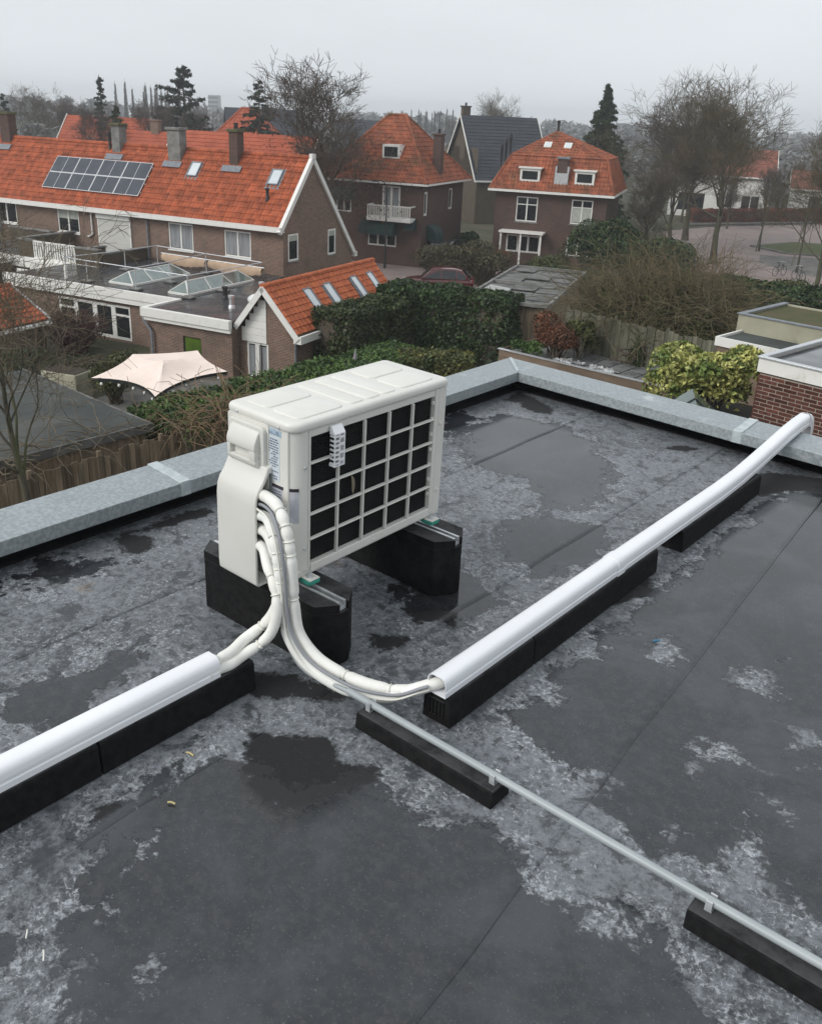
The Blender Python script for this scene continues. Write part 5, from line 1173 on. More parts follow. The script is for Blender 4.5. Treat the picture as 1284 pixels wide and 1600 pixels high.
# derelict low roof in the middle distance
dl = thing('derelict_shed', 'derelict low shed with sagging grey sheet roof and two pale leaning panels', 'shed', (-18.75, 30.9, 0), 111)
mb = MB()
nx_ = 9
for i in range(nx_):
    for j in range(3):
        x0_, x1_ = i*1.05+.01, (i+1)*1.05-.01; y0_, y1_ = j*1.12+.01, (j+1)*1.12-.01; dz = .05*math.sin(i*2.1+j*1.3); s = MB(); s.box(x0_, x1_, y0_, y1_, -5.06+dz, -5.03+dz)
        part('roof_sheet', s, sheet_grey, dl)
mb = MB()
for (a, b_) in (((-.1, -.1), (9.6, -.1)), ((-.1, 3.4), (9.6, 3.4)), ((-.1, -.1), (-.1, 3.4)), ((9.6, -.1), (9.6, 3.4)), ((4.7, -.1), (4.7, 3.4))): mb.bar((*a, -4.98), (*b_, -4.98), .12, .14)
part('edge_beam', mb, cement, dl)
mb = MB(); mb.box(.1, 9.4, .1, 3.2, G, -5.15); part('wall', mb, wood_grey, dl)
for k in range(2):
    mb = MB(); mb.m = T(.5+1.2*k, 2.1, -4.97) @ rot('X', 6); mb.box(0, 1.1, 0, .95, 0, .05); part('pale_panel', mb, M('old_panel', (.42,.42,.40), (.25,.25,.23), .4, 2, 6), dl)

# ------------------------------------------------------------------ villa with balcony and green awnings
vl = thing('villa', 'dark brick villa with orange pyramid roof, white balcony and dark green awnings', 'house', (-40.24, 48.86, 0), 18)
ez, L_, Dp = -2.33, 7.6, 8.4
def side(deg, x, y): return T(x, y, 0) @ Matrix.Rotation(R(deg), 4, 'Z')
fv = side(0, -L_, 0); hv = [(L_-3.02, L_-1.66, -4.85, -2.62), (L_-4.05, L_-1.85, -6.75, -5.85), (L_-6.6, L_-5.4, -4.6, -3.4)]
wpart(vl, brick_dark, fv, L_, G, ez, hv); gv = side(90, 0, 0); hg = [(.35, 1.0, -4.5, -2.9), (5.3, 6.1, -4.4, -2.9), (1.2, 2.3, -6.9, -5.6)]
wpart(vl, brick_dark, gv, Dp, G, ez, hg)
mb = MB(); mb.box(-L_+.02, -L_+.2, .02, Dp, G, ez); mb.box(-L_+.21, -.02, Dp-.2, Dp, G, ez); part('wall', mb, brick_dark, vl)
mb = MB(); mb.box(-L_+.3, -.4, .4, Dp-.4, G, ez-.1); part('room_dark', mb, black_void, vl)
window(vl, fv, *hv[0], 2, None, .12, name='balcony_door', curtain=(curtain_m, -4.7, -2.8, 'flat')); window(vl, fv, *hv[1], 3, None, .1); window(vl, fv, *hv[2], 2, None, .1)
for h in hg: window(vl, gv, *h, 1, None, .14)
def hip_roof(parent, x0, x1, y0, y1, ez, rx0, rx1, ry_, rz_, mat_, ov=.45, tw=.26, tc=.36, kind='stuff'):
    x0 -= ov; x1 += ov; y0 -= ov; y1 += ov
    def face(m_, L, run, apex0, apex1, rise):
        S = math.hypot(run, rise); mb = MB(); mb.m = m_ @ Matrix.Rotation(math.atan2(rise, run), 4, 'X')
        pantiles(mb, L, S, tw, tc, lim=lambda y: (apex0*y/S, L + (apex1-L)*y/S)); part('roof_tiles', mb, mat_, parent, smooth='raw', kind=kind)
    rise = rz_-ez
    face(T(x0, y0, ez), x1-x0, ry_-y0, rx0-x0, rx1-x0, rise)
    face(T(x1, y1, ez) @ Matrix.Rotation(math.pi, 4, 'Z'), x1-x0, y1-ry_, x1-rx1, x1-rx0, rise)
    face(T(x1, y0, ez) @ Matrix.Rotation(R(90), 4, 'Z'), y1-y0, x1-rx1, ry_-y0, ry_-y0, rise)
    face(T(x0, y1, ez) @ Matrix.Rotation(R(-90), 4, 'Z'), y1-y0, rx0-x0, y1-ry_, y1-ry_, rise)
    mb = MB()
    for p, q in (((x0, y0, ez), (rx0, ry_, rz_)), ((x1, y0, ez), (rx1, ry_, rz_)), ((x0, y1, ez), (rx0, ry_, rz_)), ((x1, y1, ez), (rx1, ry_, rz_)), ((rx0, ry_, rz_), (rx1, ry_, rz_))):
        if (Vector(p)-Vector(q)).length > .3: ridge_caps(mb, p, q, .13, .4)
    part('ridge_tiles', mb, mat_, parent, kind=kind)
    mb = MB(); mb.box(x0-.06, x1+.06, y0-.06, y0+.10, ez-.14, ez-.01); mb.box(x0-.06, x1+.06, y1-.1, y1+.06, ez-.14, ez-.01); mb.box(x0-.06, x0+.1, y0+.101, y1-.101, ez-.14, ez-.01); mb.box(x1-.1, x1+.06, y0+.101, y1-.101, ez-.14, ez-.01); part('gutter', mb, white_paint if mat_ is not tile_far else lead, parent)
    mb = MB(); mb.box(x0+.101, x1-.101, y0+.101, y1-.101, ez-.08, ez-.04); part('soffit', mb, wood_trim, parent)
hip_roof(vl, -L_, 0, 0, Dp, ez, -4.3, -3.0, Dp*.45, 1.95, tile_mossy)
mb = MB(); mb.box(-3.75, -.45, -.98, -.003, -4.92, -4.66); bs = part('balcony', mb, white_paint, vl, bevel=.02)
mb = MB(); mb.box(-3.72, -.48, -.95, -.88, -3.93, -3.84); mb.box(-3.72, -3.65, -.879, -.003, -3.93, -3.84); mb.box(-.55, -.48, -.879, -.003, -3.93, -3.84); part('handrail', mb, white_paint, bs)
for k in range(20):
    x = -3.68 + k*.166; mb = MB(); mb.box(x-.035, x+.035, -.94, -.89, -4.659, -3.931); part('baluster', mb, white_paint, bs)
def curved_awning(parent, m_, a, b_, z, out, drop):
    mb = MB(); mb.m = m_; n_ = 7; vs = []
    for x in (a, b_): vs += [(x, -out*math.sin(R(90*k/(n_-1))), z - drop*(1-math.cos(R(90*k/(n_-1))))) for k in range(n_)] + [(x, -.003, z-drop)]
    k_ = n_+1; mb.add(vs, [(i, i+1, i+1+k_, i+k_) for i in range(n_-1)] + [tuple(range(k_-1, -1, -1)), tuple(range(k_, 2*k_))]); return part('awning', mb, awning_green, parent)
curved_awning(vl, fv, L_-4.45, L_-3.75, -4.93, .8, .95); curved_awning(vl, fv, L_-3.7, L_-1.75, -4.93, 1.0, .95); curved_awning(vl, fv, L_-1.0, L_-.35, -4.75, .7, .7); curved_awning(vl, fv, L_-6.9, L_-5.2, -2.9, .6, .8); curved_awning(vl, gv, 1.0, 2.5, -5.2, .8, 1.0)
chimney(vl, -.2, 3.2, -2.4, .75, .6, .6, brick_dark, brick_dark, 1)
dmr = MB(); dmr.box(-3.5, -2.2, .9, 2.6, -.85, .05); d_ = part('dormer', dmr, white_paint, vl)
mb = MB(); mb.box(-3.35, -2.35, .88, .898, -.75, -.1); part('pane', mb, glass_dark, d_)
# ------------------------------------------------------------------ house with mansard roof
ga = thing('mansard_house', 'brown brick house with mossy orange mansard roof and two white framed attic windows', 'house', (-38.07, 54.99, 0), 22)
L_, Dp, ez = 7.95, 8.0, -2.62
fg = T(-.3, 0, 0); hgf = [(1.55, 3.10, -4.80, -3.08), (5.50, 7.0, -4.72, -3.06), (5.42, 7.0, -6.95, -5.65), (1.0, 3.5, -7.0, -5.75)]
wpart(ga, brick_dark, fg, L_, G, ez, hgf); mb = MB(); mb.box(-.3, -.1, .02, Dp, G, ez); mb.box(L_-.5, L_-.301, .02, Dp, G, ez); mb.box(-.099, L_-.501, Dp-.2, Dp, G, ez); part('wall', mb, brick_dark, ga)
mb = MB(); mb.box(0, L_-.6, .35, Dp-.4, G, ez-.1); part('room_dark', mb, black_void, ga)
window(ga, fg, *hgf[0], 2, -3.62, .08); window(ga, fg, *hgf[1], 2, -3.58, .08, curtain=(blind_m, -4.6, -3.6, 'flat')); window(ga, fg, *hgf[2], 2, -6.1, .08); window(ga, fg, *hgf[3], 3, None, .12)
for h in hgf[:2]: mb = MB(); mb.m = fg; mb.box(h[0]-.08, h[1]+.08, -.05, -.002, h[2]-.1, h[2]-.005); part('sill', mb, cement, ga)
by0, by1, bz = .95, Dp-.95, -.36                           # break line of the mansard
x0, x1, bx0, bx1 = -.72, L_-.3+.42, .42, L_-.3-.40
def mface(m_, L, run, rise, l0, l1, parent=ga, mat_=tile_mossy, seed=1):
    S = math.hypot(run, rise); mb = MB(); mb.m = m_ @ Matrix.Rotation(math.atan2(rise, run), 4, 'X'); pantiles(mb, L, S, .25, .34, lim=lambda y: (l0*y/S, L-(L-l1)*y/S), seed=seed); return part('roof_tiles', mb, mat_, parent, smooth='raw', kind='stuff')
mface(T(x0, -.42, ez), x1-x0, by0+.42, bz-ez, bx0-x0, bx1-x0)
mface(T(x0, Dp+.42, ez) @ Matrix.Rotation(R(-90), 4, 'Z'), Dp+.84, bx0-x0, bz-ez, Dp+.42-by1, Dp+.42-by0)
mface(T(x1, -.42, ez) @ Matrix.Rotation(R(90), 4, 'Z'), Dp+.84, x1-bx1, bz-ez, by0+.42, by1+.42)
mface(T(x1, Dp+.42, ez) @ Matrix.Rotation(math.pi, 4, 'Z'), x1-x0, Dp+.42-by1, bz-ez, x1-bx1, x1-bx0)
ax, ay, az = (bx0+bx1)/2-.75, Dp/2, 1.30
mface(T(bx0-.06, by0-.08, bz), bx1-bx0+.12, ay-by0, az-bz, ax-bx0, ax-bx0+.3); mface(T(bx1+.06, by0-.08, bz) @ Matrix.Rotation(R(90), 4, 'Z'), by1-by0+.16, bx1-ax, az-bz, ay-by0, ay-by0+.1)
mface(T(bx0-.06, by1+.08, bz) @ Matrix.Rotation(R(-90), 4, 'Z'), by1-by0+.16, ax-bx0, az-bz, by1-ay, by1-ay+.1); mface(T(bx1+.06, by1+.08, bz) @ Matrix.Rotation(math.pi, 4, 'Z'), bx1-bx0+.12, by1-ay, az-bz, bx1-ax, bx1-ax+.3)
mb = MB()
for a_, b_, p, q in ((x0, -.42, bx0, by0), (x1, -.42, bx1, by0)): ridge_caps(mb, (a_, b_, ez), (p, q, bz), .11); ridge_caps(mb, (p, q, bz), (ax, ay, az), .11)
part('ridge_tiles', mb, tile_mossy, ga, kind='stuff')
mb = MB(); mb.box(x0-.08, x1+.08, -.55, -.40, ez-.16, ez-.0); mb.box(x0-.08, x0+.08, -.399, Dp+.4, ez-.16, ez); mb.box(x1-.08, x1+.08, -.399, Dp+.4, ez-.16, ez); part('gutter', mb, white_paint, ga); mb = MB(); mb.box(x0+.081, x1-.081, -.399, Dp+.4, ez-.1, ez-.06); part('soffit', mb, wood_trim, ga)
for a, b_ in ((1.36, 2.78), (5.25, 6.6)):
    mb = MB(); mb.box(a, b_, -.12, .62, -2.03, -1.16); mb.box(a-.12, b_+.12, -.22, .70, -1.159, -1.06); dm_ = part('dormer', mb, white_paint, ga); mb = MB(); mb.box(a+.16, b_-.16, -.14, -.122, -1.88, -1.32); part('pane', mb, glass_dark, dm_)
chimney(ga, 4.3, .35, -2.3, -.42, .72, .6, brick_dark, lead, 0); mb = MB(); mb.box(3.82, 4.78, -.13, .04, -2.36, -1.35); mb.box(3.82, 3.935, -.02, .55, -1.3495, -.9); mb.box(4.665, 4.78, -.02, .55, -1.3495, -.9); part('chimney_flashing', mb, alu, ga)
for a in (2.5, 3.95):
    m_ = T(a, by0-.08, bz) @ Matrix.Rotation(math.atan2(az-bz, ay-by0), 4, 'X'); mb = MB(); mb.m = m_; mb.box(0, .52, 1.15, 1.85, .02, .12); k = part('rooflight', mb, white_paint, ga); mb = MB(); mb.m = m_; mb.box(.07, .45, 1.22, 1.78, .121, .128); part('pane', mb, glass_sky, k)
vent(ga, ax, ay, az+.05, .75, .09)
for k in range(3): vent(ga, -.35 + .28*k, 1.1+.1*k, -1.3+.35*k, 1.7, .08)
mb = MB(); mb.box(.35, 3.55, -1.15, -.003, -5.55, -5.42); part('bay_roof', mb, white_paint, ga)
for x in (.5, 1.95, 3.4): mb = MB(); mb.box(x-.06, x+.06, -1.05, -.95, G, -5.551); part('bay_post', mb, white_paint, ga)
# ------------------------------------------------------------------ gabled houses farther off
def house(label, x, y, yaw, L, Dp, ez, rz_, wall_, roof_, ov=.35, wins=(), gwins=(), chim=None, lite=True, name='house', trim=True):
    h = thing(name, label, 'house', (x, y, 0), yaw)
    mb = MB(); wall_mb(mb, L, G, ez, wins); mb.m = side(-90, 0, Dp); wall_mb(mb, Dp, G, ez, gwins); mb.add([(0, 0, ez), (Dp, 0, ez), (Dp/2, 0, rz_-.1)], [(0,1,2)])
    mb.m = side(90, L, 0); wall_mb(mb, Dp, G, ez); mb.add([(0, 0, ez), (Dp, 0, ez), (Dp/2, 0, rz_-.1)], [(0,1,2)]); mb.m = side(180, L, Dp); wall_mb(mb, L, G, ez); part('wall', mb, wall_, h, smooth='raw')
    mb = MB(); mb.box(.3, L-.3, .3, Dp-.3, G, ez); part('room_dark', mb, black_void, h)
    for w_ in wins: window(h, Matrix.Identity(4), *w_[:4], 2, None, .09)
    for w_ in gwins: window(h, side(-90, 0, Dp), *w_[:4], 1, None, .12)
    run = Dp/2+ov; rise = (rz_-ez)*(run/(Dp/2)); S = math.hypot(run, rise); e0 = rz_-rise
    for m_ in (T(-ov, -ov, e0), T(L+ov, Dp+ov, e0) @ Matrix.Rotation(math.pi, 4, 'Z')):
        mb = MB(); mb.m = m_ @ Matrix.Rotation(math.atan2(rise, run), 4, 'X'); pantiles(mb, L+2*ov, S, .45 if lite else .3, .4, amp=.03 if roof_ is not tile_slate else .006, sub=4); part('roof_tiles', mb, roof_, h, smooth='raw', kind='stuff')
    if trim:
        for x_ in (-ov-.06, L+ov):
            for s in (0, 1):
                mb = MB(); y0_ = -ov if s == 0 else Dp+ov; p, q = Vector((x_, y0_, e0-.12)), Vector((x_, Dp/2, rz_-.10)); d = q-p
                vs = [p, q, q+Vector((0,0,.26)), p+Vector((0,0,.26))]; vs = [tuple(v) for v in vs] + [tuple(v+Vector((.06,0,0))) for v in vs]
                mb.add(vs, [(0,1,2,3), (7,6,5,4), (0,4,5,1), (1,5,6,2), (2,6,7,3), (3,7,4,0)]); part('bargeboard', mb, white_paint, h)
        mb = MB(); mb.box(-ov, L+ov, -ov-.12, -ov, e0-.14, e0+.02); part('gutter', mb, white_paint, h)
    if chim: chimney(h, chim[0], chim[1], rz_-1.2, rz_+chim[2], .8, .6, wall_, wall_, 1)
    return h
house('olive brown house with steep dark slate roof and broad white verge boards', -54.92, 75.05, 62, 8.1, 8.0, -3.3, 2.25, brick_olive, tile_slate, gwins=[(3.6, 4.7, -1.9, -.75), (1.3, 2.6, -6.0, -4.6)], chim=(.5, 4.6, .75))
house('long low house with faded orange roof behind the chimneys of the terrace', -63.5, 43.5, 18, 12.5, 7, -3.4, .1, brick_brown, tile_far)
hpr = thing('house', 'house with pale orange pyramid roof beside the tall cedar', 'house', (-80.7, 61.0, 0), 38)
mb = MB(); mb.box(0, 8.6, 0, 8, G, -2.6); part('wall', mb, brick_brown, hpr); hip_roof(hpr, 0, 8.6, 0, 8, -2.6, 3.6, 5, 4, 1.95, tile_far, tw=.45, tc=.45)
mb = MB(); mb.box(.9, 2.5, .5, 3.0, -1.9, -.85); d_ = part('dormer', mb, white_paint, hpr); mb = MB(); mb.box(1.1, 2.3, .48, .498, -1.75, -1.0); part('pane', mb, glass_dark, d_)
house('dark grey roofed house peeping from behind the pale orange pyramid roof', -95.0, 76.5, 55, 9, 9, -2.5, 2.0, brick_olive, tile_slate, trim=False)
house('grey roofed house with its gable behind the left end of the terrace', -87.5, 42.0, 135, 9, 8, -3.2, .75, brick_olive, tile_grey, chim=(2, 4, .6))
house('house with dull red roof and white gable seen left of the birch', -92.5, 51.0, 30, 9, 8, -3.4, .5, white_paint, tile_far)
house('low red roofed house just behind the terrace ridge near the small green conifer', -76.5, 47.5, 25, 10, 7, -3.8, -.4, brick_brown, tile_far, chim=(3, 3.5, .9))
house('dark slate roofed house left of the villa with a white dormer', -78.0, 77.8, 30, 9, 8, -3.5, 1.25, brick_olive, tile_slate, wins=[(4.5, 6.2, -5.2, -4.0)], trim=False)
house('white walled house with orange roof seen through the big bare tree', -48.6, 106.2, 24, 11.5, 8, -2.9, -.15, white_paint, tile_dull, wins=[(1.0, 4.2, -7.4, -5.2), (5.6, 7.4, -6.8, -5.0), (8.3, 10.4, -7.4, -5.2)])
house('long low white house half hidden behind trees at the right edge', -38.0, 118.0, 20, 16, 8, -4.3, -2.4, white_paint, tile_dull, wins=[(2, 5, -7, -5.2), (8, 11, -7, -5.2)])
tw_ = thing('office_tower', 'pale blue office tower fading into the haze', 'tower', (-545, 426, 0), 30)
mb = MB(); mb.box(-3.5, 3.5, -3, 3, G, 9.8); part('wall', mb, M('tower_wall', (.3,.34,.38), None, .5), tw_)
mb = MB()
for k in range(5): mb.box(-3.6, 3.6, -3.1, -3.001, -4+2.8*k, -2.4+2.8*k)
part('window_band', mb, glass_dark, tw_)
# orange roof of an outbuilding at the left edge, white framed glazing behind it
ob = thing('outbuilding', 'small outbuilding with bright orange pantile roof at the left edge', 'outbuilding', (-34.45, 18.03, 0), RYAW)
po = math.atan2(1.12, 2.05)
mb = MB(); mb.m = T(0.02, -6.5, -6.42) @ Matrix.Rotation(R(90), 4, 'Z') @ Matrix.Rotation(po, 4, 'X'); pantiles(mb, 6.5, math.hypot(1.12, 2.05), .24, .3, amp=.035, seed=12); part('roof_tiles', mb, tile_orange, ob, smooth='raw', kind='stuff')
mb = MB(); mb.m = T(-4.12, 0, -6.42) @ Matrix.Rotation(R(-90), 4, 'Z') @ Matrix.Rotation(po, 4, 'X'); pantiles(mb, 6.5, math.hypot(1.12, 2.05), .24, .3, amp=.035, seed=13); part('roof_tiles', mb, tile_orange, ob, smooth='raw', kind='stuff')
mb = MB(); mb.box(-4.0, -.15, -6.4, -.08, G, -6.5); mb.add([(-4.0, -.08, -6.5), (-.15, -.08, -6.5), (-2.05, -.08, -5.42)], [(0,1,2)]); part('wall', mb, brick_olive, ob)
mb = MB(); mb.bar((.1, .03, -6.44), (-2.08, .03, -5.24), .07, .12); mb.bar((-2.08, .03, -5.24), (-4.2, .03, -6.44), .07, .12); part('verge_trim', mb, alu, ob)
mb = MB(); mb.box(-.05, .16, -6.5, .05, -6.62, -6.5); part('gutter', mb, white_paint, ob)
mb = MB(); ridge_caps(mb, (-2.05, -6.5, -5.28), (-2.05, .05, -5.28), .11); part('ridge_tiles', mb, tile_orange, ob, kind='stuff')
# neighbour's white framed ground floor at the far left
nb2 = thing('glazed_extension', 'extension with white fascia, white framed windows and a brick pier behind the outbuilding', 'extension', RO, RYAW)
mb = MB(); mb.box(-22, -14.55, -5.9, -3.7, -6.05, -5.82); mb.box(-22, -14.55, -5.95, -5.9005, -6.08, -5.78); part('fascia', mb, white_paint, nb2)
wpart(nb2, brick_olive, T(-22, -5.85, 0), 7.3, G, -6.06, [(3.4, 5.9, -7.8, -6.2)]); mb = MB(); mb.box(-14.72, -14.69, -5.85, -3.7, G, -6.06); part('wall', mb, brick_olive, nb2)
mb = MB(); mb.box(-21.8, -14.9, -5.5, -3.7, G, -6.1); part('room_dark', mb, black_void, nb2)
window(nb2, T(-22, -5.85, 0), 3.4, 5.9, -7.8, -6.2, 3, -6.85, .12)
# ------------------------------------------------------------------ vegetation
def tube_arrays(paths, n):
    """paths: list of (pts(k,3), radii(k)) with equal k -> arrays of one mesh"""
    P = np.array([p for p, r in paths]); Rr = np.array([r for p, r in paths]); B, k, _ = P.shape
    t = np.gradient(P, axis=1); t /= np.linalg.norm(t, axis=2, keepdims=True) + 1e-9
    ref = np.where(np.abs(t[..., 2:3]) > .9, np.array([1., 0, 0]), np.array([0, 0, 1.])); x = np.cross(t, ref); x /= np.linalg.norm(x, axis=2, keepdims=True) + 1e-9; y = np.cross(t, x)
    an = 2*np.pi*np.arange(n)/n
    V = P[:, :, None] + Rr[:, :, None, None]*(x[:, :, None]*np.cos(an)[:, None] + y[:, :, None]*np.sin(an)[:, None])
    I = np.arange(B*k*n).reshape(B, k, n); J = np.roll(I, -1, 2)
    F = np.stack([I[:, :-1], J[:, :-1], J[:, 1:], I[:, 1:]], -1).reshape(-1, 4)
    return V.reshape(-1, 3), F
def join(parts):
    V, F, o = [], [], 0
    for v, f in parts: V.append(v); F.append(f + o); o += len(v)
    return np.vstack(V), np.vstack(F)
def grow(seed, H, trunk_h, trunk_r, counts=(9, 6, 5, 4), lens=(.5, .5, .52, .55), ang=(38, 40, 42, 45), upw=(.25, .18, .1, .08), wob=.16, rfac=(.5, .5, .52, .6), rmin=.009, lean=0, forks=0, start=.35):
    rs = np.random.RandomState(seed)
    def branch(p, d, L, r0, r1, k, up, w_):
        pts = [p]; dd = d
        for i in range(k-1):
            dd = dd + rs.normal(0, w_, 3) + np.array([0, 0, up]); dd /= np.linalg.norm(dd); pts.append(pts[-1] + dd*L/(k-1))
        return np.array(pts), np.linspace(r0, r1, k)
    d0 = np.array([lean, rs.uniform(-.05, .05), 1.]); d0 /= np.linalg.norm(d0)
    trunk = branch(np.zeros(3), d0, H*.8, trunk_r, trunk_r*.22, 9, .05, .05)
    trunk[1][0] *= 1.35
    levels = [[trunk]]; dirs = None
    cur = [(trunk, H*.8)]
    for lv, (n_, lf, a, up, rf) in enumerate(zip(counts, lens, ang, upw, rfac)):
        nxt = []; k = [7, 5, 4, 3][min(lv, 3)]
        for (pts, rad), L in cur:
            m_ = n_ if lv else n_
            for j in range(m_):
                t = rs.uniform(start if lv == 0 else .25, 1.0) if j else 1.0
                if lv == 0: t = start + (1-start)*(j+rs.rand()*.8)/m_
                q = t*(len(pts)-1); i = min(int(q), len(pts)-2); p = pts[i] + (pts[i+1]-pts[i])*(q-i); d = pts[i+1]-pts[i]; d = d/np.linalg.norm(d)
                ra = np.interp(q, np.arange(len(rad)), rad)
                az = rs.uniform(0, 2*np.pi) if lv else j*2.4 + rs.uniform(-.4, .4)
                u = np.cross(d, [0.3, .2, 1.]); u /= np.linalg.norm(u)+1e-9; v = np.cross(d, u); an = np.radians(a*rs.uniform(.6, 1.25))
                nd = d*np.cos(an) + (u*np.cos(az)+v*np.sin(az))*np.sin(an)
                L2 = (L*lf*rs.uniform(.7, 1.2)*(1.0 if lv else (1.15-.55*t))) ; r_ = max(rmin, min(ra*.85, ra*rf*rs.uniform(.8, 1.15)))
                nxt.append((branch(p, nd, L2, r_, max(rmin*.7, r_*.35), k, up*rs.uniform(.3, 1.3), wob), L2))
        levels.append([b for b, _ in nxt]); cur = nxt
    return levels
def tree_meshes(name, mat_t, mat_c, split=2, **kw):
    lv = grow(**kw); sides = [9, 7, 5, 3, 3]
    tm = join([tube_arrays(l, sides[i]) for i, l in enumerate(lv[:split])]); cm = join([tube_arrays(l, sides[i+split]) for i, l in enumerate(lv[split:])])
    return npmesh('trunk', *tm, mat_t, True), npmesh('crown', *cm, mat_c, True), lv
def leafy(C, Nr, size, seed, aspect=.55, bias=.5):
    """one folded leaf-sized face per point"""
    rs = np.random.RandomState(seed); n = len(C); d = rs.normal(0, 1, (n, 3)); d /= np.linalg.norm(d, axis=1, keepdims=True)
    nn = Nr*bias + rs.normal(0, .55, (n, 3)); nn /= np.linalg.norm(nn, axis=1, keepdims=True)
    a = np.cross(nn, d); a /= np.linalg.norm(a, axis=1, keepdims=True)+1e-9; b = np.cross(nn, a)
    s = size*rs.uniform(.6, 1.35, (n, 1)); V = np.stack([C - a*s*.5, C + b*s*aspect*.5 + nn*s*.06, C + a*s*.5 - nn*s*.08, C - b*s*aspect*.5 + nn*s*.06], 1).reshape(-1, 3)
    I = np.arange(n*4).reshape(n, 4); return V, I
def bumps(P, seed, f=1.3):
    rs = np.random.RandomState(seed); o = np.zeros(len(P))
    for k in range(7):
        w_ = rs.normal(0, f*(1+k*.45), 3); o += np.sin(P @ w_ + rs.uniform(0, 6.3))/(1+k*.5)
    return o/3.2
def hedge(label, loc, yaw, L, W, H, n, size, mat_, seed=1, amp=.18, group=None, cat='hedge', name='hedge', core=None, twigs=0, rough_top=1.0):
    h = thing(name, label, cat, loc, yaw, group); rs = np.random.RandomState(seed)
    areas = np.array([L*W*1.5, L*H, L*H, W*H, W*H]); idx = rs.choice(5, n, p=areas/areas.sum()); u = rs.rand(n); v = rs.rand(n)
    C = np.zeros((n, 3)); Nr = np.zeros((n, 3))
    for i, (f, nr) in enumerate([(lambda u, v: (u*L, v*W, H+0*u), (0,0,1)), (lambda u, v: (u*L, 0*u, v*H), (0,-1,0)), (lambda u, v: (u*L, W+0*u, v*H), (0,1,0)), (lambda u, v: (0*u, u*W, v*H), (-1,0,0)), (lambda u, v: (L+0*u, u*W, v*H), (1,0,0))]):
        m_ = idx == i; C[m_] = np.stack(f(u[m_], v[m_]), 1); Nr[m_] = nr
    edge = np.minimum(np.minimum(C[:, 0], L-C[:, 0]), np.minimum(C[:, 1], W-C[:, 1])); rnd = np.clip(.25-edge, 0, .25)
    top = idx == 0; C[top, 2] -= rnd[top]*.9
    B_ = bumps(C, seed)
    C += Nr*(B_*amp*np.where(top, rough_top, 1))[:, None] - Nr*(rs.rand(n)**2*.16)[:, None] + rs.normal(0, .03, (n, 3))
    V, F = leafy(C, Nr, size, seed+1); link('leaves', npmesh('leaves', V, F, mat_), h)['kind'] = 'stuff'
    # dark woody mass inside
    nx_, nz_ = max(3, int(L/.4)), 6; mb = MB(); i_ = min(.14, W*.2)
    mb.box(i_, L-i_, i_, W-i_, .0, H-i_-.05); part('stems', mb, core or twig_brown, h); 
    if twigs:
        ps = []
        for k in range(twigs):
            p = np.array([rs.rand()*L, rs.rand()*W, H*rs.uniform(.5, .95)]); d = np.array([rs.normal(0, .5), rs.normal(0, .5), 1.]); q = [p, p+d*.18+rs.normal(0,.03,3), p+d*.36+rs.normal(0,.06,3), p+d*.5+rs.normal(0,.1,3)]; ps.append((np.array(q), np.linspace(.012, .005, 4)))
        v_, f_ = tube_arrays(ps, 3); link('twigs', npmesh('twigs', v_, f_, twig_tan), h)['kind'] = 'stuff'
    return h
def shrub(label, loc, rad, n, size, mat_, seed=1, lobes=7, group=None, cat='shrub', name='shrub', stems=0, smat=None, flat=.75, dens=1.0):
    h = thing(name, label, cat, loc, 0, group); rs = np.random.RandomState(seed); rx, ry_, rz_ = rad
    cs = [np.zeros(3)] + [np.array([rs.uniform(-.6, .6)*rx, rs.uniform(-.6, .6)*ry_, rs.uniform(-.25, .55)*rz_]) for _ in range(lobes-1)]
    fr = [.72] + [rs.uniform(.35, .6) for _ in range(lobes-1)]
    k = rs.randint(0, lobes, n); d = rs.normal(0, 1, (n, 3)); d /= np.linalg.norm(d, axis=1, keepdims=True); d[:, 2] = np.where(d[:, 2] < -.4, -d[:, 2], d[:, 2])
    C = np.array(cs)[k] + d*np.array(fr)[k][:, None]*np.array([rx, ry_, rz_])*(1-rs.rand(n, 1)**2*.45)
    C += d*bumps(C, seed, 1.8/max(.4, min(rx, rz_)))[:, None]*.16*min(rx, rz_)
    C[:, 2] += rz_*.8
    V, F = leafy(C, d, size, seed+5); link('leaves', npmesh('leaves', V, F, mat_), h)['kind'] = 'stuff'
    ps = []
    for j in range(max(10, stems)):
        az = rs.uniform(0, 6.3); el = rs.uniform(.25, 1.3); e = np.array([math.cos(az)*math.cos(el)*rx, math.sin(az)*math.cos(el)*ry_, rz_*.75+math.sin(el)*rz_*.95])*(1.05 if stems else .9); p0 = np.array([rs.normal(0, .12)*rx, rs.normal(0, .12)*ry_, 0])
        md = p0*.4+e*.5+rs.normal(0, .06, 3)*rx; md[2] = e[2]*.6; ps.append((np.array([p0, p0*.6+md*.4, md, e]), np.linspace(.03, .007, 4)*min(1.4, max(.5, rx))))
    v_, f_ = tube_arrays(ps, 4); link('stems', npmesh('stems', v_, f_, smat or twig_brown, True), h)['kind'] = 'stuff'
    return h
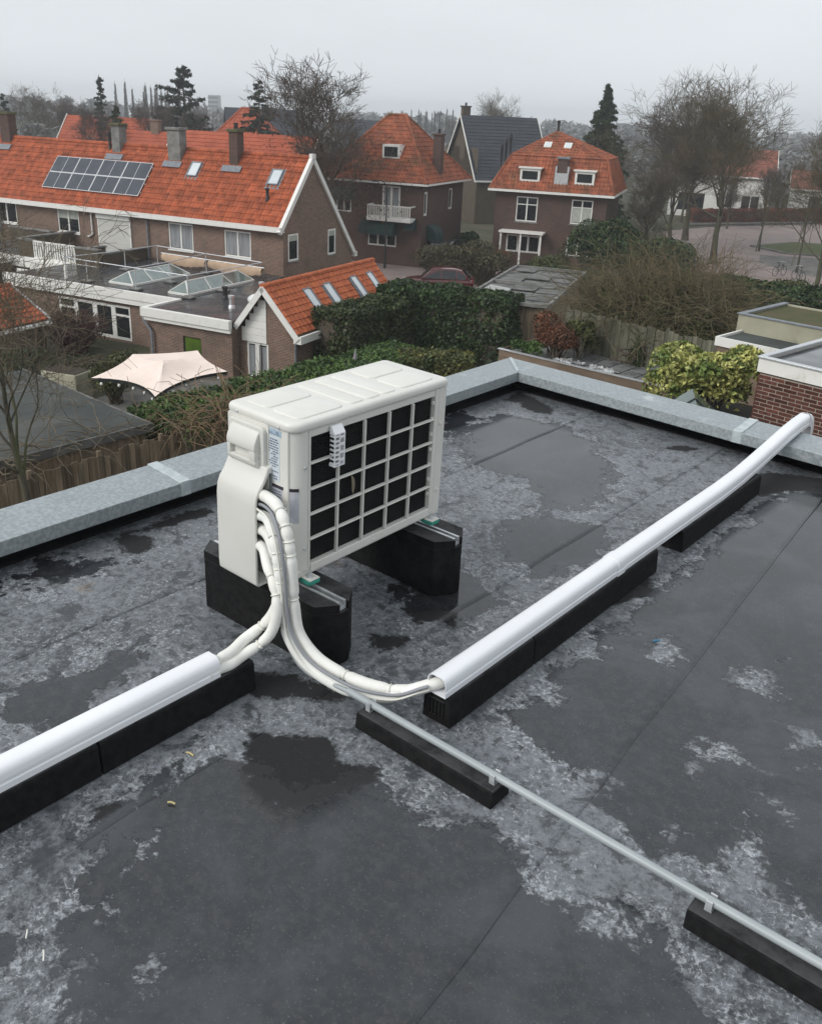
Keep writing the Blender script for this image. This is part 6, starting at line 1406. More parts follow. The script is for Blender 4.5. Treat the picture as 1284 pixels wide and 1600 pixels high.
def tangle(name, label, cat, loc, rad, nst, r, mat_, leaves=0, lsize=.06, lmat=None, seed=1, seglen=.45, k=7, droop=.05, group=None):
    """arching, crossing stems in a mound"""
    h = thing(name, label, cat, loc, 0, group); rs = np.random.RandomState(seed); rx, ry_, rz_ = rad; ps = []
    for j in range(nst):
        a = rs.uniform(0, 6.3); q = math.sqrt(rs.rand()); p = np.array([math.cos(a)*q*rx, math.sin(a)*q*ry_, 0]); p[2] = rz_*math.sqrt(max(0.02, 1-q*q))*rs.uniform(.25, 1.0)
        d = rs.normal(0, 1, 3); d[2] = abs(d[2])*.5; d /= np.linalg.norm(d); pts = [p]
        for i in range(k-1): d = d + rs.normal(0, .28, 3) - np.array([0, 0, droop*i]); d /= np.linalg.norm(d); pts.append(pts[-1]+d*seglen*rs.uniform(.6, 1.1))
        r_ = r*rs.uniform(.5, 1.5); ps.append((np.array(pts), np.linspace(r_, r_*.45, k)))
    v_, f_ = tube_arrays(ps, 4); link('stems', npmesh('stems', v_, f_, mat_, True), h)['kind'] = 'stuff'
    if leaves:
        a = rs.uniform(0, 6.3, leaves); q = np.sqrt(rs.rand(leaves)); C = np.stack([np.cos(a)*q*rx, np.sin(a)*q*ry_, rz_*np.sqrt(np.clip(1-q*q, .02, 1))*rs.uniform(.2, .98, leaves)], 1); C += rs.normal(0, .05, C.shape); Nr = C/np.array([rx, ry_, rz_])**2; Nr /= np.linalg.norm(Nr, axis=1, keepdims=True)+1e-9
        V, F = leafy(C, Nr, lsize, seed+2); link('leaves', npmesh('leaves', V, F, lmat), h)['kind'] = 'stuff'
    return h
def conifer(label, loc, H, Rr, seed, mat_, n_tier=22, narrow=1.0, open_=0.0, droop=.15, cat='conifer', name='conifer', per=13, nl=44, ls=.24):
    h = thing(name, label, cat, loc); rs = np.random.RandomState(seed)
    mb = MB(); mb.tube([(0,0,0), (.05,0,H*.4), (0,.04,H*.8), (0,0,H*.985)], [H*.018, H*.013, H*.006, .02], 8); part('trunk', mb, bark, h, smooth=60)
    ps = []; Cs = []; Ns = []
    for t in range(n_tier):
        f = (t+.3)/n_tier; z0 = H*(.10+.89*f); L = Rr*((1-f)**narrow)*rs.uniform(.7, 1.2)+.12
        for j in range(max(5, int(per*(1-f*.6)))):
            if rs.rand() < open_: continue
            az = rs.uniform(0, 6.3); l = L*rs.uniform(.5, 1.15); z = z0 + rs.uniform(-.5, .5)*H*.89/n_tier*1.2; d = np.array([math.cos(az), math.sin(az), 0])
            pts = np.array([[0,0,z], *[d*l*s + np.array([0, 0, z + l*(.18*s - droop*2.2*s*s) + rs.normal(0, .02)]) for s in (.4, .75, 1.0)]]); ps.append((pts, np.linspace(.035, .01, 4)*H/12))
            m_ = int(nl*(.4+.6*l/Rr)); s = rs.uniform(.18, 1.0, m_)**.8; b = np.stack([np.interp(s, [0, .4, .75, 1], pts[:, i]) for i in range(3)], 1)
            side_ = np.array([-d[1], d[0], 0]); wd = (.32*(1.1-s)*l*.55+.08); b += side_[None]*(rs.uniform(-1, 1, m_)*wd)[:, None]; b[:, 2] -= np.abs(rs.normal(0, .10, m_))*(l*.5+.3); Cs.append(b); Ns.append(rs.normal(0, 1, (m_, 3)))
    v_, f_ = tube_arrays(ps, 3); link('branches', npmesh('branches', v_, f_, bark), h)['kind'] = 'stuff'
    C = np.vstack(Cs); V, F = leafy(C, np.vstack(Ns), ls*H/12*1.5, seed+3, .36, .3); link('crown', npmesh('crown', V, F, mat_), h)['kind'] = 'stuff'
    return h
twig_light = M('light_twigs', (.20,.165,.115), (.13,.105,.075), .9, 2, 4)
# hedges and shrubs near the neighbours' gardens
hedge('long dark green clipped hedge just beyond the zinc coping on the left', (-19.0, 13.2, G), 91.5, 11.6, 2.3, 2.05, 34000, .13, leaf_hedge, 11, .16)
hedge('tall dark green hedge beside the parked red car, in the middle of the gardens', (-24.9, 27.5, G), 14, 5.8, 2.0, 3.35, 26000, .17, leaf_dark, 12, .26)
hedge('tall rounded hedge against the right side of the tiled wing', (-22.6, 23.6, G), 95, 5.6, 1.9, 3.0, 22000, .16, M('mid_hedge_leaves', (.055,.075,.022), (.03,.045,.016), .5, 1.1, 5, island=.5), 13, .3)
hedge('low yellowish green hedge just left of the zinc corner', (-19.4, 22.6, G), 38, 2.6, 1.6, 2.15, 11000, .13, M('yellowish_hedge', (.12,.12,.035), (.04,.06,.018), .5, 1.6, 5, island=.6), 14, .16)
hedge('dark green hedge along the road at the right, below the bare trees', (-14.2, 36.3, G), 16, 7.5, 3.0, 3.85, 26000, .2, leaf_dark, 15, .45)
shrub('yellow and green variegated shrub standing against the brick building', (-6.55, 17.5, -3.75), (1.12, .95, .95), 9000, .115, leaf_var, 21, 9)
mb = MB(); mb.box(-7.6, -5.4, 16.8, 18.6, G, -3.5); tag(link('planting_bed', mb.mesh('planting_bed', M('soil', (.03,.025,.02), None, .95))), 'dark raised bed that carries the yellow variegated shrub', 'raised bed')
shrub('russet brown bush planted on the roof terrace', (-13.2, 22.55, -4.55), (.85, .6, .66), 5200, .085, leaf_brown, 22, 7, stems=60, smat=twig_brown)
shrub('olive green bush right of the russet one on the roof terrace', (-12.75, 23.15, -4.55), (.6, .5, .66), 4200, .085, leaf_moss, 23, 7)
shrub('low green ground cover plant at the front corner of the roof terrace', (-14.1, 22.3, -4.58), (.6, .4, .22), 1600, .08, leaf_hedge, 24, 5)
tangle('vine_thicket', 'big mound of tangled bare vine and ivy sprawling over the grey plank fence', 'vine', (-11.6, 25.9, -3.80), (2.6, 1.8, 1.55), 2000, .0095, vine_stem, 34000, .085, leaf_moss, 31, .38, 8, .04)
tangle('ivy', 'dark ivy hanging down the middle of the grey plank fence', 'ivy', (-11.1, 23.75, -4.62), (.26, .15, 1.1), 50, .02, twig_brown, 1500, .08, leaf_dark, 32, .22, 5, .05)
tangle('bramble', 'bare brown bramble tangle hanging over the end of the plank fence and hedge', 'bramble', (-18.5, 14.3, -6.35), (.6, 1.5, .9), 170, .012, twig_tan, 700, .09, leaf_hedge, 33, .33, 8, .06)
tangle('bramble', 'bare stems leaning on the plank fence left of the hanging bramble', 'bramble', (-19.1, 10.0, -5.95), (.5, 2.6, .35), 60, .011, twig_light, 0, seed=34, seglen=.32, k=8, droop=.05)
shrub('leafless reddish bush in front of the white windows of the long extension', (-34.6, 19.2, G), (1.7, 1.5, 1.0), 2600, .11, M('red_twig_leaves', (.075,.035,.028), (.05,.028,.022), .8, 1, 4, island=.5), 35, 8, stems=260, smat=M('red_twigs', (.10,.05,.04), None, .9))
shrub('low brown perennial bed beside the block planter', (-30.2, 17.2, G), (1.6, 1.2, .45), 2600, .12, leaf_grey, 38, 7)
shrub('dark bush in the corner between the planter and the outbuilding', (-31.5, 15.0, G), (1.1, 1.0, .8), 2600, .13, leaf_dark, 39, 7)
shrub('feathery yellow green shrub beside the pink shade canvas', (-27.2, 16.4, G), (.8, .8, 1.0), 4200, .12, leaf_moss, 36, 7, stems=60, smat=twig_olive)
shrub('green garden shrub left of the pink shade canvas', (-28.6, 17.6, G), (.7, .7, .8), 2200, .12, leaf_moss, 37, 6)
# scrub along the middle gardens
for i, (x, y, rx, rz_, m_, lab) in enumerate([
    (-36.4, 46.6, 2.4, 1.25, leaf_grey, 'grey brown leafless scrub behind the dark parked car'), (-33.2, 46.9, 2.7, 1.55, leaf_grey, 'wide olive scrub bush in front of the mansard house'),
    (-30.4, 50.3, 2.2, 1.15, leaf_moss, 'moss green bush right of the wide olive scrub'), (-28.2, 49.0, 2.3, .95, leaf_dark, 'dark green low bush left of the evergreen clump'),
    (-38.8, 53.0, 2.6, .75, leaf_beech, 'copper coloured low hedge bush beside the villa'), (-41.3, 55.6, 1.0, 1.2, leaf_dark, 'dark clipped bush under the right wall of the villa')]):
    shrub(lab, (x, y, G), (rx, rx*.8, rz_), 4800, .17, m_, 40+i, 9, stems=120 if m_ is leaf_grey else 20, smat=twig_olive)
shrub('large dark evergreen clump between the mansard house and the road', (-28.0, 53.6, G), (3.1, 2.2, 2.6), 14000, .2, leaf_dark, 51, 11)
shrub('bushy olive shrub at the right edge above the dark roadside hedge', (-12.6, 43.5, G), (2.4, 2.0, 2.1), 9000, .17, leaf_moss, 58, 9, stems=140, smat=twig_olive)
shrub('second dark evergreen, lower, reaching toward the brick road', (-24.7, 55.2, G), (2.2, 1.8, 1.9), 8000, .2, leaf_dark, 52, 9)
def hedge_line(label, p0, p1, w_, h_, n, mat_, seed):
    p0, p1 = Vector((*p0, 0)), Vector((*p1, 0)); hedge(label, (p0.x, p0.y, G), math.degrees(math.atan2(p1.y-p0.y, p1.x-p0.x)), (p1-p0).length, w_, h_, n, .22, mat_, seed, .22)
hedge_line('copper brown beech hedge along the far side of the brick road', (-42.0, 98.8), (-33.3, 117.5), 1.3, 1.5, 9000, leaf_beech, 55)
hedge_line('copper brown beech hedge continuing past the traffic island at the right edge', (-33.0, 114.5), (-20.0, 113.0), 1.3, 1.5, 6000, leaf_beech, 56)
tangle('coppice', 'orange brown coppiced stool with long straight shoots beside the road', 'shrub', (-22.6, 58.5, G), (.6, .6, 1.2), 90, .022, twig_tan, 0, seed=57, seglen=.62, k=6, droop=-.10)

# bare trees: a few grown forms, each tree its own copy
forms = {}
forms['broad'] = tree_meshes('broad', bark, twig_olive, seed=3, H=14, trunk_h=3, trunk_r=.26, counts=(15, 9, 7, 6), lens=(.60, .52, .52, .55), ang=(54, 42, 42, 46), upw=(.17, .10, .08, .05), rmin=.014)[:2]
forms['oval'] = tree_meshes('oval', bark, twig_brown, seed=8, H=12.5, trunk_h=2, trunk_r=.2, counts=(17, 9, 7, 5), lens=(.50, .5, .52, .55), ang=(40, 38, 42, 46), upw=(.26, .16, .12, .08), rmin=.014, start=.22)[:2]
forms['birch'] = tree_meshes('birch', bark_pale, twig_grey, seed=15, H=13, trunk_h=3, trunk_r=.15, counts=(18, 8, 6, 5), lens=(.36, .5, .55, .6), ang=(32, 38, 42, 46), upw=(.22, .05, -.02, -.06), rmin=.011, start=.25)[:2]
forms['thin'] = tree_meshes('thin', bark, twig_grey, seed=23, H=8, trunk_h=2, trunk_r=.09, counts=(9, 5, 4, 3), lens=(.42, .5, .5, .55), ang=(38, 40, 42, 44), upw=(.2, .1, .08, .05), rmin=.008)[:2]
def bare(form, label, x, y, s, rz, z=G, group=None, sx=1.0, mats=None, leaves=0, name='bare_tree'):
    t = thing(name, label, 'tree', (x, y, z), rz, group); t.scale = (s*sx, s*sx, s)
    for nm, me in zip(('trunk', 'crown'), forms[form]):
        o = link(nm, me, t)
        if nm == 'crown': o['kind'] = 'stuff'
    return t
bare('broad', 'big bare tree forking low beside the brick road, tallest on the right', -27.66, 70.2, .80, 20, sx=1.3)
bare('broad', 'tall bare tree with pale trunk behind the forked one, by the white house', -35.8, 83.0, .86, 140, sx=1.25)
bare('oval', 'bare reddish tree rising right of the narrow dark conifer', -33.6, 75.0, .84, 60, sx=1.2)
bare('oval', 'bare tree with drooping twigs behind the evergreen clump near the road', -29.8, 62.0, .52, 200, sx=1.2)
bare('broad', 'bare tree at the right edge beyond the traffic island', -23.6, 88.0, .66, 75, sx=1.2)
bare('thin', 'slender young tree leaning beside its stake left of the traffic island path', -28.2, 81.7, .85, 10)
bare('thin', 'slender young tree at the path nearest the right edge', -21.6, 71.6, 1.0, 120)
bare('broad', 'bare tree overhanging the right edge of the picture above the dark hedge', -16.4, 58.5, .58, 250, sx=1.2)
bare('oval', 'wide bare tree behind the terrace gable with some brown leaves left', -44.6, 43.6, .92, 30, sx=1.25)
bare('thin', 'lower bushy bare tree at the foot of the wide bare tree by the gable', -41.0, 41.5, .8, 80, sx=1.6)
bare('broad', 'lone round bare tree on the skyline above the dark slate house', -80.3, 114.6, .80, 40)
bare('oval', 'feathery bare tree left of the tall cedar', -82.1, 57.1, .74, 100); bare('oval', 'second feathery bare tree close behind the tall cedar', -88.0, 66.0, .70, 160)
bare('birch', 'white stemmed birch with several trunks behind the terrace ridge', -80.0, 48.7, .76, 0); bare('birch', 'slimmer white stemmed birch leaning beside the first', -79.0, 49.9, .66, 130)
misty = []
for i, (x, y, s) in enumerate([(-140, 52, 1.25), (-128, 60, 1.1), (-118, 48, 1.0), (-134, 72, 1.2), (-120, 68, 1.0), (-108, 40, .9)]):
    misty += [(0, bare(['oval', 'broad'][i % 2], 'misty bare tree at the far left skyline', x, y, s*(.72 if i % 2 == 0 else .58), 50*i, group='misty trees at the far left', sx=1.3))]
for i, (x, y, s) in enumerate([(-52, 96, .75), (-58, 104, .8), (-45, 118, .9), (-30, 125, 1.0), (-18, 118, .9), (-24, 132, 1.0), (-66, 120, .8), (-36, 104, .7), (-20, 98, .7), (-43.5, 99, .72), (-37.5, 97.5, .62)]):
    misty += [(1, bare(['broad', 'oval', 'birch'][i % 3], 'bare tree among the misty group behind the white house', x, y, s*.66, 70*i, group='misty trees behind the white house', sx=1.25))]
# the multi-stemmed bare tree close by at the left edge
lt = thing('bare_tree', 'thin branched bare tree rising in front of the grey shed roof at the left edge', 'tree', (-17.15, 8.15, G))
lvv = grow(seed=41, H=6.9, trunk_h=2, trunk_r=.11, counts=(13, 8, 6, 4), lens=(.66, .55, .55, .6), ang=(40, 42, 45, 48), upw=(.16, .10, .06, .0), rmin=.0055, wob=.2, start=.42, lean=.0)
tm_ = join([tube_arrays(lvv[0], 10), tube_arrays(lvv[1], 7)]); link('trunk', npmesh('trunk', *tm_, bark, True), lt)
tm_ = join([tube_arrays(l, 4) for l in lvv[2:]]); link('crown', npmesh('crown', *tm_, twig_light, True), lt)['kind'] = 'stuff'
# leaves still hanging in the wide tree
rs = np.random.RandomState(77); C = rs.normal(0, 1, (4200, 3))*np.array([2.3, 2.3, 1.5]) + np.array([-44.6, 43.6, -2.6]); V, F = leafy(C, np.tile([0, 0, 1.], (len(C), 1)), .13, 78)
tag(link('brown_leaves', npmesh('brown_leaves', V, F, M('hanging_leaves', (.13,.06,.035), (.09,.05,.03), .8, 1, 3, island=.5))), 'brown leaves still hanging low in the wide bare tree by the gable', 'leaves', kind='stuff')
# conifers
conifer('tall open cedar on the left skyline', (-84.7, 62.1, G), 14.2, 6.4, 61, needle, 20, .72, .10, .02, per=11, nl=80, ls=.30)
conifer('dark conifer left of the wide bare tree', (-72.2, 61.8, G), 12.7, 3.6, 62, needle, 22, .7, .05, .10, nl=70)
conifer('tall narrow dark conifer right of the mansard house', (-44.6, 81.0, G), 13.6, 3.4, 63, needle2, 34, .75, .0, .14, per=18, nl=75, ls=.26)
conifer('small green conifer behind the terrace chimneys', (-71.7, 45.6, G), 9.9, 1.8, 64, needle2, 20, .7, .0, .12, per=15)
conifer('small dark conifer in front of the misty trees at the far left', (-100, 50, G), 10.5, 2.0, 65, needle, 18, .8, .0, .12)
conifer('slim dark conifer behind the birch', (-90, 55.5, G), 12.8, 1.9, 66, needle, 22, .8, .1, .1)
# a far row of poplars and misty woods on the horizon
rs = np.random.RandomState(90); ps = []
for j in range(700):
    z = rs.uniform(2.5, 19); a = rs.uniform(0, 6.3); l = rs.uniform(1.2, 2.6)*(1.15-z/24); d = np.array([math.cos(a)*.42, math.sin(a)*.42, 1]); p = np.array([0, 0, z]); ps.append((np.array([p, p+d*l*.5, p+d*l*np.array([.85, .85, 1])]), np.linspace(.035, .02, 3)))
v1, f1 = tube_arrays(ps, 3); pop_c = npmesh('crown', v1, f1, twig_grey); mb = MB(); mb.tube([(0,0,0), (0,0,12), (0,0,20.5)], [.20, .12, .03], 6); pop_t = mb.mesh('trunk', bark)
for (xa, ya, xb, yb, n_, s0, lab, grp) in ((-252.6, 161.8, -240.5, 179.2, 19, .80, 'poplar in the straight misty row left of the birch and cedar', 'far row of poplars on the left'), (-213.3, 251.6, -203, 260.2, 13, .66, 'poplar in the misty row above the villa roof', 'far row of poplars above the villa')):
    for i in range(n_):
        f = i/(n_-1); t = thing('poplar', lab, 'tree', (xa+(xb-xa)*f+rs.uniform(-.5, .5), ya+(yb-ya)*f+rs.uniform(-2, 2), G-1), i*40, grp); sc_ = s0*rs.uniform(.92, 1.08); t.scale = (sc_*1.25, sc_*1.25, sc_)
        link('trunk', pop_t, t); link('crown', pop_c, t)['kind'] = 'stuff'; misty.append((grp, t))
def across(o): d = Vector(o.location); return (d.x*cr[0] + d.y*cr[1]) / (d.x*cf[0] + d.y*cf[1])
ORD = 'leftmost,second,third,fourth,fifth,sixth,seventh,eighth,ninth,tenth,eleventh,twelfth,thirteenth,fourteenth,fifteenth,sixteenth,seventeenth,eighteenth,nineteenth'.split(',')
for key, txt in ((0, 'misty bare tree on the far left skyline'), (1, 'misty bare tree around the white house'), ('far row of poplars on the left', 'poplar in the misty row beside the cedar'), ('far row of poplars above the villa', 'poplar in the misty row above the villa')):
    for i, t in enumerate(sorted([q for k, q in misty if k == key], key=across)): t['label'] = txt + ', ' + ORD[i] + ('' if i == 0 else ' from the left') + ' in its group'
def woods(name, az0, az1, d0, d1, n, hmin, hmax, seed, mat_):
    rs = np.random.RandomState(seed); ps = []; Cs = []
    for i in range(n):
        az = math.radians(rs.uniform(az0, az1)); d = rs.uniform(d0, d1); x, y = -math.sin(az)*d, math.cos(az)*d; h = rs.uniform(hmin, hmax); r = h*rs.uniform(.22, .36)
        ps.append((np.array([[x, y, G-2], [x, y, G+h*.5], [x, y, G+h]]), np.array([.25, .18, .05])))
        k = 70; e = rs.normal(0, 1, (k, 3)); e /= np.linalg.norm(e, axis=1, keepdims=True); e *= rs.rand(k, 1)**.4; c_ = e*np.array([r, r, h*.36]) + np.array([x, y, G+h*.63]); Cs.append(c_)
    C = np.vstack(Cs); V, F = leafy(C, np.tile([0, 0, 1.], (len(C), 1)), 2.1*d0/200, seed+1, .35, .2); v_, f_ = tube_arrays(ps, 4); V, F = join([(v_, f_), (V, F)])
    tag(link(name, npmesh(name, V, F, mat_)), kind='stuff')
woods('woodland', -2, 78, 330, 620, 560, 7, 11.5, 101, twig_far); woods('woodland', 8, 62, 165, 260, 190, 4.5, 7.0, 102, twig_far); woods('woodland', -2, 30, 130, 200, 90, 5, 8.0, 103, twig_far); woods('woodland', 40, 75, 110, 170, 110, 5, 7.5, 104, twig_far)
# ------------------------------------------------------------------ garden furniture, street furniture, vehicles
sail = thing('shade_canvas', 'pale pink star shaped shade canvas stretched over the patio', 'parasol', (-23.3, 15.5, -5.75), 0)
cor = [(-24.6, 14.05, -6.05), (-21.95, 14.55, -6.15), (-22.3, 17.55, -6.0), (-24.3, 17.9, -5.75), (-25.1, 15.9, -5.70)]
cor = [Vector(c) - Vector((-23.3, 15.5, -5.75)) for c in cor]; apex = Vector((-.15, .45, .17)); nr_, ns = 8, 10; mb = MB(); vs = [tuple(apex)]; ring = []
for i in range(5):
    a, b_ = cor[i], cor[(i+1) % 5]
    for k in range(ns):
        t = k/ns; p = a.lerp(b_, t); mid = a.lerp(b_, .5); inw = (apex-mid); inw.z *= .4; p = p + inw*((.25 if i in (0, 1) else .10)*4*t*(1-t)); ring.append(p)
nn = len(ring)
for r in range(1, nr_+1):
    f = r/nr_
    for p in ring: q = apex.lerp(p, f); q.z -= .10*math.sin(math.pi*f); vs.append(tuple(q))
fs = [(0, 1+j, 1+(j+1) % nn) for j in range(nn)]
for r in range(nr_-1): fs += [(1+r*nn+j, 1+(r+1)*nn+j, 1+(r+1)*nn+(j+1) % nn, 1+r*nn+(j+1) % nn) for j in range(nn)]
mb.add(vs, fs); cv = part('canvas', mb, canvas_pink, sail, smooth=60)
mb = MB()
for p in ring[::1]: pass
for j in range(nn): a, b_ = ring[j], ring[(j+1) % nn]; mb.add([tuple(a+Vector((0,0,-.004))), tuple(b_+Vector((0,0,-.004))), tuple(b_-Vector((0,0,.10))), tuple(a-Vector((0,0,.10)))], [(0,1,2,3)])
part('edge_band', mb, post_black, sail)
mb = MB(); mb.tube([tuple(apex-Vector((0,0,.02))), (apex.x, apex.y, G+5.75+.01)], .04, 8); part('pole', mb, post_black, sail)
sl_ = thing('string_lights', 'string of small round white lamps hung under the edge of the pink shade canvas', 'string lights', (-23.3, 15.5, -5.75), 0)
mb = MB()
for j in range(0, 22): a, b_ = ring[j], ring[j+1]; mb.bar(tuple(a-Vector((0,0,.13))), tuple(b_-Vector((0,0,.13))), .01)
part('cord', mb, post_black, sl_)
for j in range(1, 22, 2):
    mb = MB(); mb.m = Matrix.Translation(ring[j]-Vector((0,0,.19))); mb.lathe([(.01, .06), (.03, .05), (.055, .0), (.04, -.04), (.005, -.055)], 8); part('bulb', mb, M('bulb', (.8,.8,.76), None, .3), sl_, smooth=60)
um = thing('folded_parasol', 'closed grey lilac parasol poking up behind the dark hedge', 'parasol', (-20.75, 21.9, G), 0)
mb = MB(); mb.lathe([(.04, .8), (.16, .85), (.15, 1.3), (.11, 1.8), (.05, 2.15), (.02, 2.2)], 10); part('canvas', mb, M('lilac_canvas', (.27,.24,.27), (.22,.2,.22), .8), um, smooth=60)
mb = MB(); mb.tube([(0,0,0), (0,0,2.32)], .025, 8); part('pole', mb, alu, um)
pb_ = thing('garden_planter', 'pale yellowish block planter in the garden left of the feathery shrub', 'planter', (-29.1, 15.7, G), 20)
mb = MB(); mb.box(-.75, .75, -.45, .45, 0, .95); part('body', mb, beige_render, pb_, bevel=.02); mb = MB(); mb.box(-.70, .70, -.4, .4, .951, .97); part('soil', mb, M('planter_soil', (.05,.04,.03), None, .95), pb_)
# street lamp
lp = thing('street_lamp', 'slim dark street lamp with a curved top in front of the villa', 'street lamp', (-41.5, 46.6, G), 0)
mb = MB(); mb.tube([(0,0,0), (0,0,1.2), (0,0,1.21), (0,0,5.2)], [.09, .085, .055, .045], 10); part('pole', mb, post_black, lp, smooth=40)
mb = MB(); mb.tube([(0,0,5.2), (-.05,-.03,5.55), (-.25,-.15,5.78), (-.55,-.33,5.82)], .035, 8); part('arm', mb, post_black, lp, smooth=40)
mb = MB(); mb.m = T(-.68, -.42, 5.78) @ Matrix.Rotation(R(31), 4, 'Z'); mb.box(-.26, .2, -.1, .1, -.05, .05); part('lamp_head', mb, post_black, lp, bevel=.03); 
for i, (x, y, lx, ly) in enumerate([(-28.3, 81.2, .45, .25), (-23.1, 75.0, .5, .3)]):
    st = thing('tree_stake', ['tall leaning stake left of the traffic island', 'tall leaning stake right of the traffic island'][i], 'stake', (x, y, G), 0); mb = MB(); mb.tube([(0,0,0), (lx*.5, ly*.5, 2.6), (lx, ly, 5.2)], [.06, .055, .045], 6); part('pole', mb, wood_pale, st)
# cars
def wheel(parent, x, y, r, w_):
    mb = MB(); mb.m = T(x, y, r) @ rot('X', 90); mb.lathe([(r*.62, -w_/2), (r*.94, -w_/2), (r, -w_*.3), (r, w_*.3), (r*.94, w_/2), (r*.62, w_/2)], 20); wh = part('wheel', mb, tyre, parent, smooth=40)
    mb = MB(); mb.m = T(x, y, r) @ rot('X', 90); mb.lathe([(.02, -w_*.53), (r*.2, -w_*.52), (r*.25, -w_*.42), (r*.58, -w_*.45), (r*.63, -w_*.51), (r*.63, w_*.51), (r*.25, w_*.42), (.02, w_*.5)], 20); part('rim', mb, chrome, wh, smooth=40)
def car(label, loc, rz, paint, L, Wd, H, kind):
    c_ = thing('parked_car', label, 'car', loc, rz); hw = Wd/2
    # cross sections along x (front at -x): (x, half width, z low, z shoulder, z top, half width top)
    if kind == 'hatch': st = [(-.5, .72, .30, .55, .60, .62), (-.47, .90, .20, .62, .70, .80), (-.36, .97, .17, .66, .80, .88), (-.22, 1, .17, .70, .88, .90), (.0, 1, .17, .74, .90, .90), (.25, 1, .17, .76, .92, .90), (.40, .98, .18, .78, .93, .88), (.48, .93, .22, .75, .90, .84), (.5, .82, .34, .70, .80, .75)]
    else: st = [(-.5, .82, .36, .72, .82, .72), (-.47, .95, .26, .82, .95, .85), (-.36, 1, .24, .86, 1.02, .92), (-.20, 1, .24, .88, 1.06, .93), (.1, 1, .24, .9, 1.08, .93), (.40, 1, .24, .9, 1.1, .93), (.48, .97, .28, .9, 1.08, .9), (.5, .88, .40, .86, 1.0, .84)]
    mb = MB(); vs = []; ring_n = 10
    for x, wf, zl, zs, ztp, wt in st:
        w_ = hw*wf; wt_ = hw*wt; vs += [(x*L, -w_*.9, zl), (x*L, -w_, zl+.12), (x*L, -w_*1.0, zs), (x*L, -wt_, ztp-.03), (x*L, -wt_*.8, ztp), (x*L, wt_*.8, ztp), (x*L, wt_, ztp-.03), (x*L, w_, zs), (x*L, w_, zl+.12), (x*L, w_*.9, zl)]
    k = len(st); mb.add(vs, [(i*ring_n+j, i*ring_n+(j+1) % ring_n, (i+1)*ring_n+(j+1) % ring_n, (i+1)*ring_n+j) for i in range(k-1) for j in range(ring_n)] + [tuple(range(ring_n-1, -1, -1)), tuple((k-1)*ring_n+j for j in range(ring_n))])
    part('body', mb, paint, c_, bevel=.02, smooth=50)
    zb = .88 if kind == 'hatch' else 1.06
    cab = [(-.24, zb), (-.09, H-.05), (-.03, H), (.22, H), (.34, H-.08), (.46, zb)] if kind == 'hatch' else [(-.24, zb), (-.13, H-.05), (-.08, H), (.40, H), (.45, H-.06), (.485, zb)]
    mb = MB(); vs = []
    for s in (-1, 1):
        for x, z in cab: t = (z-zb)/(H-zb); vs.append((x*L, s*hw*(.90-.16*t), z))
    n_ = len(cab); mb.add(vs, [tuple(range(n_-1, -1, -1)), tuple(range(n_, 2*n_))] + [(i, (i+1) % n_, (i+1) % n_ + n_, i+n_) for i in range(n_)]); part('cabin', mb, paint, c_, bevel=.03, smooth=50)
    def glassq(name, a, b_, za, zb2, s):
        pass
    ins = .07
    for s in (-1, 1):                                         # side windows
        xs_ = [(-.20, .04), (.06, .25), (.27, .39)] if kind == 'hatch' else [(-.19, .03), (.05, .24), (.26, .43)]
        for xa, xb in xs_:
            mb = MB(); 
            def top_at(x): return np.interp(x, [q[0] for q in cab], [q[1] for q in cab]) - .07
            pts = []
            for x, z in ((xa, zb+.05), (xb, zb+.05), (xb, max(zb+.08, min(H-.09, top_at(xb)))), (xa, max(zb+.08, min(H-.09, top_at(xa))))):
                t = (z-zb)/(H-zb); pts.append((x*L, s*(hw*(.90-.16*t)+.006), z))
            mb.add(pts, [(0,1,2,3)]); part('side_window', mb, glass_dark, c_)
    for nm, (p, q) in (('windscreen', (cab[0], cab[1])), ('rear_window', (cab[-1], cab[-2]))):
        mb = MB(); pts = []; sgn = -1 if nm == 'windscreen' else 1
        for f, s in ((.12, -1), (.12, 1), (.92, 1), (.92, -1)):
            x = p[0]+(q[0]-p[0])*f; z = p[1]+(q[1]-p[1])*f; t = (z-zb)/(H-zb); pts.append((x*L+sgn*.012, s*(hw*(.90-.16*t)-.10), z+.008))
        mb.add(pts, [(0,1,2,3)]); part(nm, mb, glass_dark, c_)
    r = .33 if kind == 'hatch' else .38
    for x in (-.31, .30):
        for s in (-1, 1): wheel(c_, x*L, s*(hw-.10), r, .22)
    for s in (-1, 1):
        mb = MB(); mb.cbox((-.478*L, s*hw*.66, .66 if kind == 'hatch' else .86), (.10, .36, .14)); part('headlight', mb, lamp_clear, c_, bevel=.03)
        mb = MB(); mb.cbox((.49*L, s*hw*.72, .78 if kind == 'hatch' else .9), (.08, .22, .2)); part('tail_light', mb, lamp_red, c_, bevel=.02)
        mb = MB(); mb.cbox((-.20*L, s*(hw+.06), zb+.08), (.12, .18, .12)); part('mirror', mb, paint, c_, bevel=.03)
    mb = MB(); mb.cbox((-.495*L, 0, .42 if kind == 'hatch' else .6), (.05, hw*1.1, .16)); part('front_grille', mb, black_plastic, c_, bevel=.01)
    mb = MB(); mb.cbox((-.508*L, 0, .40), (.02, .5, .11)); part('number_plate', mb, M('plate', (.6,.45,.05), None, .5), c_)
    if kind != 'hatch':
        for s in (-1, 1): mb = MB(); mb.bar((-.1*L, s*hw*.66, H+.04), (.38*L, s*hw*.66, H+.04), .04); part('roof_rail', mb, black_plastic, c_)
    return c_
car('dark red hatchback parked in the street behind the tall hedge', (-33.6, 42.6, G+.012), 38, car_red, 4.3, 1.78, 1.52, 'hatch')
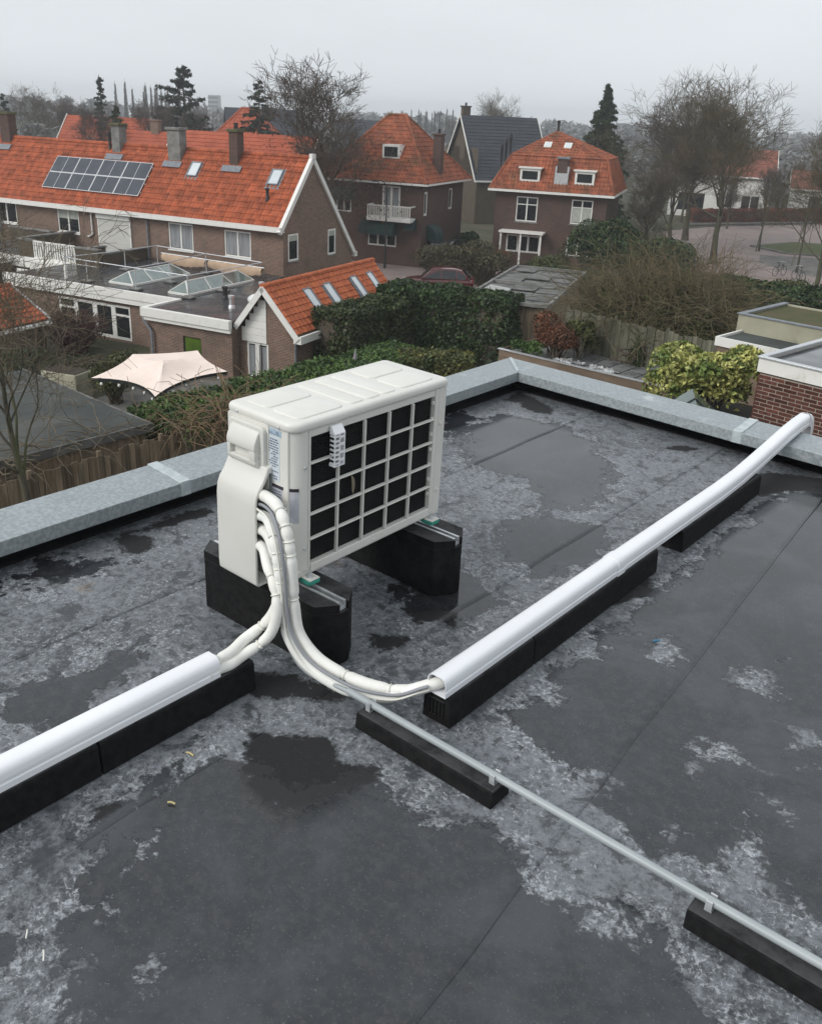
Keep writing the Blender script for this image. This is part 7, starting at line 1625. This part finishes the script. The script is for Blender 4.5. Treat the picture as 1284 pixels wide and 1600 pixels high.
car('dark off-road car facing us beside the villa garden', (-39.4, 50.3, G+.012), 118, car_grey, 4.5, 1.85, 1.78, 'suv')
# bicycles parked at the road
def bicycle(label, loc, rz):
    b_ = thing('bicycle', label, 'bicycle', loc, rz)
    for x in (-.52, .52):
        mb = MB(); ring = [(x+.33*math.cos(2*math.pi*k/18), 0, .34+.33*math.sin(2*math.pi*k/18)) for k in range(19)]; mb.tube(ring, .02, 5, cap=False); wh = part('wheel', mb, tyre, b_)
        mb = MB()
        for k in range(8): a = math.pi*2*k/8; mb.bar((x, 0, .34), (x+.32*math.cos(a), 0, .34+.32*math.sin(a)), .006)
        part('spokes', mb, galv, wh)
    mb = MB()
    for p, q in (((-.52,0,.34), (-.08,0,.30)), ((-.08,0,.30), (-.2,0,.82)), ((-.2,0,.82), (-.52,0,.34)), ((-.08,0,.30), (.36,0,.82)), ((-.18,0,.76), (.36,0,.80)), ((.52,0,.34), (.34,0,.95)), ((-.2,0,.82), (-.24,0,.95))): mb.tube([p, q], .018, 6)
    part('frame', mb, post_black, b_)
    mb = MB(); mb.tube([(.20,-.28,1.03), (.34,-.12,1.04), (.35,0,.98), (.34,.12,1.04), (.20,.28,1.03)], .014, 6); part('handlebar', mb, galv, b_)
    mb = MB(); mb.box(-.38, -.12, -.08, .08, .95, 1.0); part('saddle', mb, black_plastic, b_, bevel=.02); mb = MB(); mb.box(-.75, -.35, -.08, .08, .72, .74); part('rack', mb, black_plastic, b_)
bicycle('dark bicycle parked at the near side of the brick road, below the forked tree', (-27.6, 66.9, G+.012), 30)
bicycle('dark bicycle parked on the path at the right, near the hedge', (-21.9, 68.6, G+.02), 75)
bicycle('second dark bicycle close to the right edge of the picture', (-20.2, 67.6, G+.02), 140)
# ------------------------------------------------------------------ damp air
mb = MB(); mb.box(-745, 745, -745, 745, G-3.2, 12.5); hz = link('haze', mb.mesh('haze', None)); tag(hz, kind='stuff')
hm = bpy.data.materials.new('haze'); hm.use_nodes = True; hn = hm.node_tree; hn.nodes.clear(); ho = hn.nodes.new('ShaderNodeOutputMaterial'); hv_ = hn.nodes.new('ShaderNodeVolumePrincipled')
hv_.inputs['Color'].default_value = (.93, .96, 1, 1); hv_.inputs['Density'].default_value = .0010; hv_.inputs['Anisotropy'].default_value = .55
hn.links.new(hv_.outputs[0], ho.inputs['Volume']); hz.data.materials.append(hm)
